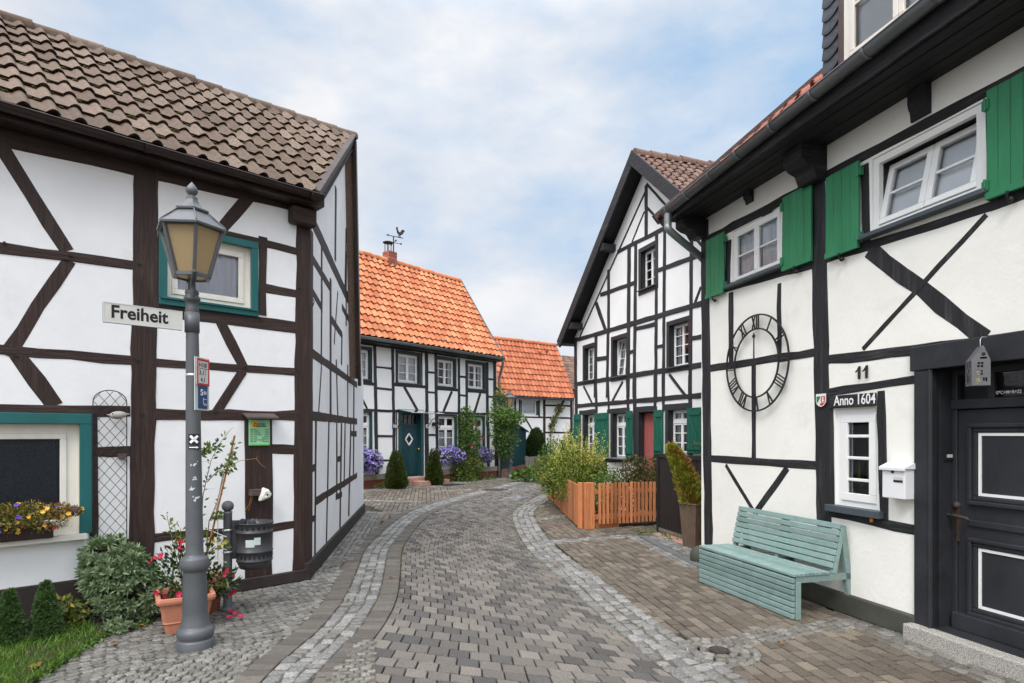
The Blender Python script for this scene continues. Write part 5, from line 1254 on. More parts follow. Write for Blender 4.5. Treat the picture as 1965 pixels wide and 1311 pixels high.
# shutters
c7()
for x0, x1, (xt, yt), (xb, yb_) in ((220, 301, (220, 1083), (220, 1345)), (563, 693, (563, 890), (563, 1220)), (757, 906, (757, 800), (757, 1165)), (1478, 1705, (1478, 410), (1485, 898))):
    r = R4(RF, x0, x1, (xt, yt), (xb, yb_), .055); sh = shutter(h11, RF, *r, 'green', 4, False, .03, batten=False)
    mb = MB(); mb.fbox(RF, r[0]+.0, r[1]-.0, r[2], r[2]+.05, .056, .066); mb.build('rail', M['green'], sh)
    hx = r[0] if x0 in (220, 757) else r[1]
    for z in (r[2]+.13*(r[3]-r[2]), r[3]-.13*(r[3]-r[2])):
        mb = MB(); mb.fbox(RF, hx-.025, hx+.025, z-.035, z+.035, .02, .064); mb.tube([RF.P(hx, z-.045, .066), RF.P(hx, z+.045, .066)], .010, 6); mb.build('hinge', M['green'], sh)
    mb = MB(); xm = (r[0]+r[1])/2; mb.tube([RF.P(xm, r[2]-.05, .02), RF.P(xm, r[2]-.045, .085), RF.P(xm, r[2]+.0, .085)], .010, 6); mb.ball(RF.P(xm, r[2]-.055, .05), .022, 6); mb.build('catch', M['iron'], sh)
RF.crop()

# ---------------------------------------------------------------- things on the right-hand wall
# big skeleton clock
cs_, cz_ = RF.sz(1450, 697, .05); rO = .565*1.0; rO = (RF.sz(1450, 603, .05)[1]-RF.sz(1450, 790, .05)[1])/2
ck = thing('wall_clock', 'large black skeleton clock with Roman numerals on the white wall above the bench', 'clock', RF.P(cs_, cz_-rO, .05))
def ringm(mb, r, w, o0, o1, n=64):
    vs = []
    for k in range(n):
        a = 6.28318*k/n
        for rr, oo in ((r-w/2, o0), (r+w/2, o0), (r+w/2, o1), (r-w/2, o1)): vs.append(RF.P(cs_+rr*math.cos(a), cz_+rr*math.sin(a), oo))
    mb.add(vs, [(4*k+i, 4*k+(i+1) % 4, 4*((k+1) % n)+(i+1) % 4, 4*((k+1) % n)+i) for k in range(n) for i in range(4)])
mb = MB(); ringm(mb, rO-.009, .017, .045, .060); ringm(mb, rO*.70, .017, .045, .060); mb.build('ring', M['iron'], ck)
ri, ro = rO*.71, rO-.02
def stroke(mb, a, x0, x1, w0=.02, w1=None):
    """A bar across the ring at clock angle a, offset sideways x0 (inner end) and x1 (outer end)."""
    w1 = w1 or w0; er = Vector((-math.sin(a), math.cos(a))); et = Vector((-math.cos(a), -math.sin(a)))
    def q(r, x): v = er*r+et*x; return RF.P(cs_+v.x, cz_+v.y, .046)
    mb.prism([q(ri, x0-w0/2), q(ro, x1-w1/2), q(ro, x1+w1/2), q(ri, x0+w0/2)], n3r*.014)
NUM = {1: 'I', 2: 'II', 3: 'III', 4: 'IIII', 5: 'V', 6: 'VI', 7: 'VII', 8: 'VIII', 9: 'IX', 10: 'X', 11: 'XI', 12: 'XII'}
for h_, s_ in NUM.items():
    mb = MB(); a = 6.28318*h_/12; wd = {'I': .034, 'V': .075, 'X': .075}; tot = sum(wd[c] for c in s_); x = -tot/2
    for c in s_:
        m_ = x+wd[c]/2
        if c == 'I': stroke(mb, a, m_, m_, .011)
        elif c == 'V': stroke(mb, a, m_, m_-.026, .015); stroke(mb, a, m_, m_+.026, .008)
        else: stroke(mb, a, m_+.024, m_-.024, .015); stroke(mb, a, m_-.024, m_+.024, .008)
        x += wd[c]
    mb.build('numeral', M['iron'], ck)
mb = MB(); mb.prism([RF.P(cs_+x, cz_+z, .066) for x, z in ((-.007, -rO*.68), (.007, -rO*.68), (.007, .0), (-.007, .0))], n3r*.008); disc(RF, mb, cs_, cz_, .025, .06, .082); disc(RF, mb, cs_, cz_-rO*.62, .018, .066, .078); mb.build('hand', M['iron'], ck)
mb = MB(); mb.prism([RF.P(cs_+x, cz_+z, .070) for x, z in ((-.009, 0), (.009, 0), (.006, rO*.62), (-.006, rO*.62))], n3r*.008); disc(RF, mb, cs_, cz_+rO*.55, .022, .07, .08); mb.build('hand', M['iron'], ck)
# house number and coat of arms
c10(); q = RF.sz(350, 305, .02); t = thing('house_number', 'black metal numerals 11 on the white panel above the small window', 'house number', RF.P(q[0]-.08, q[1], .03)); q2 = RF.sz(398, 300, .02)
for k, sx in enumerate((q[0], q2[0])):
    mb = MB(); hgt = RF.sz(370, 225)[1]-RF.sz(370, 310)[1]
    mb.prism([RF.P(sx-x*hgt, q[1]+z*hgt, .012) for x, z in ((.27, 0), (.42, 0), (.44, 1), (.35, 1), (.16, .72), (0, .60), (.03, .54), (.28, .72))], n3r*.014); mb.build('numeral', M['iron'], t)
q = RF.sz(124, 443, .02); wsh = (RF.sz(92, 443)[0]-RF.sz(156, 443)[0])/2; hsh = (RF.sz(124, 400)[1]-RF.sz(124, 486)[1])/2
t = thing('coat_of_arms', 'small green, white and red shield on the black post beside the small window', 'coat of arms', RF.P(q[0], q[1]-hsh, .03))
sh_ = [(-1, 1), (1, 1), (1, -.2), (.85, -.55), (.5, -.85), (0, -1), (-.5, -.85), (-.85, -.55), (-1, -.2)]
S = lambda pts, o0: [RF.P(q[0]-x*wsh, q[1]+z*hsh, o0) for x, z in pts]
mb = MB(); mb.prism(S(sh_, .020), n3r*.006); mb.build('field', M['mail_white'], t)
mb = MB(); mb.prism(S([(-.86, .62), (.02, .62), (-.08, .3), (-.30, 0), (-.45, -.35), (-.80, -.42), (-.86, -.2)], .0262), n3r*.001); mb.build('green_field', M['shield_green'], t)
mb = MB(); mb.prism(S([(.10, .62), (.86, .62), (.86, -.2), (.72, -.5), (.42, -.74), (.08, -.82), (.14, -.3), (.0, 0), (.06, .3)], .0262), n3r*.001); mb.build('red_field', M['shield_red'], t)
mb = MB(); mb.prism(S([(.3, .45), (.5, .5), (.62, .3), (.5, .1), (.75, -.1), (.6, -.15), (.45, -.05), (.6, -.4), (.45, -.4), (.3, -.1), (.25, .1), (.38, .25)], .0275), n3r*.001); mb.build('horse', M['mail_white'], t)
mb = MB(); mb.prism(S([(-.75, -.35), (-.55, -.3), (-.25, .1), (-.05, .5), (.02, .55), (-.1, .1), (-.35, -.3), (-.5, -.55)], .0275), n3r*.001); mb.build('river', M['mail_white'], t)
mb = MB(); rs_ = RF.sz(124, 443, .02); disc(RF, mb, q[0], q[1]-hsh*.62, wsh*.16, .0262, .0285, 10); mb.build('rose', M['shield_red'], t)
# mailbox
c10(); a = RF.sz(530, 990, .12)[0]; b = RF.sz(682, 990, .12)[0]; zt_ = RF.sz(530, 893, .12)[1]; zb_ = RF.sz(540, 1085, .12)[1]; zlid = RF.sz(530, 852, .1)[1]
t = thing('mailbox', 'white metal mailbox on the wall between the small window and the door', 'mailbox', RF.P((a+b)/2, zb_, .06)); mb = MB(); mb.fbox(RF, b, a, zb_, zt_, .012, .125); mb.build('box', M['mail_white'], t, bevel=.006, seg=2)
mb = MB(); mb.prism([RF.P(b-.015, z, q_) for q_, z in ((.006, zlid), (.05, zlid), (.145, zt_+.015), (.145, zt_-.012), (.138, zt_-.012), (.135, zt_+.005), (.006, zt_+.004))], d3r*(a-b+.03)); mb.build('lid', M['mail_white'], t, bevel=.003)
mb = MB(); ls, lz = RF.sz(597, 915, .125); disc(RF, mb, ls, lz, .014, .125, .130); mb.build('lock', M['iron'], t)
mb = MB(); ps, pz = RF.sz(634, 968, .125); mb.fbox(RF, ps-.045, ps+.045, pz-.022, pz+.022, .125, .128, 0); mb.build('name_plate', M['sign_white'], t); mb = MB(); mb.fbox(RF, ps-.044, ps+.044, pz-.022, pz-.004, .128, .1295); text_mesh('NAME', .016, RF, ps+.040, pz+.004, .129, .0006, 0, flip=-1, mb=mb) if False else None; mb.build('nameplate_slot', M['iron'], t)
s_, z_ = RF.sz(457, 1237, .02); mb = MB(); disc(RF, mb, s_, z_, .018, .015, .026); tag(mb.build('marker_disc', M['orange_dot'], None, RF.P(s_, z_, .03)), 'small orange round marker on the beam below the small window', 'marker')
# door bell, sheet-metal lantern
c11(); RF.crop(1700, 630, .51961); pos = RF.P(sdl-.002, 0, -.14); FB = Facade(pos, d=(RF.n.x, RF.n.y)); bs, bz = FB.sz(213, 472) if False else (0, RF.sz(213, 472, -.1)[1])
t = thing('doorbell', 'small dark doorbell with a lit name tag on the black door reveal', 'doorbell', RF.P(sdl, bz, -.14))
mb = MB(); mb.fbox(RF, sdl-.014, sdl, bz-.035, bz+.035, -.19, -.09); mb.build('housing', M['iron'], t); mb = MB(); mb.fbox(RF, sdl-.018, sdl-.014, bz-.012, bz+.014, -.165, -.11); mb.build('name_tag', M['sign_white'], t)
RF.crop(1850, 650, .09914); lo_off = .16; s0 = RF.sz(150, 900, lo_off)[0]; s1 = RF.sz(512, 900, lo_off)[0]; z0 = RF.sz(300, 905, lo_off)[1]; ze = RF.sz(200, 415, lo_off)[1]; zp = RF.sz(385, 130, lo_off)[1]
pc_ = RF.P((s0+s1)/2, 0, lo_off); HL = Facade((pc_.x, pc_.y), d=(.948, -.322)); HL.crop(1850, 650, .09914)      # it hangs free and has turned on its hook
t = thing('house_lantern', 'grey sheet metal lantern shaped like a gabled house, hanging over the black door', 'lantern', HL.P(0, z0, -.06)); dpt = .12
hx = lambda x: HL.sz(x, 600)[0]; hz_ = lambda y: HL.sz(330, y)[1]; s0, s1 = hx(148), hx(514); z0, ze, zp = hz_(905), hz_(412), hz_(130); sm_ = hx(378)
cut = lambda x0, y0, x1, y1: (hx(x0), hx(x1), hz_(y1), hz_(y0))
hol = [cut(*q_) for q_ in ((262, 452, 308, 492), (325, 452, 375, 492), (254, 510, 302, 550), (322, 510, 370, 550), (246, 605, 295, 642), (312, 612, 362, 645), (240, 660, 290, 700), (305, 660, 362, 700), (235, 760, 312, 880), (365, 750, 400, 815), (415, 750, 450, 830), (312, 355, 442, 390))]
gbl = [(s0, z0), (s1, z0), (s1, ze), (sm_, zp), (s0, ze)]
wmb = wall(t, HL, gbl, None, holes=hol); wmb.add([HL.P(s, z, -dpt) for s, z in gbl], [(0, 1, 2, 3, 4)])
for i in range(5): (a, b), (c, d) = gbl[i], gbl[(i+1) % 5]; wmb.quad(HL.P(a, b, 0), HL.P(c, d, 0), HL.P(c, d, -dpt), HL.P(a, b, -dpt))
wmb.build('house_body', M['lantern_grey'], t)
mb = MB()
for z_, o_, h_, w_ in ((.70, .035, .08, .014), (.70, .085, .08, .014), (.53, .055, .04, .012), (.40, .085, .04, .012), (.14, .05, .08, .014), (.14, .080, .08, .014)): zq = z0+(ze-z0)*z_; mb.fbox(HL, s0-.0016, s0-.0005, zq, zq+h_*.6, -o_-w_/2, -o_+w_/2)
disc(HL, mb, sm_, hz_(298), .013, 0, .0015, 14); mb.build('window_slot', M['ink'], t)
mb = MB(); mb.lathe([(.024, 0), (.024, .10), (.001, .105)], HL.P(sm_-.02, z0+.01, -.06), 12); mb.build('candle', M['candle'], t)
mb = MB(); top_ = HL.P(sm_, zp, -.06); mb.tube([top_, top_+Vector((0, 0, .05)), top_+Vector((.02, .01, .07)), top_+Vector((.16, .05, .075))], .0025, 5); mb.build('wire_hook', M['steel'], t)
RF.crop()

# ---------------------------------------------------------------- bench
A = gnd(1521, 1191); B = gnd(1341, 1117); bd = (B-A).normalized(); Lb = (B-A).length; bn = Vector((bd.y, -bd.x, 0))   # bn: towards the wall
if bn.x < 0: bn = -bn
be = thing('bench', 'pale teal slatted wooden bench against the white wall below the clock', 'bench', A); up = Vector((0, 0, 1))
pt = lambda a, q, z: A+bd*a+bn*q+up*z
mb = MB()
for k in range(7): z = .030+k*.0545; mb.beam(pt(0, .016, z), pt(Lb, .016, z), .030, .046, up)
mb.build('front_slat', M['bench'], be, bevel=.005)
mb = MB()
for k in range(9): q = .014+k*.0455; mb.beam(pt(-.012, q+.008, .409), pt(Lb, q+.008, .409), .037, .028, up)
mb.build('seat', M['bench'], be, bevel=.004)
mb = MB(); ba = Vector((bn.x*.23, bn.y*.23, .97)).normalized()
for k in range(7):
    c = pt(0, .445, .435)+ba*(.038+k*.0615); mb.beam(c, c+bd*Lb, .024, .053, ba)
mb.build('backrest', M['bench'], be, bevel=.005)
for a in (-.0, Lb*.5, Lb-.045):
    mb = MB(); mb.beam(pt(a+.022, .062, 0), pt(a+.022, .062, .345), .055, .06, bd); mb.build('leg', M['bench'], be, bevel=.004)
    mb = MB(); mb.prism([pt(a, q, z) for q, z in ((.64, 0), (.715, 0), (.600, .84), (.555, .84), (.545, .79), (.600, .40))], bd*.045); mb.build('leg', M['bench'], be, bevel=.004)
    mb = MB(); mb.beam(pt(a+.022, .035, .367), pt(a+.022, .66, .367), .046, .055, up) if False else mb.prism([pt(a, .035, .335), pt(a, .655, .335), pt(a, .648, .394), pt(a, .035, .394)], bd*.044); mb.build('rail', M['bench'], be, bevel=.004)
    mb = MB(); c = pt(a+.022, .470, .395); mb.beam(c, c+ba*.44, .045, .05, bd); mb.build('back_support', M['bench'], be, bevel=.004)
# ---------------------------------------------------------------- street lamp with six-sided lantern
KL = 4.887/FPX
def make_lamp(label, loc):
    t = thing('street_lamp', label, 'street lamp', loc, 'old style street lamps')
    L0 = Vector(loc); lean = (-.010, 0)
    zz = lambda y: (1236-y)*KL
    pl = lambda prof: [(r, z) for r, z in prof]
    mb = MB(); mb.lathe([(.140, -.02), (.140, .055), (.136, .062), (.124, .066), (.128, .075), (.136, .095), (.139, .118), (.134, .140), (.120, .155), (.112, .160), (.108, .18), (.101, .205), (.095, .235), (.092, .27)], L0, 32, lean=lean); mb.build('base', M['lamp_grey'], t)
    mb = MB(); mb.lathe([(.092, .27), (.090, zz(1130)), (.086, zz(1092)), (.088, zz(1090)), (.100, zz(1088)), (.109, zz(1082)), (.109, zz(1074)), (.102, zz(1069)), (.100, zz(1066)), (.074, zz(1064)), (.066, zz(1058)), (.0645, zz(1040)), (.0585, zz(890)), (.0525, zz(760)), (.047, zz(640)), (.0455, zz(606))], L0, 32, lean=lean)
    mb.build('pole', M['lamp_grey'], t)
    mb = MB(); mb.lathe([(.0455, zz(606)), (.0465, zz(600)), (.050, zz(597)), (.050, zz(590)), (.045, zz(586)), (.043, zz(580)), (.050, zz(576)), (.060, zz(573)), (.062, zz(569)), (.055, zz(566)), (.047, zz(563)), (.052, zz(559)), (.048, zz(555)), (.030, zz(552)), (.027, zz(540)), (.02, zz(531))], L0, 24, lean=lean)
    mb.build('collar', M['lamp_dark'], t)
    c = L0+Vector((lean[0]*2.95, 0, 0)); zb, zt = 2.955, 3.335; rb, rt = .134, .238
    A = [math.radians(-55.6+60*k) for k in range(6)]
    v = lambda a, r, z: c+Vector((r*math.cos(a), r*math.sin(a), z))
    mb = MB()
    for k in (0, 3):
        a = A[k]; mb.tube([v(a, .045, zz(568)), v(a, .055, zz(556)), v(a, .05, zz(545)), v(a, .085, zz(537)), v(a, .135, zb-.01), v(a, .15, zb+.02)], [.022, .02, .018, .02, .022, .012], 8)
        mb.ball(v(a, .155, zb+.012), .018, 5)
    mb.build('bracket', M['lamp_dark'], t)
    fr = MB(); gl = MB()
    for k in range(6):
        a, b = A[k], A[(k+1) % 6]
        fr.beam(v(a, rb, zb), v(a, rt, zt), .026, .026, v(a, 1, 0)-v(a, 0, 0)); fr.beam(v(a, rb, zb+.005), v(b, rb, zb+.005), .03, .03); fr.beam(v(a, rt, zt-.004), v(b, rt, zt-.004), .024, .028)
        gl.quad(v(a, rb-.008, zb), v(b, rb-.008, zb), v(b, rt-.008, zt), v(a, rt-.008, zt))
    gl.add([v(a, rb-.01, zb) for a in A], [tuple(range(6))])
    ln = fr.build('lantern_frame', M['lamp_grey'], t, bevel=.003)
    gl.build('pane', M['amber'], ln)
    mb = MB(); z0 = zt
    def hexring(prof): 
        vs = []
        for r, z in prof: vs += [v(a, r, z) for a in A]
        n = len(prof); mb.add(vs, [(i*6+k, i*6+(k+1) % 6, (i+1)*6+(k+1) % 6, (i+1)*6+k) for i in range(n-1) for k in range(6)])
    hexring([(rt-.02, z0-.01), (rt+.032, z0-.012), (rt+.035, z0+.004), (rt+.02, z0+.016), (.115, z0+.135), (.115, z0+.135)])
    hexring([(.118, z0+.132), (.132, z0+.138), (.134, z0+.152), (.118, z0+.160), (.085, z0+.178), (.060, z0+.205), (.048, z0+.235), (.046, z0+.252), (.001, z0+.255)])
    for a in A: mb.tube([v(a, rt+.022, z0+.016), v(a, .126, z0+.138)], .006, 5)
    rf = mb.build('lantern_roof', M['lamp_grey'], t)
    mb = MB(); mb.lathe([(.038, .250), (.042, .258), (.030, .266), (.020, .272), (.030, .282), (.042, .298), (.045, .315), (.040, .335), (.028, .352), (.014, .370), (.002, .385)], c+Vector((0, 0, z0)), 20); mb.build('finial', M['lamp_grey'], t)
    mb = MB(); mb.beam(v(A[0]+.9, .055, .86), v(A[0]+.9, .055, 1.2), .004, .004)
    return t
Lp = Vector((lamp_xy.x, lamp_xy.y, 0)); lamp1 = make_lamp('grey street lamp with amber lantern and street sign, in front of the brown timbered house', Lp)
mb = MB()
for z_, rr in ((1.90+.27, .049), (1.70, .052)): mb.lathe([(rr, -.012), (rr+.003, -.012), (rr+.003, .012), (rr, .012)], Lp+Vector((-.01*z_, 0, z_)), 20)
mb.build('clamp_band', M['steel'], lamp1)
lamp2 = copy_tree(lamp1); lamp2.location = at(979, 833, 23.2); lamp2.location.z = 0; lamp2.scale = (.96, .96, .925); lamp2['label'] = 'distant grey street lamp wrapped in climbing leaves beside the green shed'
for ch in list(lamp2.children):
    if ch.name.startswith('clamp'): bpy.data.objects.remove(ch)
# street name sign
TS = Facade(Lp, 2200); sa_, _ = TS.sz(349, 610); sb_, _ = TS.sz(197, 600); zt_, zb_ = TS.sz(197, 579)[1], TS.sz(197, 618)[1]
t = thing('street_sign', 'white street name sign reading Freiheit on the street lamp', 'street sign', TS.P(sb_, zb_, 0))
mb = MB(); mb.fbox(TS, sb_, sa_+.0, zb_, zt_, -.014, .014); mb.build('sign_board', M['sign_white'], t, bevel=.004)
mb = MB(); panel_line(TS, mb, sb_, sa_, zb_, zt_, -.016, .016, .006); mb.build('edge_trim', M['sign_pale'], t)
q = TS.sz(213, 612); text_mesh('Freiheit', .132, TS, q[0], zb_+.040, .0145, .0006, .0034, width=TS.sz(322, 612)[0]-q[0]).build('lettering', M['ink'], t)
mb = MB(); mb.lathe([(.049, -.08), (.055, -.08), (.055, .08), (.049, .08)], Lp+Vector((-.027, 0, (zb_+zt_)/2)), 20); mb.build('clamp', M['lamp_grey'], t)
# hydrant and valve plates
PH = Vector((Lp.x+.02, Lp.y-.05, 0)); HF = Facade(PH, 1045); 
def plate(x0, x1, yt, yb, o0, o1): r = R4(HF, x0, x1, ((x0+x1)/2, yt), ((x0+x1)/2, yb)); return r
r = plate(373, 397, 689, 740, 0, 0); rb_ = plate(377, 394, 741, 784, 0, 0)
t = thing('hydrant_sign', 'red bordered white hydrant plate on the street lamp above the blue plate', 'hydrant sign', HF.P(r[0], r[2], .02))
mb = MB(); mb.fbox(HF, r[0]-.012, r[1]+.012, r[2]-.2, r[3]+.01, .006, .012); mb.build('backing_plate', M['sign_pale'], t)
mb = MB(); mb.fbox(HF, r[0], r[1], r[2], r[3], .012, .020); mb.build('white_plate', M['sign_white'], t, bevel=.003)
mb = MB(); panel_line(HF, mb, r[0], r[1], r[2], r[3], .018, .024, .018); mb.build('red_border', M['sign_red'], t, bevel=.003)
fl = 1 if HF.sz(400, 700)[0] > HF.sz(380, 700)[0] else -1
x0 = r[0] if fl > 0 else r[1]; W_h = r[1]-r[0]; Hh = r[3]-r[2]
mb = MB(); text_mesh('H100', .05, HF, x0+fl*W_h*.18, r[2]+Hh*.68, .0205, .0005, .001, flip=fl, width=W_h*.62, mb=mb)
text_mesh('3,1', .05, HF, x0+fl*W_h*.18, r[2]+Hh*.40, .0205, .0005, .001, flip=fl, width=W_h*.36, mb=mb); text_mesh('4,1', .05, HF, x0+fl*W_h*.30, r[2]+Hh*.14, .0205, .0005, .001, flip=fl, width=W_h*.32, mb=mb)
mb.fbox(HF, r[0]+W_h*.15, r[1]-W_h*.15, r[2]+Hh*.62, r[2]+Hh*.64, .020, .0212); mb.fbox(HF, (r[0]+r[1])/2+fl*W_h*.16-.002, (r[0]+r[1])/2+fl*W_h*.16+.002, r[2]+Hh*.35, r[2]+Hh*.6, .020, .0212); mb.build('lettering', M['ink'], t)
t = thing('valve_sign', 'narrow blue plate with white marks on the street lamp', 'blue plate', HF.P(rb_[0], rb_[2], .02)); r = rb_; W_h = r[1]-r[0]; Hh = r[3]-r[2]; x0 = r[0] if fl > 0 else r[1]
mb = MB(); mb.fbox(HF, r[0], r[1], r[2], r[3], .012, .020); mb.build('plate', M['sign_blue'], t, bevel=.003)
mb = MB(); text_mesh('S', .07, HF, x0+fl*W_h*.18, r[2]+Hh*.58, .0205, .0005, .001, flip=fl, width=W_h*.3, mb=mb); text_mesh('80', .04, HF, x0+fl*W_h*.55, r[2]+Hh*.62, .0205, .0005, 0, flip=fl, width=W_h*.3, mb=mb); text_mesh('14', .03, HF, x0+fl*W_h*.6, r[2]+Hh*.12, .0205, .0005, 0, flip=fl, width=W_h*.25, mb=mb)
xm = x0+fl*W_h*.5; mb.fbox(HF, xm-.002, xm+.002, r[2]+Hh*.18, r[2]+Hh*.48, .020, .0212); mb.fbox(HF, min(xm, xm+fl*W_h*.35), max(xm, xm+fl*W_h*.35), r[2]+Hh*.40, r[2]+Hh*.42, .020, .0212); mb.build('lettering', M['white_ink'], t)
# way-mark stickers on the pole (curved round it)
def wrap(mb, pts, rr, cz, n_sub=10):
    """Polygon in (arc length, z) laid on the pole; split into columns so that it follows the curve."""
    a0 = math.radians(-62)
    xs = [p[0] for p in pts]; lo, hi = min(xs), max(xs)
    def yat(x):
        ys = []
        for i in range(len(pts)):
            (xa, ya), (xb, yb) = pts[i], pts[(i+1) % len(pts)]
            if abs(xa-xb) > 1e-9 and min(xa, xb)-1e-9 <= x <= max(xa, xb)+1e-9: ys.append(ya+(yb-ya)*(x-xa)/(xb-xa))
        return min(ys), max(ys)
    vs = []; fs = []
    for i in range(n_sub+1):
        x = lo+(hi-lo)*i/n_sub; y0, y1 = yat(min(max(x, lo+1e-6), hi-1e-6)); a = a0+x/rr
        for y in (y0, y1): vs.append(Vector((Lp.x-.0125+rr*math.cos(a), Lp.y+rr*math.sin(a), cz+y)))
    for i in range(n_sub): fs.append((2*i, 2*i+2, 2*i+3, 2*i+1))
    mb.add(vs, fs)
zc_ = H+(833-843)*KL; t = thing('trail_marker', 'square black sticker with a white X on the lamp pole, above an arrow', 'sticker', Vector((Lp.x, Lp.y-.07, zc_)))
w = .042; mb = MB(); wrap(mb, [(-w, -w), (w, -w), (w, w), (-w, w)], .0600, zc_); mb.build('field', M['ink'], t)
k = .028; q = .007; mb = MB()
for sg in (1, -1): wrap(mb, [(-k-q, sg*(-k+q)), (-k+q, sg*(-k-q)), (k+q, sg*(k-q)), (k-q, sg*(k+q))], .0606, zc_, 12)
mb.build('cross', M['white_ink'], t)
t = thing('arrow_sticker', 'small black sticker with a white arrow under the X on the lamp pole', 'sticker', Vector((Lp.x, Lp.y-.07, zc_-.07))); mb = MB(); wrap(mb, [(-w, -.014), (w, -.014), (w, .014), (-w, .014)], .0600, zc_-.064); mb.build('field', M['ink'], t)
mb = MB(); wrap(mb, [(-.036, -.004), (.02, -.004), (.02, .004), (-.036, .004)], .0606, zc_-.064); wrap(mb, [(.015, -.010), (.038, 0), (.015, .010)], .0607, zc_-.064); mb.build('arrow', M['white_ink'], t)
# pale remains of torn stickers, and the service door line
mb = MB()
for px_, py_, sx in ((372, 888, 1), (374, 917, .7), (373, 957, .9), (376, 938, .6)):
    cz0 = H+(833-py_)*KL
    for k in range(4):
        x = rng.normal()*.018*sx; y = rng.normal()*.014*sx; w_ = abs(rng.normal())*.010+.004; h_ = abs(rng.normal())*.006+.003
        wrap(mb, [(x-w_, y-h_*.4), (x+w_*.5, y-h_), (x+w_, y+h_), (x-w_*.3, y+h_*.6)], .0622+.0002*k, cz0, 4)
mb.build('sticker_residue', M['sign_pale'], lamp1)

# ---------------------------------------------------------------- bollard and litter bin
Bp = gnd(437, 1172); kb = Bp.y/FPX
t = thing('bollard', 'grey round topped bollard carrying the litter bin', 'bollard', Bp)
mb = MB(); mb.lathe([(.062, -.01), (.064, .01), (.060, .025), (.045, .035), (.040, .045), (.0395, .93), (.042, .935), (.042, .955), (.030, .958)], Bp, 24); mb.build('post', M['lamp_grey'], t)
mb = MB(); mb.ball(Bp+Vector((0, 0, 1.005)), .056, 12, (1, 1, .95)); mb.build('ball_top', M['lamp_grey'], t)
bc = at(488.5, 833, Bp.y+.06); bc.z = 0; ztop = H-(1003-833)*kb; zbot = H-(1093-833)*kb; rb = .166
t = thing('litter_bin', 'grey metal litter bin with a perforated rim, mounted on the bollard', 'litter bin', Vector((bc.x, bc.y, zbot)))
hh = ztop-zbot; mb = MB()
mb.lathe([(.02, zbot+.005), (.10, zbot), (.135, zbot+.012), (.150, zbot+.05), (rb-.006, zbot+.075), (rb-.006, zbot+.078), (rb, zbot+.08), (rb, zbot+.095), (rb-.005, zbot+.10), (rb-.004, zbot+.165), (rb+.002, zbot+.168), (rb+.002, zbot+.182), (rb-.003, zbot+.185), (rb-.001, ztop-.10), (rb+.004, ztop-.098), (rb+.004, ztop-.085), (rb, ztop-.083), (rb+.002, ztop-.012), (rb+.007, ztop-.01), (rb+.007, ztop), (rb-.004, ztop), (rb-.006, ztop-.3), (.02, ztop-.36)], Vector((bc.x, bc.y, 0)), 40); mb.build('drum', M['bin_grey'], t)
mb = MB()
for k in range(20):
    a = 2*math.pi*k/20; rr = rb+.0022; c = Vector((bc.x+rr*math.cos(a), bc.y+rr*math.sin(a), ztop-.048)); ax = Vector((math.cos(a), math.sin(a), 0)); mb.lathe([(.001, 0), (.017, 0), (.017, -.002)], c, 12, axis=ax, smooth=False)
for k in range(24):
    a = 2*math.pi*(k+.5)/24; rr = rb-.002; c = Vector((bc.x+rr*math.cos(a), bc.y+rr*math.sin(a), zbot+.132)); ax = Vector((math.cos(a), math.sin(a), 0)); sdv = Vector((-ax.y, ax.x, 0)); mb.box(c, (.007, .002, .020), (sdv, ax, Vector((0, 0, 1))))
mb.build('hole', M['ink'], t)  # black discs and bars on the drum paint in the dark of holes
mb = MB(); br = (Bp-Vector((bc.x, bc.y, 0))); br.z = 0; br.normalize(); e0 = Vector((bc.x, bc.y, 0))+br*(rb+.015); sdv = Vector((-br.y, br.x, 0))
mb.box(e0+Vector((0, 0, (zbot+.10+ztop+.02)/2)), (.045, .006, (ztop-zbot-.08)/2), (br, sdv, Vector((0, 0, 1)))); mb.build('bracket', M['bin_grey'], t)
mb = MB()
for z in (zbot+.17, ztop-.07): mb.lathe([(.042, -.01), (.046, -.01), (.046, .01), (.042, .01)], Bp+Vector((0, 0, z)), 16); mb.ball(Bp+Vector((.0, -.048, z)), .012, 5)
mb.build('clamp_band', M['steel'], t)
mb = MB()
for k, (a, w_) in enumerate(((.15, .05), (.55, .035))):
    a = -math.pi/2+a; c = Vector((bc.x, bc.y, 0)); vs = []
    for i in range(5):
        aa = a+(i/4-.5)*w_/rb*1.6
        for z in (zbot+.23+.02*k, zbot+.30+.02*k): vs.append(c+Vector(((rb+.001)*math.cos(aa), (rb+.001)*math.sin(aa), z)))
    mb.add(vs, [(2*i, 2*i+2, 2*i+3, 2*i+1) for i in range(4)])
mb.build('torn_sticker', M['sign_pale'], t)
mb = MB(); vs = []; n = 18
for i in range(n+1):
    a = math.pi*(.55+.75*i/n)
    for j, (rr, z) in enumerate(((rb-.012, ztop-.06), (rb-.008, ztop+.004), (rb+.010, ztop+.008), (rb+.014, ztop-.04))):
        q = rng.normal()*.006; vs.append(Vector((bc.x+(rr+q)*math.cos(a), bc.y+(rr+q)*math.sin(a), z+rng.normal()*.006)))
mb.add(vs, [(4*i+j, 4*i+4+j, 4*i+5+j, 4*i+1+j) for i in range(n) for j in range(3)], 0, True)
tag(mb.build('bin_bag', M['bag'], None, Vector((bc.x, bc.y, ztop))), 'black bin bag folded over the rim of the litter bin', 'bin bag')

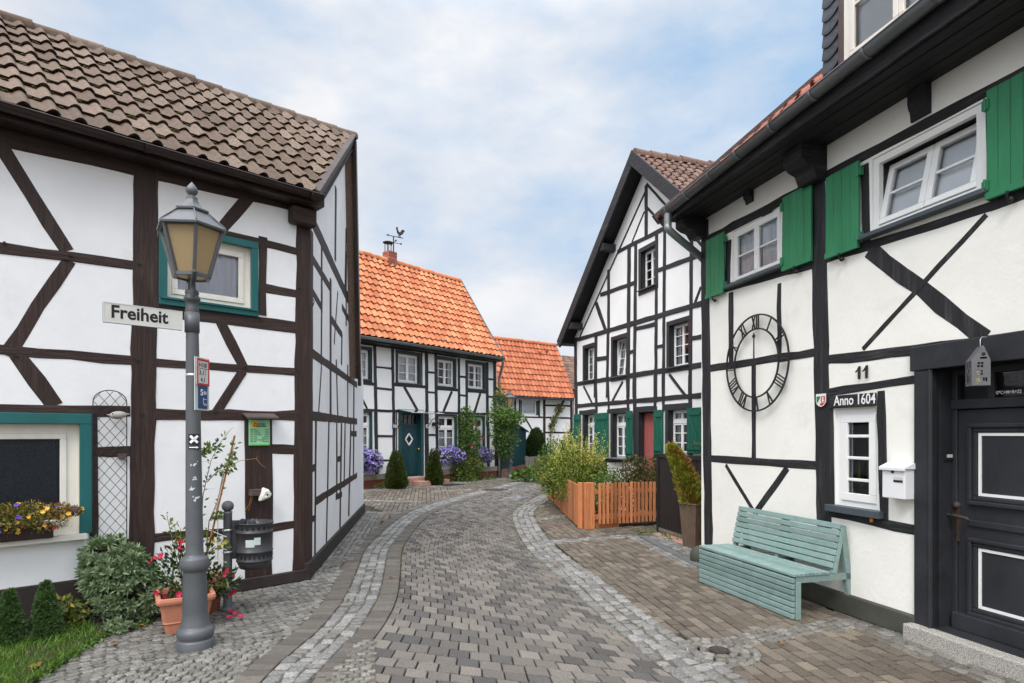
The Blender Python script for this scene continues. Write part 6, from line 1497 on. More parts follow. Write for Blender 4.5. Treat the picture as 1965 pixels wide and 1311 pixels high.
# ---------------------------------------------------------------- weather-stone board on the wide brown post
LF.crop(440, 780, .16779); Fo = .03
x0, z1 = LF.sz(228, 150, Fo); x1, z0 = LF.sz(464, 446, Fo); bw, bh = x1-x0, z1-z0
t = thing('information_board', 'green notice with a yellow sun under a small wooden roof on the brown post', 'notice board', LF.P(x0, z0, Fo))
mb = MB(); mb.fbox(LF, x0, x1, z0, z1, .012, .03); mb.build('panel', M['board_green'], t)
mb = MB(); disc(LF, mb, x0+bw*.28, z0+bh*.80, bw*.17, .03, .0312, 24); mb.build('sun', M['sun_yellow'], t)
mb = MB(); mb.fbox(LF, x0, x1, z0, z0+bh*.035, .0301, .0312)
for k in range(40): xx = x0+bw*rng.random(); mb.prism([LF.P(xx, z0+bh*.03, .0302), LF.P(xx+.004, z0+bh*.03, .0302), LF.P(xx+.006*rng.normal(), z0+bh*(.05+.03*rng.random()), .0302)], Vector((LF.n.x, LF.n.y, 0))*.001)
mb.build('grass_drawing', M['leaf_green_ink'], t)
mb = MB(); text_mesh('Westerholter', .03, LF, x0+bw*.22, z0+bh*.805, .0315, .0004, .0007, width=bw*.56, mb=mb); text_mesh('Wetterstation', .03, LF, x0+bw*.18, z0+bh*.725, .0315, .0004, .0009, width=bw*.66, mb=mb)
for k, (a, b) in enumerate((('Stein nass -', 'Regen'), ('Stein trocken -', 'Sonne'), ('Stein unsichtbar', 'Nebel'), ('Stein in Bewegung', 'Sturm'), ('Stein warm -', 'Sommer'), ('Stein zu Eis -', 'Eiswetter'), ('Stein unter Wasser -', 'Hochwasser'), ('Stein weg -', 'Diebstahl'))):
    zz = z0+bh*(.61-.068*k); text_mesh(a, .0165, LF, x0+bw*.05, zz, .0315, .0003, .0003, mb=mb); q = len(b)*.0082; text_mesh(b, .0165, LF, x1-bw*.05-q, zz, .0315, .0003, .0003, width=q, mb=mb)
mb.build('lettering', M['ink'], t)
mb = MB(); ra = LF.sz(165, 110, .05); rb2 = LF.sz(530, 110, .05); zr_ = LF.sz(300, 128, .05)[1]
mb.hexa([LF.P(ra[0], zr_-.018, .15), LF.P(rb2[0], zr_-.018, .15), LF.P(rb2[0], zr_+.03, .01), LF.P(ra[0], zr_+.03, .01), LF.P(ra[0], zr_+.004, .15), LF.P(rb2[0], zr_+.004, .15), LF.P(rb2[0], zr_+.052, .01), LF.P(ra[0], zr_+.052, .01)]); mb.build('little_roof', M['old_timber_h'], t, bevel=.004)
pg = LF.sz(300, 985, .07); t = thing('weather_stone', 'pale fish head shaped stone on a wooden peg below the green notice', 'stone', LF.P(pg[0], pg[1], .05))
mb = MB(); mb.fbox(LF, pg[0]-.055, pg[0]+.05, pg[1]-.035, pg[1]+.035, .012, .11); mb.build('peg', M['old_timber_h'], t, bevel=.005)
bm = bmesh.new(); bmesh.ops.create_icosphere(bm, subdivisions=3, radius=1)
sp = LF.sz(412, 1005, .13); pol = [(-.075, -.075), (-.06, -.02), (-.025, .085), (.045, .055), (.082, 0), (.06, -.045), (-.05, -.085)]
o_ = MB(); n3l = Vector((LF.n.x, LF.n.y, 0)); outline = [(sp[0]+x*.92, sp[1]+z*.92) for x, z in pol]; cen = (sp[0]+.01, sp[1]-.005)
vs = []; m_ = len(outline)
for sc_, of in ((.35, .155), (.85, .145), (1, .115), (.85, .075), (.3, .06)):
    for (x, z) in outline: vs.append(LF.P(cen[0]+(x-cen[0])*sc_, cen[1]+(z-cen[1])*sc_, of+rng.normal()*.003))
fs = [(i*m_+k, i*m_+(k+1) % m_, (i+1)*m_+(k+1) % m_, (i+1)*m_+k) for i in range(4) for k in range(m_)]+[tuple(range(m_)), tuple(range(4*m_, 5*m_))]; o_.add(vs, fs); o_.build('stone', M['stone_white'], t, bevel=.006)
bm.free()
mb = MB(); disc(LF, mb, sp[0]+.015, sp[1]-.005, .011, .150, .158, 10); mb.build('screw_eye', M['rust_iron'], t)
mb = MB()
for dx in (0, .02): mb.tube([LF.P(pg[0]-.05+dx, pg[1]-.03, .08), LF.P(pg[0]-.06+dx*.5, pg[1]-.12, .06), LF.P(pg[0]-.10+dx*2, pg[1]-.20, .03)], .003, 5)
mb.build('cord', M['cane'], t); LF.crop()
# ---------------------------------------------------------------- wire trellis with a little bird
LF.crop(160, 740, .2364); off = .045; xl, xr = LF.sz(78, 600, off)[0], LF.sz(352, 600, off)[0]; zt_ = LF.sz(200, 38, off)[1]; zs_ = LF.sz(80, 130, off)[1]; zb_ = LF.sz(200, 1262, off)[1]
t = thing('wire_trellis', 'black wire trellis with diamond mesh and arched top on the brown timbered wall', 'trellis', LF.P(xl, zb_, off)); xm = (xl+xr)/2; hw = (xr-xl)/2
arcp = [LF.P(xm+hw*math.cos(a), zs_+(zt_-zs_)*math.sin(a), off) for a in np.linspace(math.pi, 0, 17)]
mb = MB(); mb.tube([LF.P(xl, zb_, off)]+arcp+[LF.P(xr, zb_, off)], .0045, 6); mb.build('frame', M['iron'], t)
mb = MB(); stp = (xr-xl)/3.05
def topz(x): return zs_+(zt_-zs_)*math.sqrt(max(0, 1-((x-xm)/hw)**2))
slope_ = 1.28
for sg in (1, -1):
    c = -12*stp
    while c < 20*stp:
        pts = []
        for x in np.linspace(xl, xr, 40):
            z = zb_+c+sg*(x-xl)*slope_
            if zb_ <= z <= topz(x): pts.append(LF.P(x, z, off+.002*sg))
        if len(pts) > 1: mb.tube([pts[0], pts[-1]], .0026, 5)
        c += stp*slope_
mb.build('wire', M['iron'], t)
for (x, y) in ((352, 968), (75, 205), (345, 230)): pass
q = LF.sz(318, 240, off+.03); t = thing('bird_ornament', 'small grey bird ornament perched on the wire trellis', 'bird ornament', LF.P(q[0], q[1]-.03, off+.02)); d3l = Vector((LF.d.x, LF.d.y, 0))
mb = MB(); c = LF.P(q[0]-.03, q[1], off+.03); n_ = 9
prof = [(.001, -.075), (.018, -.07), (.030, -.05), (.038, -.02), (.036, .015), (.026, .045), (.012, .06), (.008, .085), (.001, .09)]
mb.lathe(prof, c, 14, axis=d3l+Vector((0, 0, .12))); mb.tube([c-d3l*.07, c-d3l*.10], [.010, .001], 6); mb.build('body', M['bird_grey'], t)
mb = MB(); mb.ball(c-d3l*.055+Vector((n3l.x*.026, n3l.y*.026, .01)), .006, 5); mb.build('eye', M['ink'], t)
q = LF.sz(315, 577, off); mb = MB(); a0, a1 = LF.sz(275, 575, off)[0], LF.sz(352, 575, off)[0]; zq = q[1]
mb.prism([LF.P(a, z, off-.03) for a, z in ((a0, zq+.03), (a0+.02, zq-.03), (a1-.02, zq-.035), (a1, zq+.03))], n3l*.05); tag(mb.build('seed_tray', M['old_timber_h'], None, LF.P(q[0], q[1], off), bevel=.003), 'small weathered wooden feeding tray hooked on the wire trellis', 'feeder'); LF.crop()

# ---------------------------------------------------------------- pots
def square_pot(name, label, c, heading, sb, stp, h, m, rim=.05, group=None, cat='flower pot'):
    t = thing(name, label, cat, c, group); a = R(heading); X = Vector((math.cos(a), math.sin(a), 0)); Y = Vector((-math.sin(a), math.cos(a), 0)); mb = MB()
    prof = [(sb*.5, 0), (sb*.5+(stp-sb)*.5*.27, h*.27), (sb*.5+(stp-sb)*.5*.27+.006, h*.285), (sb*.5+(stp-sb)*.5*.31+.006, h*.305), (sb*.5+(stp-sb)*.5*.32, h*.32), (stp*.5-.012, h-rim), (stp*.5+.006, h-rim), (stp*.5+.012, h-rim*.5), (stp*.5+.008, h), (stp*.5-.025, h), (stp*.5-.03, h-.05)]
    vs = []; K4 = ((1, 1), (-1, 1), (-1, -1), (1, -1)); rd_ = .028; ring = []
    for r_, z_ in prof:
        for i, (sx, sy) in enumerate(K4):
            for ph in range(3):
                an = math.pi/4+math.pi/2*i+(ph-1)*math.pi/4; px_ = sx*(r_-rd_)+rd_*math.cos(an); py_ = sy*(r_-rd_)+rd_*math.sin(an); vs.append(Vector(c)+X*px_+Y*py_+Vector((0, 0, z_)))
    n = 12; fs = [(i*n+k, i*n+(k+1) % n, (i+1)*n+(k+1) % n, (i+1)*n+k) for i in range(len(prof)-1) for k in range(n)]
    mb.add(vs, fs); mb.add(vs[:n], [tuple(range(n))[::-1]]); mb.build('body', M[m], t, bevel=.003)
    sl = MB(); sl.add([Vector(c)+X*(sx*(stp*.5-.03))+Y*(sy*(stp*.5-.03))+Vector((0, 0, h-.045)) for sx, sy in K4], [(0, 1, 2, 3)]); sl.build('soil', M['soil'], t); return t
Pc = Vector((-2.875, 5.36, 0)); square_pot('flower_pot', 'square terracotta pot of red flowers behind the street lamp', Pc, 32, .30, .43, .315, 'terracotta')
P2 = Vector((-2.90, 5.86, 0)); t = thing('flower_pot', 'smaller round terracotta pot behind the square one, half hidden by the lamp', 'flower pot', P2)
mb = MB(); mb.lathe([(.001, 0), (.08, 0), (.110, .28), (.122, .28), (.126, .30), (.126, .34), (.115, .345), (.108, .33), (.106, .30)], P2, 28); mb.build('body', M['terracotta'], t); mb = MB(); mb.lathe([(.001, .31), (.108, .31)], P2, 20); mb.build('soil', M['soil'], t)
# wicker planter
Wc = Vector((2.725, 9.18, 0)); t = thing('wicker_planter', 'tall tapered brown wicker planter against the corner post', 'planter', Wc); a = R(40); X = Vector((math.cos(a), math.sin(a), 0)); Y = Vector((-X.y, X.x, 0)); mb = MB()
hw_ = lambda z: (.104+.042*z/.65); nz = 38
for fx, (E1, E2) in enumerate(((X, Y), (Y, -X), (-X, -Y), (-Y, X))):
    for j in range(nz):
        z0_, z1_ = .65*j/nz, .65*(j+1)/nz-.003; nw = 9; w0, w1 = hw_(z0_), hw_(z1_)
        for k in range(nw):
            u0, u1 = -1+2*k/nw, -1+2*(k+1)/nw; o_ = .004 if (j+k) % 2 else -.002
            q = [Wc+E1*(w0+o_*0)+E2*(u0*w0)+Vector((0, 0, z0_)), Wc+E1*w0+E2*(u1*w0)+Vector((0, 0, z0_)), Wc+E1*w1+E2*(u1*w1)+Vector((0, 0, z1_)), Wc+E1*w1+E2*(u0*w1)+Vector((0, 0, z1_))]
            cc = (q[0]+q[1]+q[2]+q[3])/4+E1*(.004+o_); mb.add(q+[cc], [(0, 1, 4), (1, 2, 4), (2, 3, 4), (3, 0, 4)])
mb.build('woven_body', M['wicker'], t)
mb = MB(); w1 = hw_(.65)
for E1, E2 in ((X, Y), (Y, -X), (-X, -Y), (-Y, X)): mb.beam(Wc+E1*w1-E2*(w1+.006)+Vector((0, 0, .655)), Wc+E1*w1+E2*(w1+.006)+Vector((0, 0, .655)), .022, .022)
mb.build('rim', M['wicker'], t, bevel=.004); mb = MB(); mb.add([Wc+X*sx*w1*.95+Y*sy*w1*.95+Vector((0, 0, .61)) for sx, sy in ((1, 1), (-1, 1), (-1, -1), (1, -1))], [(0, 1, 2, 3)]); mb.build('soil', M['soil'], t)

# ---------------------------------------------------------------- fences and shed
up = Vector((0, 0, 1))
fa = fence_c.copy(); fb_ = gnd(1053, 956.5); fd = (fb_-fa).normalized(); FLn = (fb_-fa).length
t = thing('garden_fence', 'orange board fence running away from the corner post beside the street', 'fence', fa)
mb = MB(); mb.beam(fa, fa+up*.825, .085, .085, fd); 
mb.build('post', M['fence_wood'], t, bevel=.005)
for q in (FLn*.42, FLn): mb = MB(); mb.beam(fa+fd*q, fa+fd*q+up*.80, .085, .085, fd); mb.build('post', M['fence_wood'], t, bevel=.005)
mb = MB(); x = .05; fn_ = Vector((-fd.y, fd.x, 0)); fn_ = fn_ if fn_.x < 0 else -fn_
while x < FLn-.04:
    w_ = .118+rng.uniform(-.006, .006); hj = rng.normal()*.004; c = fa+fd*(x+w_/2)+fn_*(.035+rng.normal()*.002); mb.beam(c+up*(.035+hj), c+up*(.785+hj), w_-.006, .022, fn_); x += w_
mb.build('plank', M['fence_wood'], t, bevel=.004)
mb = MB()
for z in (.2, .62): mb.beam(fa+up*z, fb_+up*z, .04, .06, up)
mb.build('rail', M['fence_wood'], t)
ga = gnd(1131, 1015); gb = Vector((2.76, 11.42, 0)); gdv = (gb-ga).normalized(); gl_ = (gb-ga).length; gn = Vector((gdv.y, -gdv.x, 0))
t = thing('garden_gate', 'orange picket gate with rounded gaps between the double post and the dark board fence', 'gate', ga)
t['label'] = 'orange picket gate with open gaps between the double post and the dark board fence'
for q in (-.055, .04): mb = MB(); mb.beam(ga+gdv*q, ga+gdv*q+up*.83, .088, .09, gdv); mb.build('post', M['fence_wood'], t, bevel=.005)
n = 16; xs = np.linspace(.19, gl_-.05, n)
mb = MB()
for x in xs: c = ga+gdv*(x+rng.normal()*.003)+gn*.032; zl = .075+rng.normal()*.004; zh = .815+rng.normal()*.004; mb.beam(c+up*zl, c+up*zh, .048, .030, gn)
mb.build('picket_slat', M['fence_wood'], t, bevel=.004)
mb = MB()
for z in (.22, .66): mb.beam(ga+gdv*.08+up*z, ga+gdv*gl_+up*z, .035, .07, up)
mb.build('rail', M['fence_wood'], t)
mb = MB(); mb.box(ga+gdv*.35-gn*.25+up*.06, (.28, .2, .09), (gdv, gn, up)); tag(mb.build('wooden_box', M['fence_wood'], None, ga+gdv*.35-gn*.25), 'low wooden box on the ground behind the picket gate', 'box')
# dark boarded screen
da = Vector((2.565, 10.62, 0)); db = Vector((2.96, 8.95, 0)); ddv = (db-da).normalized(); dn = Vector((ddv.y, -ddv.x, 0)); dn = dn if dn.x < 0 else -dn
t = thing('board_screen', 'dark stained board screen between the picket gate and the wicker planter', 'fence', da); mb = MB(); L_ = (db-da).length; n = 15
for k in range(n): c = da+ddv*(L_*(k+.5)/n); mb.beam(c+up*.07, c+up*1.30, L_/n-.005, .02, dn)
mb.build('plank', M['dark_board'], t, bevel=.003); mb = MB(); mb.beam(da+up*1.33-ddv*.05, db+up*1.33, .06, .06, up); mb.build('top_rail', M['dark_board'], t)
mb = MB(); mb.beam(da+up*.045, db+up*.045, .04, .06, up); mb.build('bottom_rail', M['fence_grey'], t); mb = MB(); mb.beam(da-ddv*.02, da-ddv*.02+up*1.31, .06, .06, dn); mb.build('post', M['dark_board'], t)
mb = MB(); mb.beam(da+dn*.12+ddv*.2+up*-.01, db+dn*.12+up*-.01, .22, .04, up); tag(mb.build('stone_kerb', M['red_stone']), kind='structure')
# green shed
So = gnd(985, 910.5); SH = Facade(So, 1275); t = thing('garden_shed', 'dark green lean to shed with upright boards on a brick base beside the distant lamp', 'shed', So)
s0, s1 = SH.sz(963, 900)[0], SH.sz(1008, 900)[0]; za_, zb_ = SH.sz(984, 813)[1], SH.sz(1008, 829)[1]; k_ = (zb_-za_)/(SH.sz(1008, 830)[0]-SH.sz(984, 830)[0]); zt = lambda s: za_+k_*(s-SH.sz(984, 830)[0]); zbs = .34
bk = lambda s: -.12-1.5*(s-s0)/(s1-s0)
mb = MB(); x = s0
while x < s1-.02:
    w_ = min(.14, s1-x); mb.prism([SH.P(x+.004, zbs, .0), SH.P(x+w_-.004, zbs, .0), SH.P(x+w_-.004, zt(x+w_)-.02, .0), SH.P(x+.004, zt(x)-.02, .0)], Vector((SH.n.x, SH.n.y, 0))*.03)
    mb.fbox(SH, x-.018, x+.018, zbs, zt(x)-.03, .03, .05); x += w_
mb.build('plank', M['teal_dark'], t)
mb = MB(); mb.add([SH.P(s, z, o) for s, z, o in ((s0, zbs-.02, -.005), (s1, zbs-.02, -.005), (s1, zt(s1), -.005), (s0, zt(s0), -.005), (s0, zbs-.02, bk(s0)), (s1, zbs-.02, bk(s1)), (s1, zt(s1), bk(s1)), (s0, zt(s0), bk(s0)))], [(0, 1, 2, 3), (4, 5, 6, 7), (1, 5, 6, 2), (0, 4, 7, 3), (3, 7, 6, 2), (0, 4, 5, 1)]); mb.build('wall', M['teal_dark'], t)
mb = MB(); mb.hexa([SH.P(s, z, o) for z_ in (0, .06) for s, z, o in ((s0, zt(s0)+z_, .14), (s1+.12, zt(s1+.12)+z_, .14), (s1+.12, zt(s1+.12)+z_, bk(s1)-.1), (s0, zt(s0)+z_, bk(s0)))]); mb.build('roof', M['teal_dark'], t, bevel=.01)
mb = MB(); z = 0; row = 0
while z < zbs-.03:
    x = s0-.1+(row % 2)*.12
    while x < s1-.02: mb.fbox(SH, max(x, s0)+.005, min(x+.24, s1)-.005, z+.005, z+.075, -.05, .05+.003*(row % 2)); x += .24
    z += .08; row += 1
mb.build('brick_base', M['brick'], t); mb = MB(); mb.fbox(SH, s0, s1-.01, -.02, zbs-.02, -.1, .04); mb.build('base_mortar', M['mortar'], t)
# grey fence beyond the shed
ga_ = at(1008, 833, 25.5); ga_.z = 0; gb_ = at(1075, 833, 27.5); gb_.z = 0; GFc = Facade(ga_, d=(gb_-ga_).xy[:]); t = thing('board_fence', 'weathered grey board fence below the round clipped bush', 'fence', ga_); Lf = (gb_-ga_).length; ztf = H-(877-833)/FPX*25.5; mb = MB(); n = 11
for k in range(n): mb.fbox(GFc, Lf*k/n+.01, Lf*(k+1)/n-.01, .02, ztf+rng.normal()*.008, -.02, .02)
mb.build('plank', M['fence_grey'], t); mb = MB()
for k in (0, .33, .66): mb.fbox(GFc, Lf*k-.05, Lf*k+.05, 0, ztf+.03, .021, .09)
mb.fbox(GFc, 0, Lf, ztf-.12, ztf-.04, -.06, -.021); mb.build('frame', M['fence_grey'], t)
mp_ = CF.px(832, 936, 1.0); mp_.z = 0; mb = MB(); mb.fbox(CF, CF.sz(806, 930)[0], CF.sz(838, 930)[0], -.01, .018, .76, 1.3); tag(mb.build('door_mat', M['mat_black'], None, CF.P(CF.sz(822, 930)[0], 0, 1.0)), 'black rubber door mat on the ground below the red sandstone steps', 'door mat')
# ---------------------------------------------------------------- plants
def plant(name, label, cat, loc, group=None): return thing(name, label, cat, loc, group)
def V3(p): return np.array([p[0], p[1], p[2]], float)
def stems(paths, r, m, parent, name='stem', n=5):
    mb = MB()
    for p in paths: mb.tube(p, [r*(1-.6*i/max(1, len(p)-1)) for i in range(len(p))], n)
    return mb.build(name, M[m], parent)
def blooms(name, m, pos, face, size, parent, petals=5):
    size = np.broadcast_to(np.asarray(size, float), (len(pos),))
    for p, f, z in zip(np.asarray(pos, float), np.asarray(face, float), size): flowers(name, m, [p], [f], z, parent, petals)
def bushy(t, c, rad, n, L, W, m, stem_m='bark', bump=.3, up=.3, shell=.45, ns=14, name='foliage', nb=16):
    p, d, u = cloud(n, c, rad, shell, up, bump, nb); k = p[:, 2] > .02; p, d, u = p[k], d[k], u[k]
    o = leaves(name, M[m], p, d, u, L*rng.uniform(.6, 1.25, len(p)), W*rng.uniform(.7, 1.2, len(p)), t)
    base = rootloc(t)
    if ns:
        ps = []
        for i in range(ns):
            q = p[rng.integers(len(p))]; b = Vector((c[0]+rng.normal()*.05, c[1]+rng.normal()*.05, base.z)); e = Vector(q); mid = (b+e)/2+Vector((0, 0, .1*(e-b).length)); ps.append([b, mid, e])
        stems(ps, .010+.012*max(rad), stem_m, t)
    return o
def along(paths, n, L, W, m, t, name='foliage', droop=.0, spread=.03, both=True):
    """Leaves set along stems."""
    P = []; D = []; U = []
    for path in paths:
        q = np.array([V3(p) for p in path]); T = np.linspace(0, 1, n); x = np.linspace(0, 1, len(q)); pts = np.stack([np.interp(T, x, q[:, i]) for i in range(3)], 1); tg = unit(np.gradient(pts, axis=0)+1e-6)
        side = unit(np.cross(tg, randdir(n))); P.append(pts+side*spread*rng.random((n, 1))); D.append(unit(side+tg*.6+np.array([0, 0, -droop]))); U.append(unit(np.cross(side, tg)+np.array([0, 0, .6])))
    P, D, U = map(np.concatenate, (P, D, U)); N = len(P)
    return leaves(name, M[m], P, D, U, L*rng.uniform(.6, 1.2, N), W*rng.uniform(.7, 1.2, N), t)

# --- flower bed by the brown timbered house: soil, lawn, dwarf spruces, sage shrub
bed = [LF.P(-9, 0, -.05), LF.P(-1.55, 0, -.05)]+edge[::-1]+[gnd(-80, 1420), Vector((-6.5, 2.6)), Vector((-9, 2.0))]
sheet('flower_bed', bed, .012, 'soil')
lawn = [gnd(-300, 1190), gnd(40, 1190), gnd(110, 1203), gnd(190, 1208), gnd(174, 1240), gnd(116, 1278), gnd(64, 1314), gnd(0, 1362), Vector((-6.2, 2.7))]
N = 30000; bx = np.array([(q[0], q[1]) for q in lawn]); pp = rng.uniform(bx.min(0), bx.max(0), (N*3, 2)); pp = pp[inpoly(pp, lawn)]
dn_ = np.array([noise_ for noise_ in (np.sin(pp[:, 0]*7+1)*np.cos(pp[:, 1]*6)+np.sin(pp[:, 0]*17+pp[:, 1]*13)*.6)]); keep = rng.random(len(pp)) < np.clip(.75+.35*dn_, .15, 1); pp = pp[keep][:N]
n = len(pp); dirs = unit(np.stack([rng.normal(size=n)*.55, rng.normal(size=n)*.55, np.ones(n)], 1))
V, F_ = leaf_geo(np.column_stack([pp, np.full(n, .010)]), dirs, randdir(n), rng.uniform(.035, .10, n), .0045, .1, .2); tag(np_mesh('grass', M['lf_grass'], V, F_), kind='stuff')
ex = spline([gnd(64, 1311), gnd(116, 1276), gnd(174, 1238), gnd(203, 1220), gnd(290, 1199)], 60); n = 900
pp = ex[rng.integers(0, 60, n)]+rng.normal(size=(n, 2))*.035; dirs = unit(np.stack([rng.normal(size=n), rng.normal(size=n), np.ones(n)*.8], 1))
V, F_ = leaf_geo(np.column_stack([pp, np.full(n, .012)]), dirs, randdir(n)+np.array([0, 0, .8]), rng.uniform(.02, .05, n), .012, .1); tag(np_mesh('edge_weeds', M['lf_mid'], V, F_), kind='stuff')
def spruce(loc, r, h, label):
    t = plant('dwarf_spruce', label, 'dwarf conifer', loc, 'dwarf spruces in the flower bed'); P = []; D = []; U = []; b = V3(loc)
    for i in range(760):
        f = .03+.97*rng.random()**.6; z = h*(1-f); rr = r*(.10+.90*f**.75)*(1+.12*math.sin(i*2.4)+rng.normal()*.05); a = rng.random()*6.283
        c = b+np.array([rr*math.cos(a), rr*math.sin(a), z+.015]); out = np.array([math.cos(a), math.sin(a), .35+1.2*(1-f)]); out /= np.linalg.norm(out); m_ = 40
        dd = unit(out+randdir(m_)*.85); P.append(np.repeat((c-out*.02)[None], m_, 0)+randdir(m_)*.006); D.append(dd); U.append(randdir(m_))
    P, D, U = map(np.concatenate, (P, D, U)); leaves('foliage', M['lf_spruce'], P, D, U, rng.uniform(.020, .036, len(P)), .0085, t)
    stems([[loc, Vector(loc)+Vector((0, 0, h*.9))]], .02, 'bark', t, 'trunk')
spruce(at(88, 833, 5.02)*1-Vector((0, 0, H)), .122, .50, 'dwarf spruce between the cut off one and the grey green shrub, wholly in view')
spruce(at(18, 833, 4.86)-Vector((0, 0, H)), .118, .47, 'dwarf spruce at the very edge of the flower bed, partly cut off')
def rosettes(t, c, rad, nr, nl, L, W, m, name='foliage', bump=.25, shell=.75):
    p, d, u = cloud(nr, c, rad, shell, .35, bump); k = p[:, 2] > .03; p, d = p[k], d[k]; P = []; D = []; U = []
    for q, dd in zip(p, d):
        dd = dd/np.linalg.norm(dd); e = unit(np.cross(dd[None], randdir(1)))[0]; f = np.cross(dd, e); ph = rng.random()*6
        for k in range(nl):
            a = ph+2.4*k; tl = .25+.85*k/nl; v = (e*math.cos(a)+f*math.sin(a))*tl+dd*(1.15-tl*.9); P.append(q-dd*.035*(k/nl)); D.append(v); U.append(dd)
    P, D, U = map(np.array, (P, D, U)); return leaves(name, M[m], P, D, U, L*rng.uniform(.7, 1.2, len(P)), W*rng.uniform(.9, 1.25, len(P)), t, .12, .15, .64)
sc_ = gnd(222, 1192); t = plant('sage_shrub', 'big rounded grey green shrub against the brown timbered wall', 'shrub', sc_)
rosettes(t, (sc_.x, sc_.y+.02, .33), (.31, .26, .29), 260, 13, .075, .028, 'lf_sage', bump=.45); rosettes(t, (sc_.x+.07, sc_.y, .47), (.17, .15, .19), 70, 13, .075, .028, 'lf_sage', 'upper_foliage')
stems([[sc_, sc_+Vector((math.cos(a)*.15, math.sin(a)*.12, .2)), sc_+Vector((math.cos(a)*.28, math.sin(a)*.22, .45))] for a in np.linspace(0, 6.28, 12)], .012, 'bark', t)
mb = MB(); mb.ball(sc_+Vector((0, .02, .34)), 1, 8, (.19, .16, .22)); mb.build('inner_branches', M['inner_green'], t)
for (x, y, r_, lb) in ((222, 1216, .10, 'small grey green seedling on the paving edge below the big shrub'), (158, 1192, .08, 'small grey green seedling at the foot of the dwarf spruce'), (286, 1190, .11, 'low green plant between the big shrub and the terracotta pot')):
    c = gnd(x, y); t = plant('sage_seedling', lb, 'plant', c, 'small plants along the bed'); rosettes(t, (c.x, c.y, .045), (r_, r_, .06), 20, 9, .055, .022, 'lf_sage', shell=.3); stems([[c, c+Vector((0, 0, .05))]], .005, 'stem_green', t)
c = gnd(128, 1204); t = plant('yellowing_plant', 'yellowing leafy plant between the dwarf spruce and the grey green shrub', 'plant', c); paths = []
for k in range(16): a = rng.random()*6.28; q = rng.uniform(.08, .2); paths.append([c, c+Vector((math.cos(a)*q*.5, math.sin(a)*q*.4, .14+.12*rng.random())), c+Vector((math.cos(a)*q, math.sin(a)*q*.7, .08+.14*rng.random()))])
stems(paths, .005, 'stem_green', t); along(paths, 9, .075, .04, 'lf_olive', t, droop=.4)
# --- potted plants by the lamp
def flower_pot_plant(label, c, rad, n, spikes, nf, base, seed_dir=0.):
    t = plant('flowering_plant', label, 'flowering plant', base); bushy(t, c, rad, n, .058, .026, 'lf_dark', 'stem_green', .3, .5, .3, 10)
    ps = []
    for (dx, dy, hz) in spikes: b = Vector(base); ps.append([b, b+Vector((dx*.6, dy*.6, hz*.6)), b+Vector((dx, dy, hz))])
    if ps: stems(ps, .006, 'stem_green', t, 'shoot'); along(ps, 26, .062, .028, 'lf_olive', t, 'shoot_leaves')
    p, d, u = cloud(nf, c, np.array(rad)*1.06, .9, .1, .1); d[:, 1] -= .8; blooms('flower', M['pt_red'], p, d, .062, t)
    return t
b1 = Vector((Pc.x, Pc.y, .27)); flower_pot_plant('dark leaved plant with red trumpet flowers in the square terracotta pot', (Pc.x-.02, Pc.y-.02, .50), (.24, .22, .25), 420, [(-.16, 0, .72), (-.12, .05, .62), (-.05, .02, .60), (.08, .04, .55)], 16, b1)
b2 = Vector((P2.x, P2.y, .31)); flower_pot_plant('trailing plant with red flowers hanging from the round pot toward the bollard', (P2.x+.20, P2.y-.28, .33), (.17, .14, .13), 230, [], 8, b2)
# climbing plant on a cane
vd = 5.75; k = lambda x, y, Y=vd: at(370+x*.2593, 840+y*.2593, Y)
t = plant('climbing_plant', 'thin climbing plant with small dark leaves on a bamboo cane behind the lamp', 'climbing plant', b2)
mb = MB(); mb.tube([k(70, 1010), k(310, -15)], .009, 7); mb.build('cane', M['cane'], t)
mb = MB(); mb.tube([k(85, 1010), k(238, 180)], .0035, 5); mb.tube([k(185, 900), k(185, 560)], .0035, 5)
for y_ in range(5): mb.tube([k(60, 660+y_*95), k(250, 735+y_*95)], .0028, 5)
mb.tube([k(0, 170), k(215, 188)], .0028, 5); mb.tube([k(0, 375), k(165, 378)], .0028, 5); mb.build('support_wire', M['steel'], t)
vp = [[k(70, 1000), k(60, 700), k(75, 430), k(105, 290), k(135, 170), k(185, 60), k(240, -10)], [k(90, 1000), k(120, 620), k(180, 480), k(230, 270), k(270, 180), k(300, 80), k(318, 40)], [k(105, 330), k(180, 250), k(250, 230), k(300, 205)], [k(60, 130), k(110, 95), k(160, 60), k(205, 70)], [k(130, 600), k(170, 575), k(215, 570)], [k(40, 130), k(75, 90), k(120, 60)], [k(300, 100), k(280, 200), k(240, 260)]]
tend = [[k(240, -10), k(262, -40), k(300, -78)], [k(300, 205), k(335, 175), k(385, 165), k(470, 155), k(505, 200), k(540, 222)], [k(470, 155), k(478, 140)]]
stems(vp, .0050, 'bark', t); stems(tend, .0035, 'cane', t, 'tendril'); along(vp, 30, .052, .027, 'lf_mid', t, spread=.02); 
lw = [[k(60, 800), k(100, 760), k(150, 720)], [k(100, 850), k(170, 800), k(225, 760)], [k(80, 1000), k(150, 960), k(300, 1010)]]; along(lw, 22, .075, .040, 'lf_olive', t, 'lower_leaves', spread=.05)
for i, (x, y) in enumerate(((443, 1178), (452, 1183), (440, 1190), (462, 1189))):
    c = gnd(x, y); t = plant('fallen_flower', 'red flower fallen on the paving beside the bollard', 'fallen flower', c, 'red flowers fallen by the bollard'); flowers('petal', M['pt_red'], [(c.x, c.y, .022)], [(.2, -.4, 1)], .065, t)
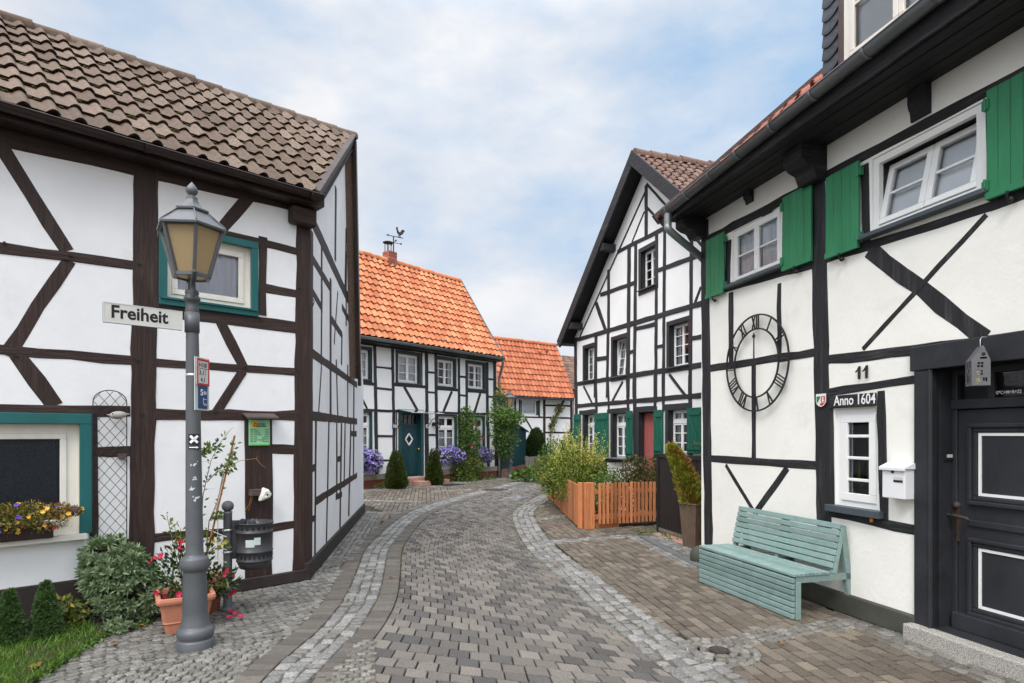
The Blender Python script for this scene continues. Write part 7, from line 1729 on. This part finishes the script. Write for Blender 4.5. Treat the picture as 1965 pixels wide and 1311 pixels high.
# flower box on the sill of the low window
a0, a1 = LF.sz(-110, 1020)[0], LF.sz(98, 1020)[0]; zsill = r2[2]+.005
t = thing('flower_box', 'brown window box on the white sill of the low teal framed window', 'flower box', LF.P((a0+a1)/2, zsill, .10)); mb = MB(); mb.fbox(LF, a0, a1, zsill, zsill+.12, .015, .15); mb.build('trough', M['brown_paint'], t, bevel=.006)
t = plant('window_flowers', 'yellow, violet and red flowers overflowing the window box of the low window', 'flowers', LF.P((a0+a1)/2, zsill+.1, .1)); P = []; D = []; U = []
cs = [(LF.sz(x, 900)[0], H+0) for x in (-80, -30, 15, 60, 100, 128)]
zt_ = lambda y: LF.sz(60, y, .15)[1]
cl = [(-85, 1000, .18, .13), (-35, 992, .18, .13), (10, 995, .17, .13), (50, 990, .16, .13), (88, 992, .14, .11), (120, 982, .10, .06), (142, 980, .07, .035)]
pf = []; df = []
for (x, y, rw, rh) in cl:
    s_, z_ = LF.sz(x, y, .15); c = LF.P(s_, z_, .15); p, d, u = cloud(int(900*rw/.16), (c.x, c.y, c.z), (rw, rw*.75, rh), .3, .2, .35); P.append(p); D.append(d); U.append(u)
    p2, d2, u2 = cloud(int(20*rw/.16), (c.x, c.y, c.z), (rw*1.02, rw*.8, rh*1.08), .9, .1, .3); pf.append(p2); df.append(d2+np.array([.5, -.7, .3]))
P, D, U = map(np.concatenate, (P, D, U)); k1 = rng.random(len(P)); isb = (k1 < .22)|((P[:, 0] > LF.px(95, 1000, .15).x) & (k1 < .6))
leaves('foliage', M['lf_olive'], P[~isb], D[~isb], U[~isb], rng.uniform(.016, .034, (~isb).sum()), .012, t); leaves('withered_foliage', M['lf_brown'], P[isb], D[isb], U[isb], rng.uniform(.015, .03, isb.sum()), .010, t)
pf, df = np.concatenate(pf), np.concatenate(df); kk = rng.random(len(pf))
for m_, lo, hi in (('pt_yellow', 0, .62), ('pt_violet', .62, .88), ('pt_red', .88, 1.0)): s_ = (kk >= lo) & (kk < hi); blooms('flower', M[m_], pf[s_], df[s_], rng.uniform(.032, .052, s_.sum()), t)

# --- in front of house no. 10
def topiary(px, yb, w, h, label):
    c = CF.px(px, yb, .62); c.z = 0; t = plant('yew_cone', label, 'clipped yew', c, 'clipped yew cones beside the teal door'); P = []; D = []; U = []; n = 11000
    f = rng.random(n)**.62; z = h*(1-f); prof = w*np.where(f > .85, 1-.9*(f-.85), .22+.78*(f/.85)**.75); a = rng.random(n)*6.283; rr = prof*(1+.08*np.sin(a*3+f*9)+.05*np.sin(a*7-f*21)+rng.normal(size=n)*.05)
    P = np.stack([c.x+rr*np.cos(a), c.y+rr*np.sin(a), z+.02], 1); out = np.stack([np.cos(a), np.sin(a), .5+f*0], 1); leaves('foliage', M['lf_box'], P, unit(out+randdir(n)*.8), randdir(n), rng.uniform(.03, .07, n), .022, t)
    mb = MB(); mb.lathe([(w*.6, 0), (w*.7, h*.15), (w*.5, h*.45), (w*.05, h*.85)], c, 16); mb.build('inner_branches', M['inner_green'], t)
topiary(760, 915, .31, 1.16, 'clipped yew cone left of the red sandstone steps'); topiary(833, 905, .27, 1.20, 'clipped yew cone right of the red sandstone steps')
def petunias(x0, x1, y0, y1, label, nf):
    CF.crop(670, 770, K); s0, z1 = CF.sz(x0, y0, .25); s1, z0 = CF.sz(x1, y1, .25); CF.crop(); zc = (z0+z1)/2; c = CF.P((s0+s1)/2, zc, .22)
    t = plant('window_flowers', label, 'flower box', c, 'purple flower boxes under the ground floor windows'); hw, hh = (s1-s0)/2, (z1-z0)/2; P = []; D = []; U = []; pf = []; df = []
    for q in np.linspace(-.75, .75, 5):
        cc = CF.P((s0+s1)/2+q*hw, zc+.06*math.cos(q*5), .22); p, d, u = cloud(420, cc, (hw*.42, .26, hh*.9), .3, .1, .3); P.append(p); D.append(d); U.append(u)
        p, d, u = cloud(nf//5, cc, (hw*.44, .30, hh*.98), .8, .0, .3); pf.append(p); df.append(d+np.array([.6, -.6, .2]))
    P, D, U = map(np.concatenate, (P, D, U)); leaves('foliage', M['lf_mid'], P, D, U, rng.uniform(.04, .07, len(P)), .03, t); pf, df = np.concatenate(pf), np.concatenate(df); k_ = rng.random(len(pf)) < .12
    tag(flowers('flower', M['pt_purple'], pf[~k_], df[~k_], rng.uniform(.075, .11, (~k_).sum()), t), kind='stuff'); tag(flowers('pale_flower', M['pt_white'], pf[k_], df[k_], .055, t), kind='stuff')
    mb = MB(); mb.fbox(CF, s0+.1, s1-.1, zc-.02, zc+.16, .05, .24); mb.build('trough', M['brown_paint'], t)
petunias(60, 390, 612, 870, 'purple petunias in the flower box left of the clipped yews, under the window', 480)
petunias(1125, 1420, 575, 785, 'purple petunias in the flower box between the yew and the climbing rose', 480)
petunias(1600, 1795, 580, 755, 'smaller box of purple petunias between the climbing rose and the downpipe', 260)
CF.crop(670, 770, K); base = CF.px(1480, 1000, .35); base.z = 0; t = plant('climbing_rose', 'tall climbing rose with green and yellow leaves growing up the white wall', 'climbing plant', base)
P = []; D = []; U = []
for (x, y, rx, rz, n) in ((1470, 140, .25, .2, 260), (1480, 250, .55, .35, 700), (1490, 400, .52, .40, 700), (1500, 540, .55, .38, 700), (1480, 680, .65, .42, 800), (1490, 820, .90, .42, 1000), (1450, 930, .7, .3, 600), (1600, 440, .3, .25, 160), (1380, 860, .45, .35, 350), (1620, 830, .42, .35, 300)):
    c = CF.px(x, y, .30); p, d, u = cloud(n, c, (rx*.72, rx*.5, rz), .15, .2, .35); P.append(p); D.append(d); U.append(u)
P, D, U = map(np.concatenate, (P, D, U)); k_ = P[:, 2] > .03; P, D, U = P[k_], D[k_], U[k_]; lo = (P[:, 2] < 1.0) & (rng.random(len(P)) < .5)
leaves('foliage', M['lf_mid'], P[~lo], D[~lo], U[~lo], rng.uniform(.05, .10, (~lo).sum()), .045, t); leaves('yellowing_foliage', M['lf_olive'], P[lo], D[lo], U[lo], rng.uniform(.05, .10, lo.sum()), .045, t)
stems([[base+Vector((dx, 0, 0)), CF.px(1470+dx*80, 700, .2), CF.px(1480-dx*60, 400, .2), CF.px(1475+dx*50, 160, .2)] for dx in (-.2, -.07, .05, .16)], .018, 'bark', t)
blooms('rose', M['pt_red'], [CF.px(1592, 308, .55), CF.px(1672, 460, .5), CF.px(1540, 575, .6)], [(.5, -.8, .2)]*3, .12, t, 7)
CF.crop(930, 620, .2442)
base = CF.px(125, 1225, .3); base.z = 0; t = plant('climbing_vine', 'leafy vine climbing round the downpipe and the distant street lamp', 'climbing plant', base); P = []; D = []; U = []
for (x, y, rx, rz, n, dY) in ((115, 560, .25, .3, 160, 0), (112, 640, .26, .35, 300, 0), (160, 726, .72, .30, 650, -.4), (120, 750, .55, .35, 420, 0), (205, 740, .5, .30, 360, -.6), (155, 840, .60, .45, 650, -.3), (150, 930, .52, .4, 500, -.2), (150, 1010, .38, .35, 320, 0), (190, 790, .45, .35, 300, -.4)):
    c = at(930+x*.2442, 620+y*.2442, 22.9+dY); p, d, u = cloud(n, c, (rx, rx*.7, rz), .15, .2, .35); P.append(p); D.append(d); U.append(u)
P, D, U = map(np.concatenate, (P, D, U)); leaves('foliage', M['lf_mid'], P, D, U, rng.uniform(.06, .12, len(P)), .055, t)
stems([[base, at(962, 833, 23), at(960, 780, 23), at(958, 750, 23)], [base, at(968, 850, 22.8), at(975, 800, 22.6)]], .025, 'bark', t); CF.crop()
def weed(c, r, h, n, m, label, group='weeds and low plants along the walls', nm='weed', L=.06, W=.03):
    c = Vector((c[0], c[1], 0)); t = plant(nm, label, 'weed', c, group); bushy(t, (c.x, c.y, h*.3), (r, r, h), n, L, W, m, ns=4, shell=.2, stem_m='stem_green')
wl = [(750, 934, .38, 'low green weeds at the foot of the left clipped yew'), (838, 926, .34, 'low green weeds at the foot of the right clipped yew'), (898, 925, .40, 'bright low weeds at the foot of the climbing rose'), (858, 925, .28, 'yellowish low weeds between the yew and the rose'), (938, 921, .34, 'yellow green weeds beside the downpipe of the orange roofed house'), (730, 938, .22, 'sparse weeds along the sandstone base near the flower box')]
for x, y, r_, lb in wl: weed(gnd(x, y), r_, .14, 260, 'lf_mid' if 'green' in lb or 'bright' in lb else 'lf_olive', lb)
# --- beyond: round bush, big-leaved plant, vine on the low house
c = at(1028, 833, 28.3); c.z = 0; t = plant('round_bush', 'dense round clipped dark bush behind the weathered grey fence', 'bush', c); n = 9000; d = randdir(n); d[:, 2] = np.abs(d[:, 2])*1.0-.15; rr = 1+rng.normal(size=n)*.035+.05*np.sin(d[:, 0]*9)*np.sin(d[:, 2]*8)
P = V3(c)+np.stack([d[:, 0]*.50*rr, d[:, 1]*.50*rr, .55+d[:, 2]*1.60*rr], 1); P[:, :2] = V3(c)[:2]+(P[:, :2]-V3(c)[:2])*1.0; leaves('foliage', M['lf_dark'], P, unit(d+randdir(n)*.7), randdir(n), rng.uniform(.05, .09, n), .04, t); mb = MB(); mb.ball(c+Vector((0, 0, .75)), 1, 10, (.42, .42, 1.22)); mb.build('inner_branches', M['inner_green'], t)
c = at(1022, 833, 21.8); c.z = 0; t = plant('squash_plant', 'sprawling big leaved green plant on the ground below the grey fence', 'plant', c); p, d, u = cloud(260, (c.x-.05, c.y, .16), (.75, .5, .26), .3, .5, .4); k_ = p[:, 2] > .05; leaves('foliage', M['lf_mid'], p[k_], d[k_], u[k_]+np.array([0, 0, 1]), rng.uniform(.12, .22, k_.sum()), .17, t); stems([[c+Vector((dx, 0, 0)), c+Vector((dx*2, .1, .2))] for dx in (-.3, -.1, .1, .3)], .015, 'stem_green', t)
SF.crop(930, 620, .2442); base = SF.px(520, 900, .1); base.z = 0; t = plant('wall_vine', 'thin vine climbing along the slanting brown brace of the low house', 'climbing plant', base); pts = [base, SF.px(520, 840, .12), SF.px(545, 770, .12), SF.px(580, 690, .12), SF.px(600, 655, .12)]; stems([pts], .03, 'bark', t); along([pts], 260, .14, .09, 'lf_olive', t, spread=.16); SF.crop()
# --- garden behind the orange fence
def loc(px, Y): p = at(px, 833, Y); p.z = 0.03; return p
c = loc(1112, 12.9); t = plant('privet_bush', 'large yellow variegated privet bush with tall shoots behind the orange fence', 'bush', c)
P = []; D = []; U = []
for (dx, dy, z, rx, rz, n) in ((0, 0, .80, .70, .62, 5200), (-.30, .1, .95, .40, .45, 1500), (.28, 0, .85, .42, .45, 1500), (.0, -.3, .72, .5, .4, 1800), (-.05, -.62, .62, .40, .36, 1300)):
    p, d, u = cloud(n, (c.x+dx, c.y+dy, z), (rx, rx*.85, rz), .3, .4, .4, 20); P.append(p); D.append(d); U.append(u)
P, D, U = map(np.concatenate, (P, D, U)); k_ = P[:, 2] > .1; leaves('foliage', M['lf_privet'], P[k_], D[k_], U[k_], rng.uniform(.035, .065, k_.sum()), .024, t)
paths = []
for k in range(100):
    a = rng.random()*6.28; q = rng.uniform(.1, .62); b = c+Vector((math.cos(a)*q*.7, math.sin(a)*q*.7, rng.uniform(.5, .9))); hgt = rng.uniform(.45, 1.15)*(1.05-q*.5); paths.append([b, b+Vector((math.cos(a)*.08, math.sin(a)*.08, hgt*.55)), b+Vector((math.cos(a)*(.14+.12*rng.random()), math.sin(a)*.2, hgt))])
stems(paths, .006, 'stem_green', t, 'shoot'); along(paths, 46, .052, .021, 'lf_lime', t, 'young_leaves', spread=.008)
stems([[c, c+Vector((math.cos(a)*.2, math.sin(a)*.2, .5)), c+Vector((math.cos(a)*.4, math.sin(a)*.4, .95))] for a in np.linspace(0, 6.28, 12)], .02, 'bark', t); mb = MB(); mb.ball(c+Vector((0, 0, .65)), 1, 8, (.38, .34, .42)); mb.build('inner_branches', M['inner_green'], t)
c = loc(1066, 14.6); t = plant('feathery_conifer', 'feathery green conifer spilling over the far end of the orange board fence', 'conifer', c); P = []; D = []; U = []
for (dx, dy, z, rx, rz, n) in ((0, 0, .75, .45, .45, 2400), (-.10, -.5, .75, .36, .34, 1300), (.05, -.9, .78, .34, .30, 1100), (0, .5, .8, .42, .42, 1300), (-.22, .2, .9, .32, .3, 800)):
    p, d, u = cloud(n, (c.x+dx, c.y+dy, z), (rx, rx, rz), .3, -.1, .4); P.append(p); D.append(d); U.append(u)
P, D, U = map(np.concatenate, (P, D, U)); leaves('foliage', M['lf_olive'], P, D, U, rng.uniform(.06, .12, len(P)), .016, t); k_ = rng.random(len(P)) < .5; leaves('dark_foliage', M['lf_mid'], P[k_], D[k_]+.3*randdir(k_.sum()), U[k_], rng.uniform(.06, .11, k_.sum()), .018, t); stems([[c, c+Vector((0, 0, .6))], [c, c+Vector((-.2, -.4, .6))]], .03, 'bark', t)
c = loc(1078, 17.6); t = plant('green_bush', 'loose bright green bush rising beyond the feathery conifer and the privet', 'bush', c); 
for (dx, z, rx, rz, n) in ((0, .9, .75, .7, 2600), (.35, 1.35, .5, .45, 1200)): bushy(t, (c.x+dx, c.y, z), (rx, rx*.8, rz), n, .085, .042, 'lf_mid', bump=.45, shell=.2, ns=10)
c = loc(1222, 11.95); t = plant('red_leaved_shrub', 'dark red leaved shrub behind the picket gate, in front of the red door', 'shrub', c)
for (dx, dy, z, rx, rz, n) in ((-.15, 0, .70, .34, .45, 900), (.25, -.1, .75, .34, .45, 900), (.05, .1, .95, .34, .32, 700), (.45, -.25, .62, .3, .4, 500)): bushy(t, (c.x+dx, c.y+dy, z), (rx, rx*.8, rz), n, .062, .034, 'lf_red', bump=.45, shell=.15, ns=9)
c = loc(1172, 12.0); t = plant('low_green_shrub', 'low green leafy shrub between the privet and the red leaved shrub', 'shrub', c); bushy(t, (c.x, c.y, .5), (.40, .38, .40), 1500, .06, .032, 'lf_mid', bump=.4, shell=.2)
c = loc(1145, 11.5); t = plant('low_green_shrub', 'low dark green shrub just behind the double post of the picket gate', 'shrub', c); bushy(t, (c.x, c.y, .42), (.32, .22, .38), 1100, .05, .026, 'lf_privet', bump=.4, shell=.2)
# --- thuja in the wicker planter, leaning
base = Vector((Wc.x, Wc.y, .6)); topv = at(1287, 858, 9.05); t = plant('leaning_thuja', 'leaning columnar thuja, half withered, in the wicker planter', 'conifer', base); n = 5600; f = rng.random(n); ax = V3(topv)-V3(base); a = rng.random(n)*6.283
prof = .165*np.clip(np.sin(np.pi*np.clip(f*.86+.14, 0, 1))**.6, .1, 1)*(1-.25*f)*(1+.16*np.sin(a*2+f*9)+.14*np.sin(a*5-f*31)+.12*np.sin(f*47+a*3)); rr = prof*(.55+.45*rng.random(n)**.4); bend = np.outer(np.sin(f*np.pi)*.045, [1, 0, .4])
P = V3(base)+np.outer(f, ax)+bend+np.stack([rr*np.cos(a), rr*np.sin(a)*.9, rng.normal(size=n)*.02], 1); out = np.stack([np.cos(a), np.sin(a), np.full(n, .9)], 1)+ax*.2; br = (np.sin(f*7+np.cos(a)*2.2+1.5)+.7*np.cos(a-.3)+rng.normal(size=n)*.7) > .45; D = unit(out+randdir(n)*.5)
leaves('foliage', M['lf_thuja'], P[~br], D[~br], randdir((~br).sum()), rng.uniform(.045, .095, (~br).sum()), .026, t); leaves('withered_foliage', M['lf_brown'], P[br], D[br], randdir(br.sum()), rng.uniform(.045, .09, br.sum()), .024, t); stems([[base, base+(topv-base)*.5+Vector((.02, 0, 0)), topv]], .022, 'bark', t)
c = at(1352, 851, 9.0); t = plant('rose_twig', 'single twig with reddish buds reaching past the corner post', 'twig', c); pth = [[c+Vector((.25, .1, -.02)), c+Vector((.05, 0, .02)), c+Vector((-.12, 0, .0)), c+Vector((-.2, 0, -.03))]]; stems(pth, .006, 'stem_green', t); along(pth, 14, .05, .028, 'lf_red', t)
# weeds in the paving by the screen, and the low tufts along kerbs
for x, y, r_, lb in ((1232, 1027, .16, 'green weed tuft in the paving where the two sett rows meet'), (1248, 1022, .08, 'small weed tuft beside the setts near the dark screen'), (1290, 1036, .12, 'weed tuft at the foot of the dark board screen'), (1275, 1030, .06, 'tiny weed at the corner of the dark board screen')):
    weed(gnd(x, y), r_, .05, 90, 'lf_mid', lb, L=.05, W=.014)
mo = []; 
for line_, wv in ((R_out, .05), (L_out, .03), (L_in2, .03), (R_in, .025)):
    idx = rng.integers(40, 200, 260); mo.append(line_[idx]+rng.normal(size=(260, 2))*wv*.5)
mo.append(np.array([(gnd(x, y).x, gnd(x, y).y) for x, y in zip(rng.uniform(1040, 1110, 160), rng.uniform(990, 996, 160))])+rng.normal(size=(160, 2))*.03)
mo.append(np.array([(gnd(x, y).x, gnd(x, y).y) for x, y in zip(rng.uniform(1000, 1062, 160), rng.uniform(966, 970, 160))])+rng.normal(size=(160, 2))*.05)
mo = np.concatenate(mo); mo = np.repeat(mo, 7, 0)+rng.normal(size=(len(mo)*7, 2))*.018; n = len(mo); V, F_ = leaf_geo(np.column_stack([mo, np.full(n, .0)]), unit(randdir(n)*.8+np.array([0, 0, .7])), randdir(n), rng.uniform(.008, .020, n), .006, .1); tag(np_mesh('joint_moss', M['lf_mid'], V, F_), kind='stuff')
# fallen leaves
m_or = M['lf_brown']
for i, (x, y, s_) in enumerate(((1681, 1191, .075), (803, 1055, .05), (921, 1066, .05), (1057, 1083, .045), (752, 1110, .05), (1070, 1087, .05), (274, 1205, .05), (1046, 1054, .05), (212, 1240, .06), (76, 1284, .09), (870, 990, .05), (1005, 1030, .04), (670, 1155, .04), (1500, 1240, .04))):
    c = gnd(x, y); t = plant('fallen_leaf', 'dry brown autumn leaf lying on the paving' if i not in (0, 9) else ('curled orange leaf on the paving below the olive plinth near the door' if i == 0 else 'large dry leaf lying on the lawn edge'), 'fallen leaf', c, 'fallen leaves on the ground')
    m_ = 6; a = rng.random()*6; P = np.repeat([[c.x, c.y, .022]], m_, 0); D = np.stack([np.cos(a+np.linspace(-1.2, 1.2, m_)), np.sin(a+np.linspace(-1.2, 1.2, m_)), rng.uniform(.0, .4, m_)], 1); leaves('blade', m_or, P, D, np.repeat([[0, 0, 1.]], m_, 0)+randdir(m_)*.3, s_*rng.uniform(.6, 1, m_), s_*.5, t, .2, .1)

# houseplant standing inside the small window of house no. 11
RF.crop(1540, 640, .28986); q = RF.sz(375, 1075, -.22); RF.crop(); base = RF.P(q[0], v1[2]+.01, -.20); t = plant('houseplant', 'potted houseplant with narrow leaves standing inside the small window', 'houseplant', base)
mb = MB(); mb.lathe([(.001, 0), (.05, 0), (.065, .11), (.07, .12), (.06, .12), (.055, .10), (.001, .10)], base, 18); mb.build('pot', M['sill_grey'], t)
m_ = 46; a_ = rng.random(m_)*6.283; D = np.stack([np.cos(a_)*.5, np.sin(a_)*.5, rng.uniform(.7, 1.5, m_)], 1); leaves('foliage', M['lf_mid'], np.repeat([[base.x, base.y, base.z+.11]], m_, 0)+rng.normal(size=(m_, 3))*.012, D, np.stack([np.cos(a_), np.sin(a_), np.full(m_, .6)], 1), rng.uniform(.14, .34, m_), .028, t, .1, .15)
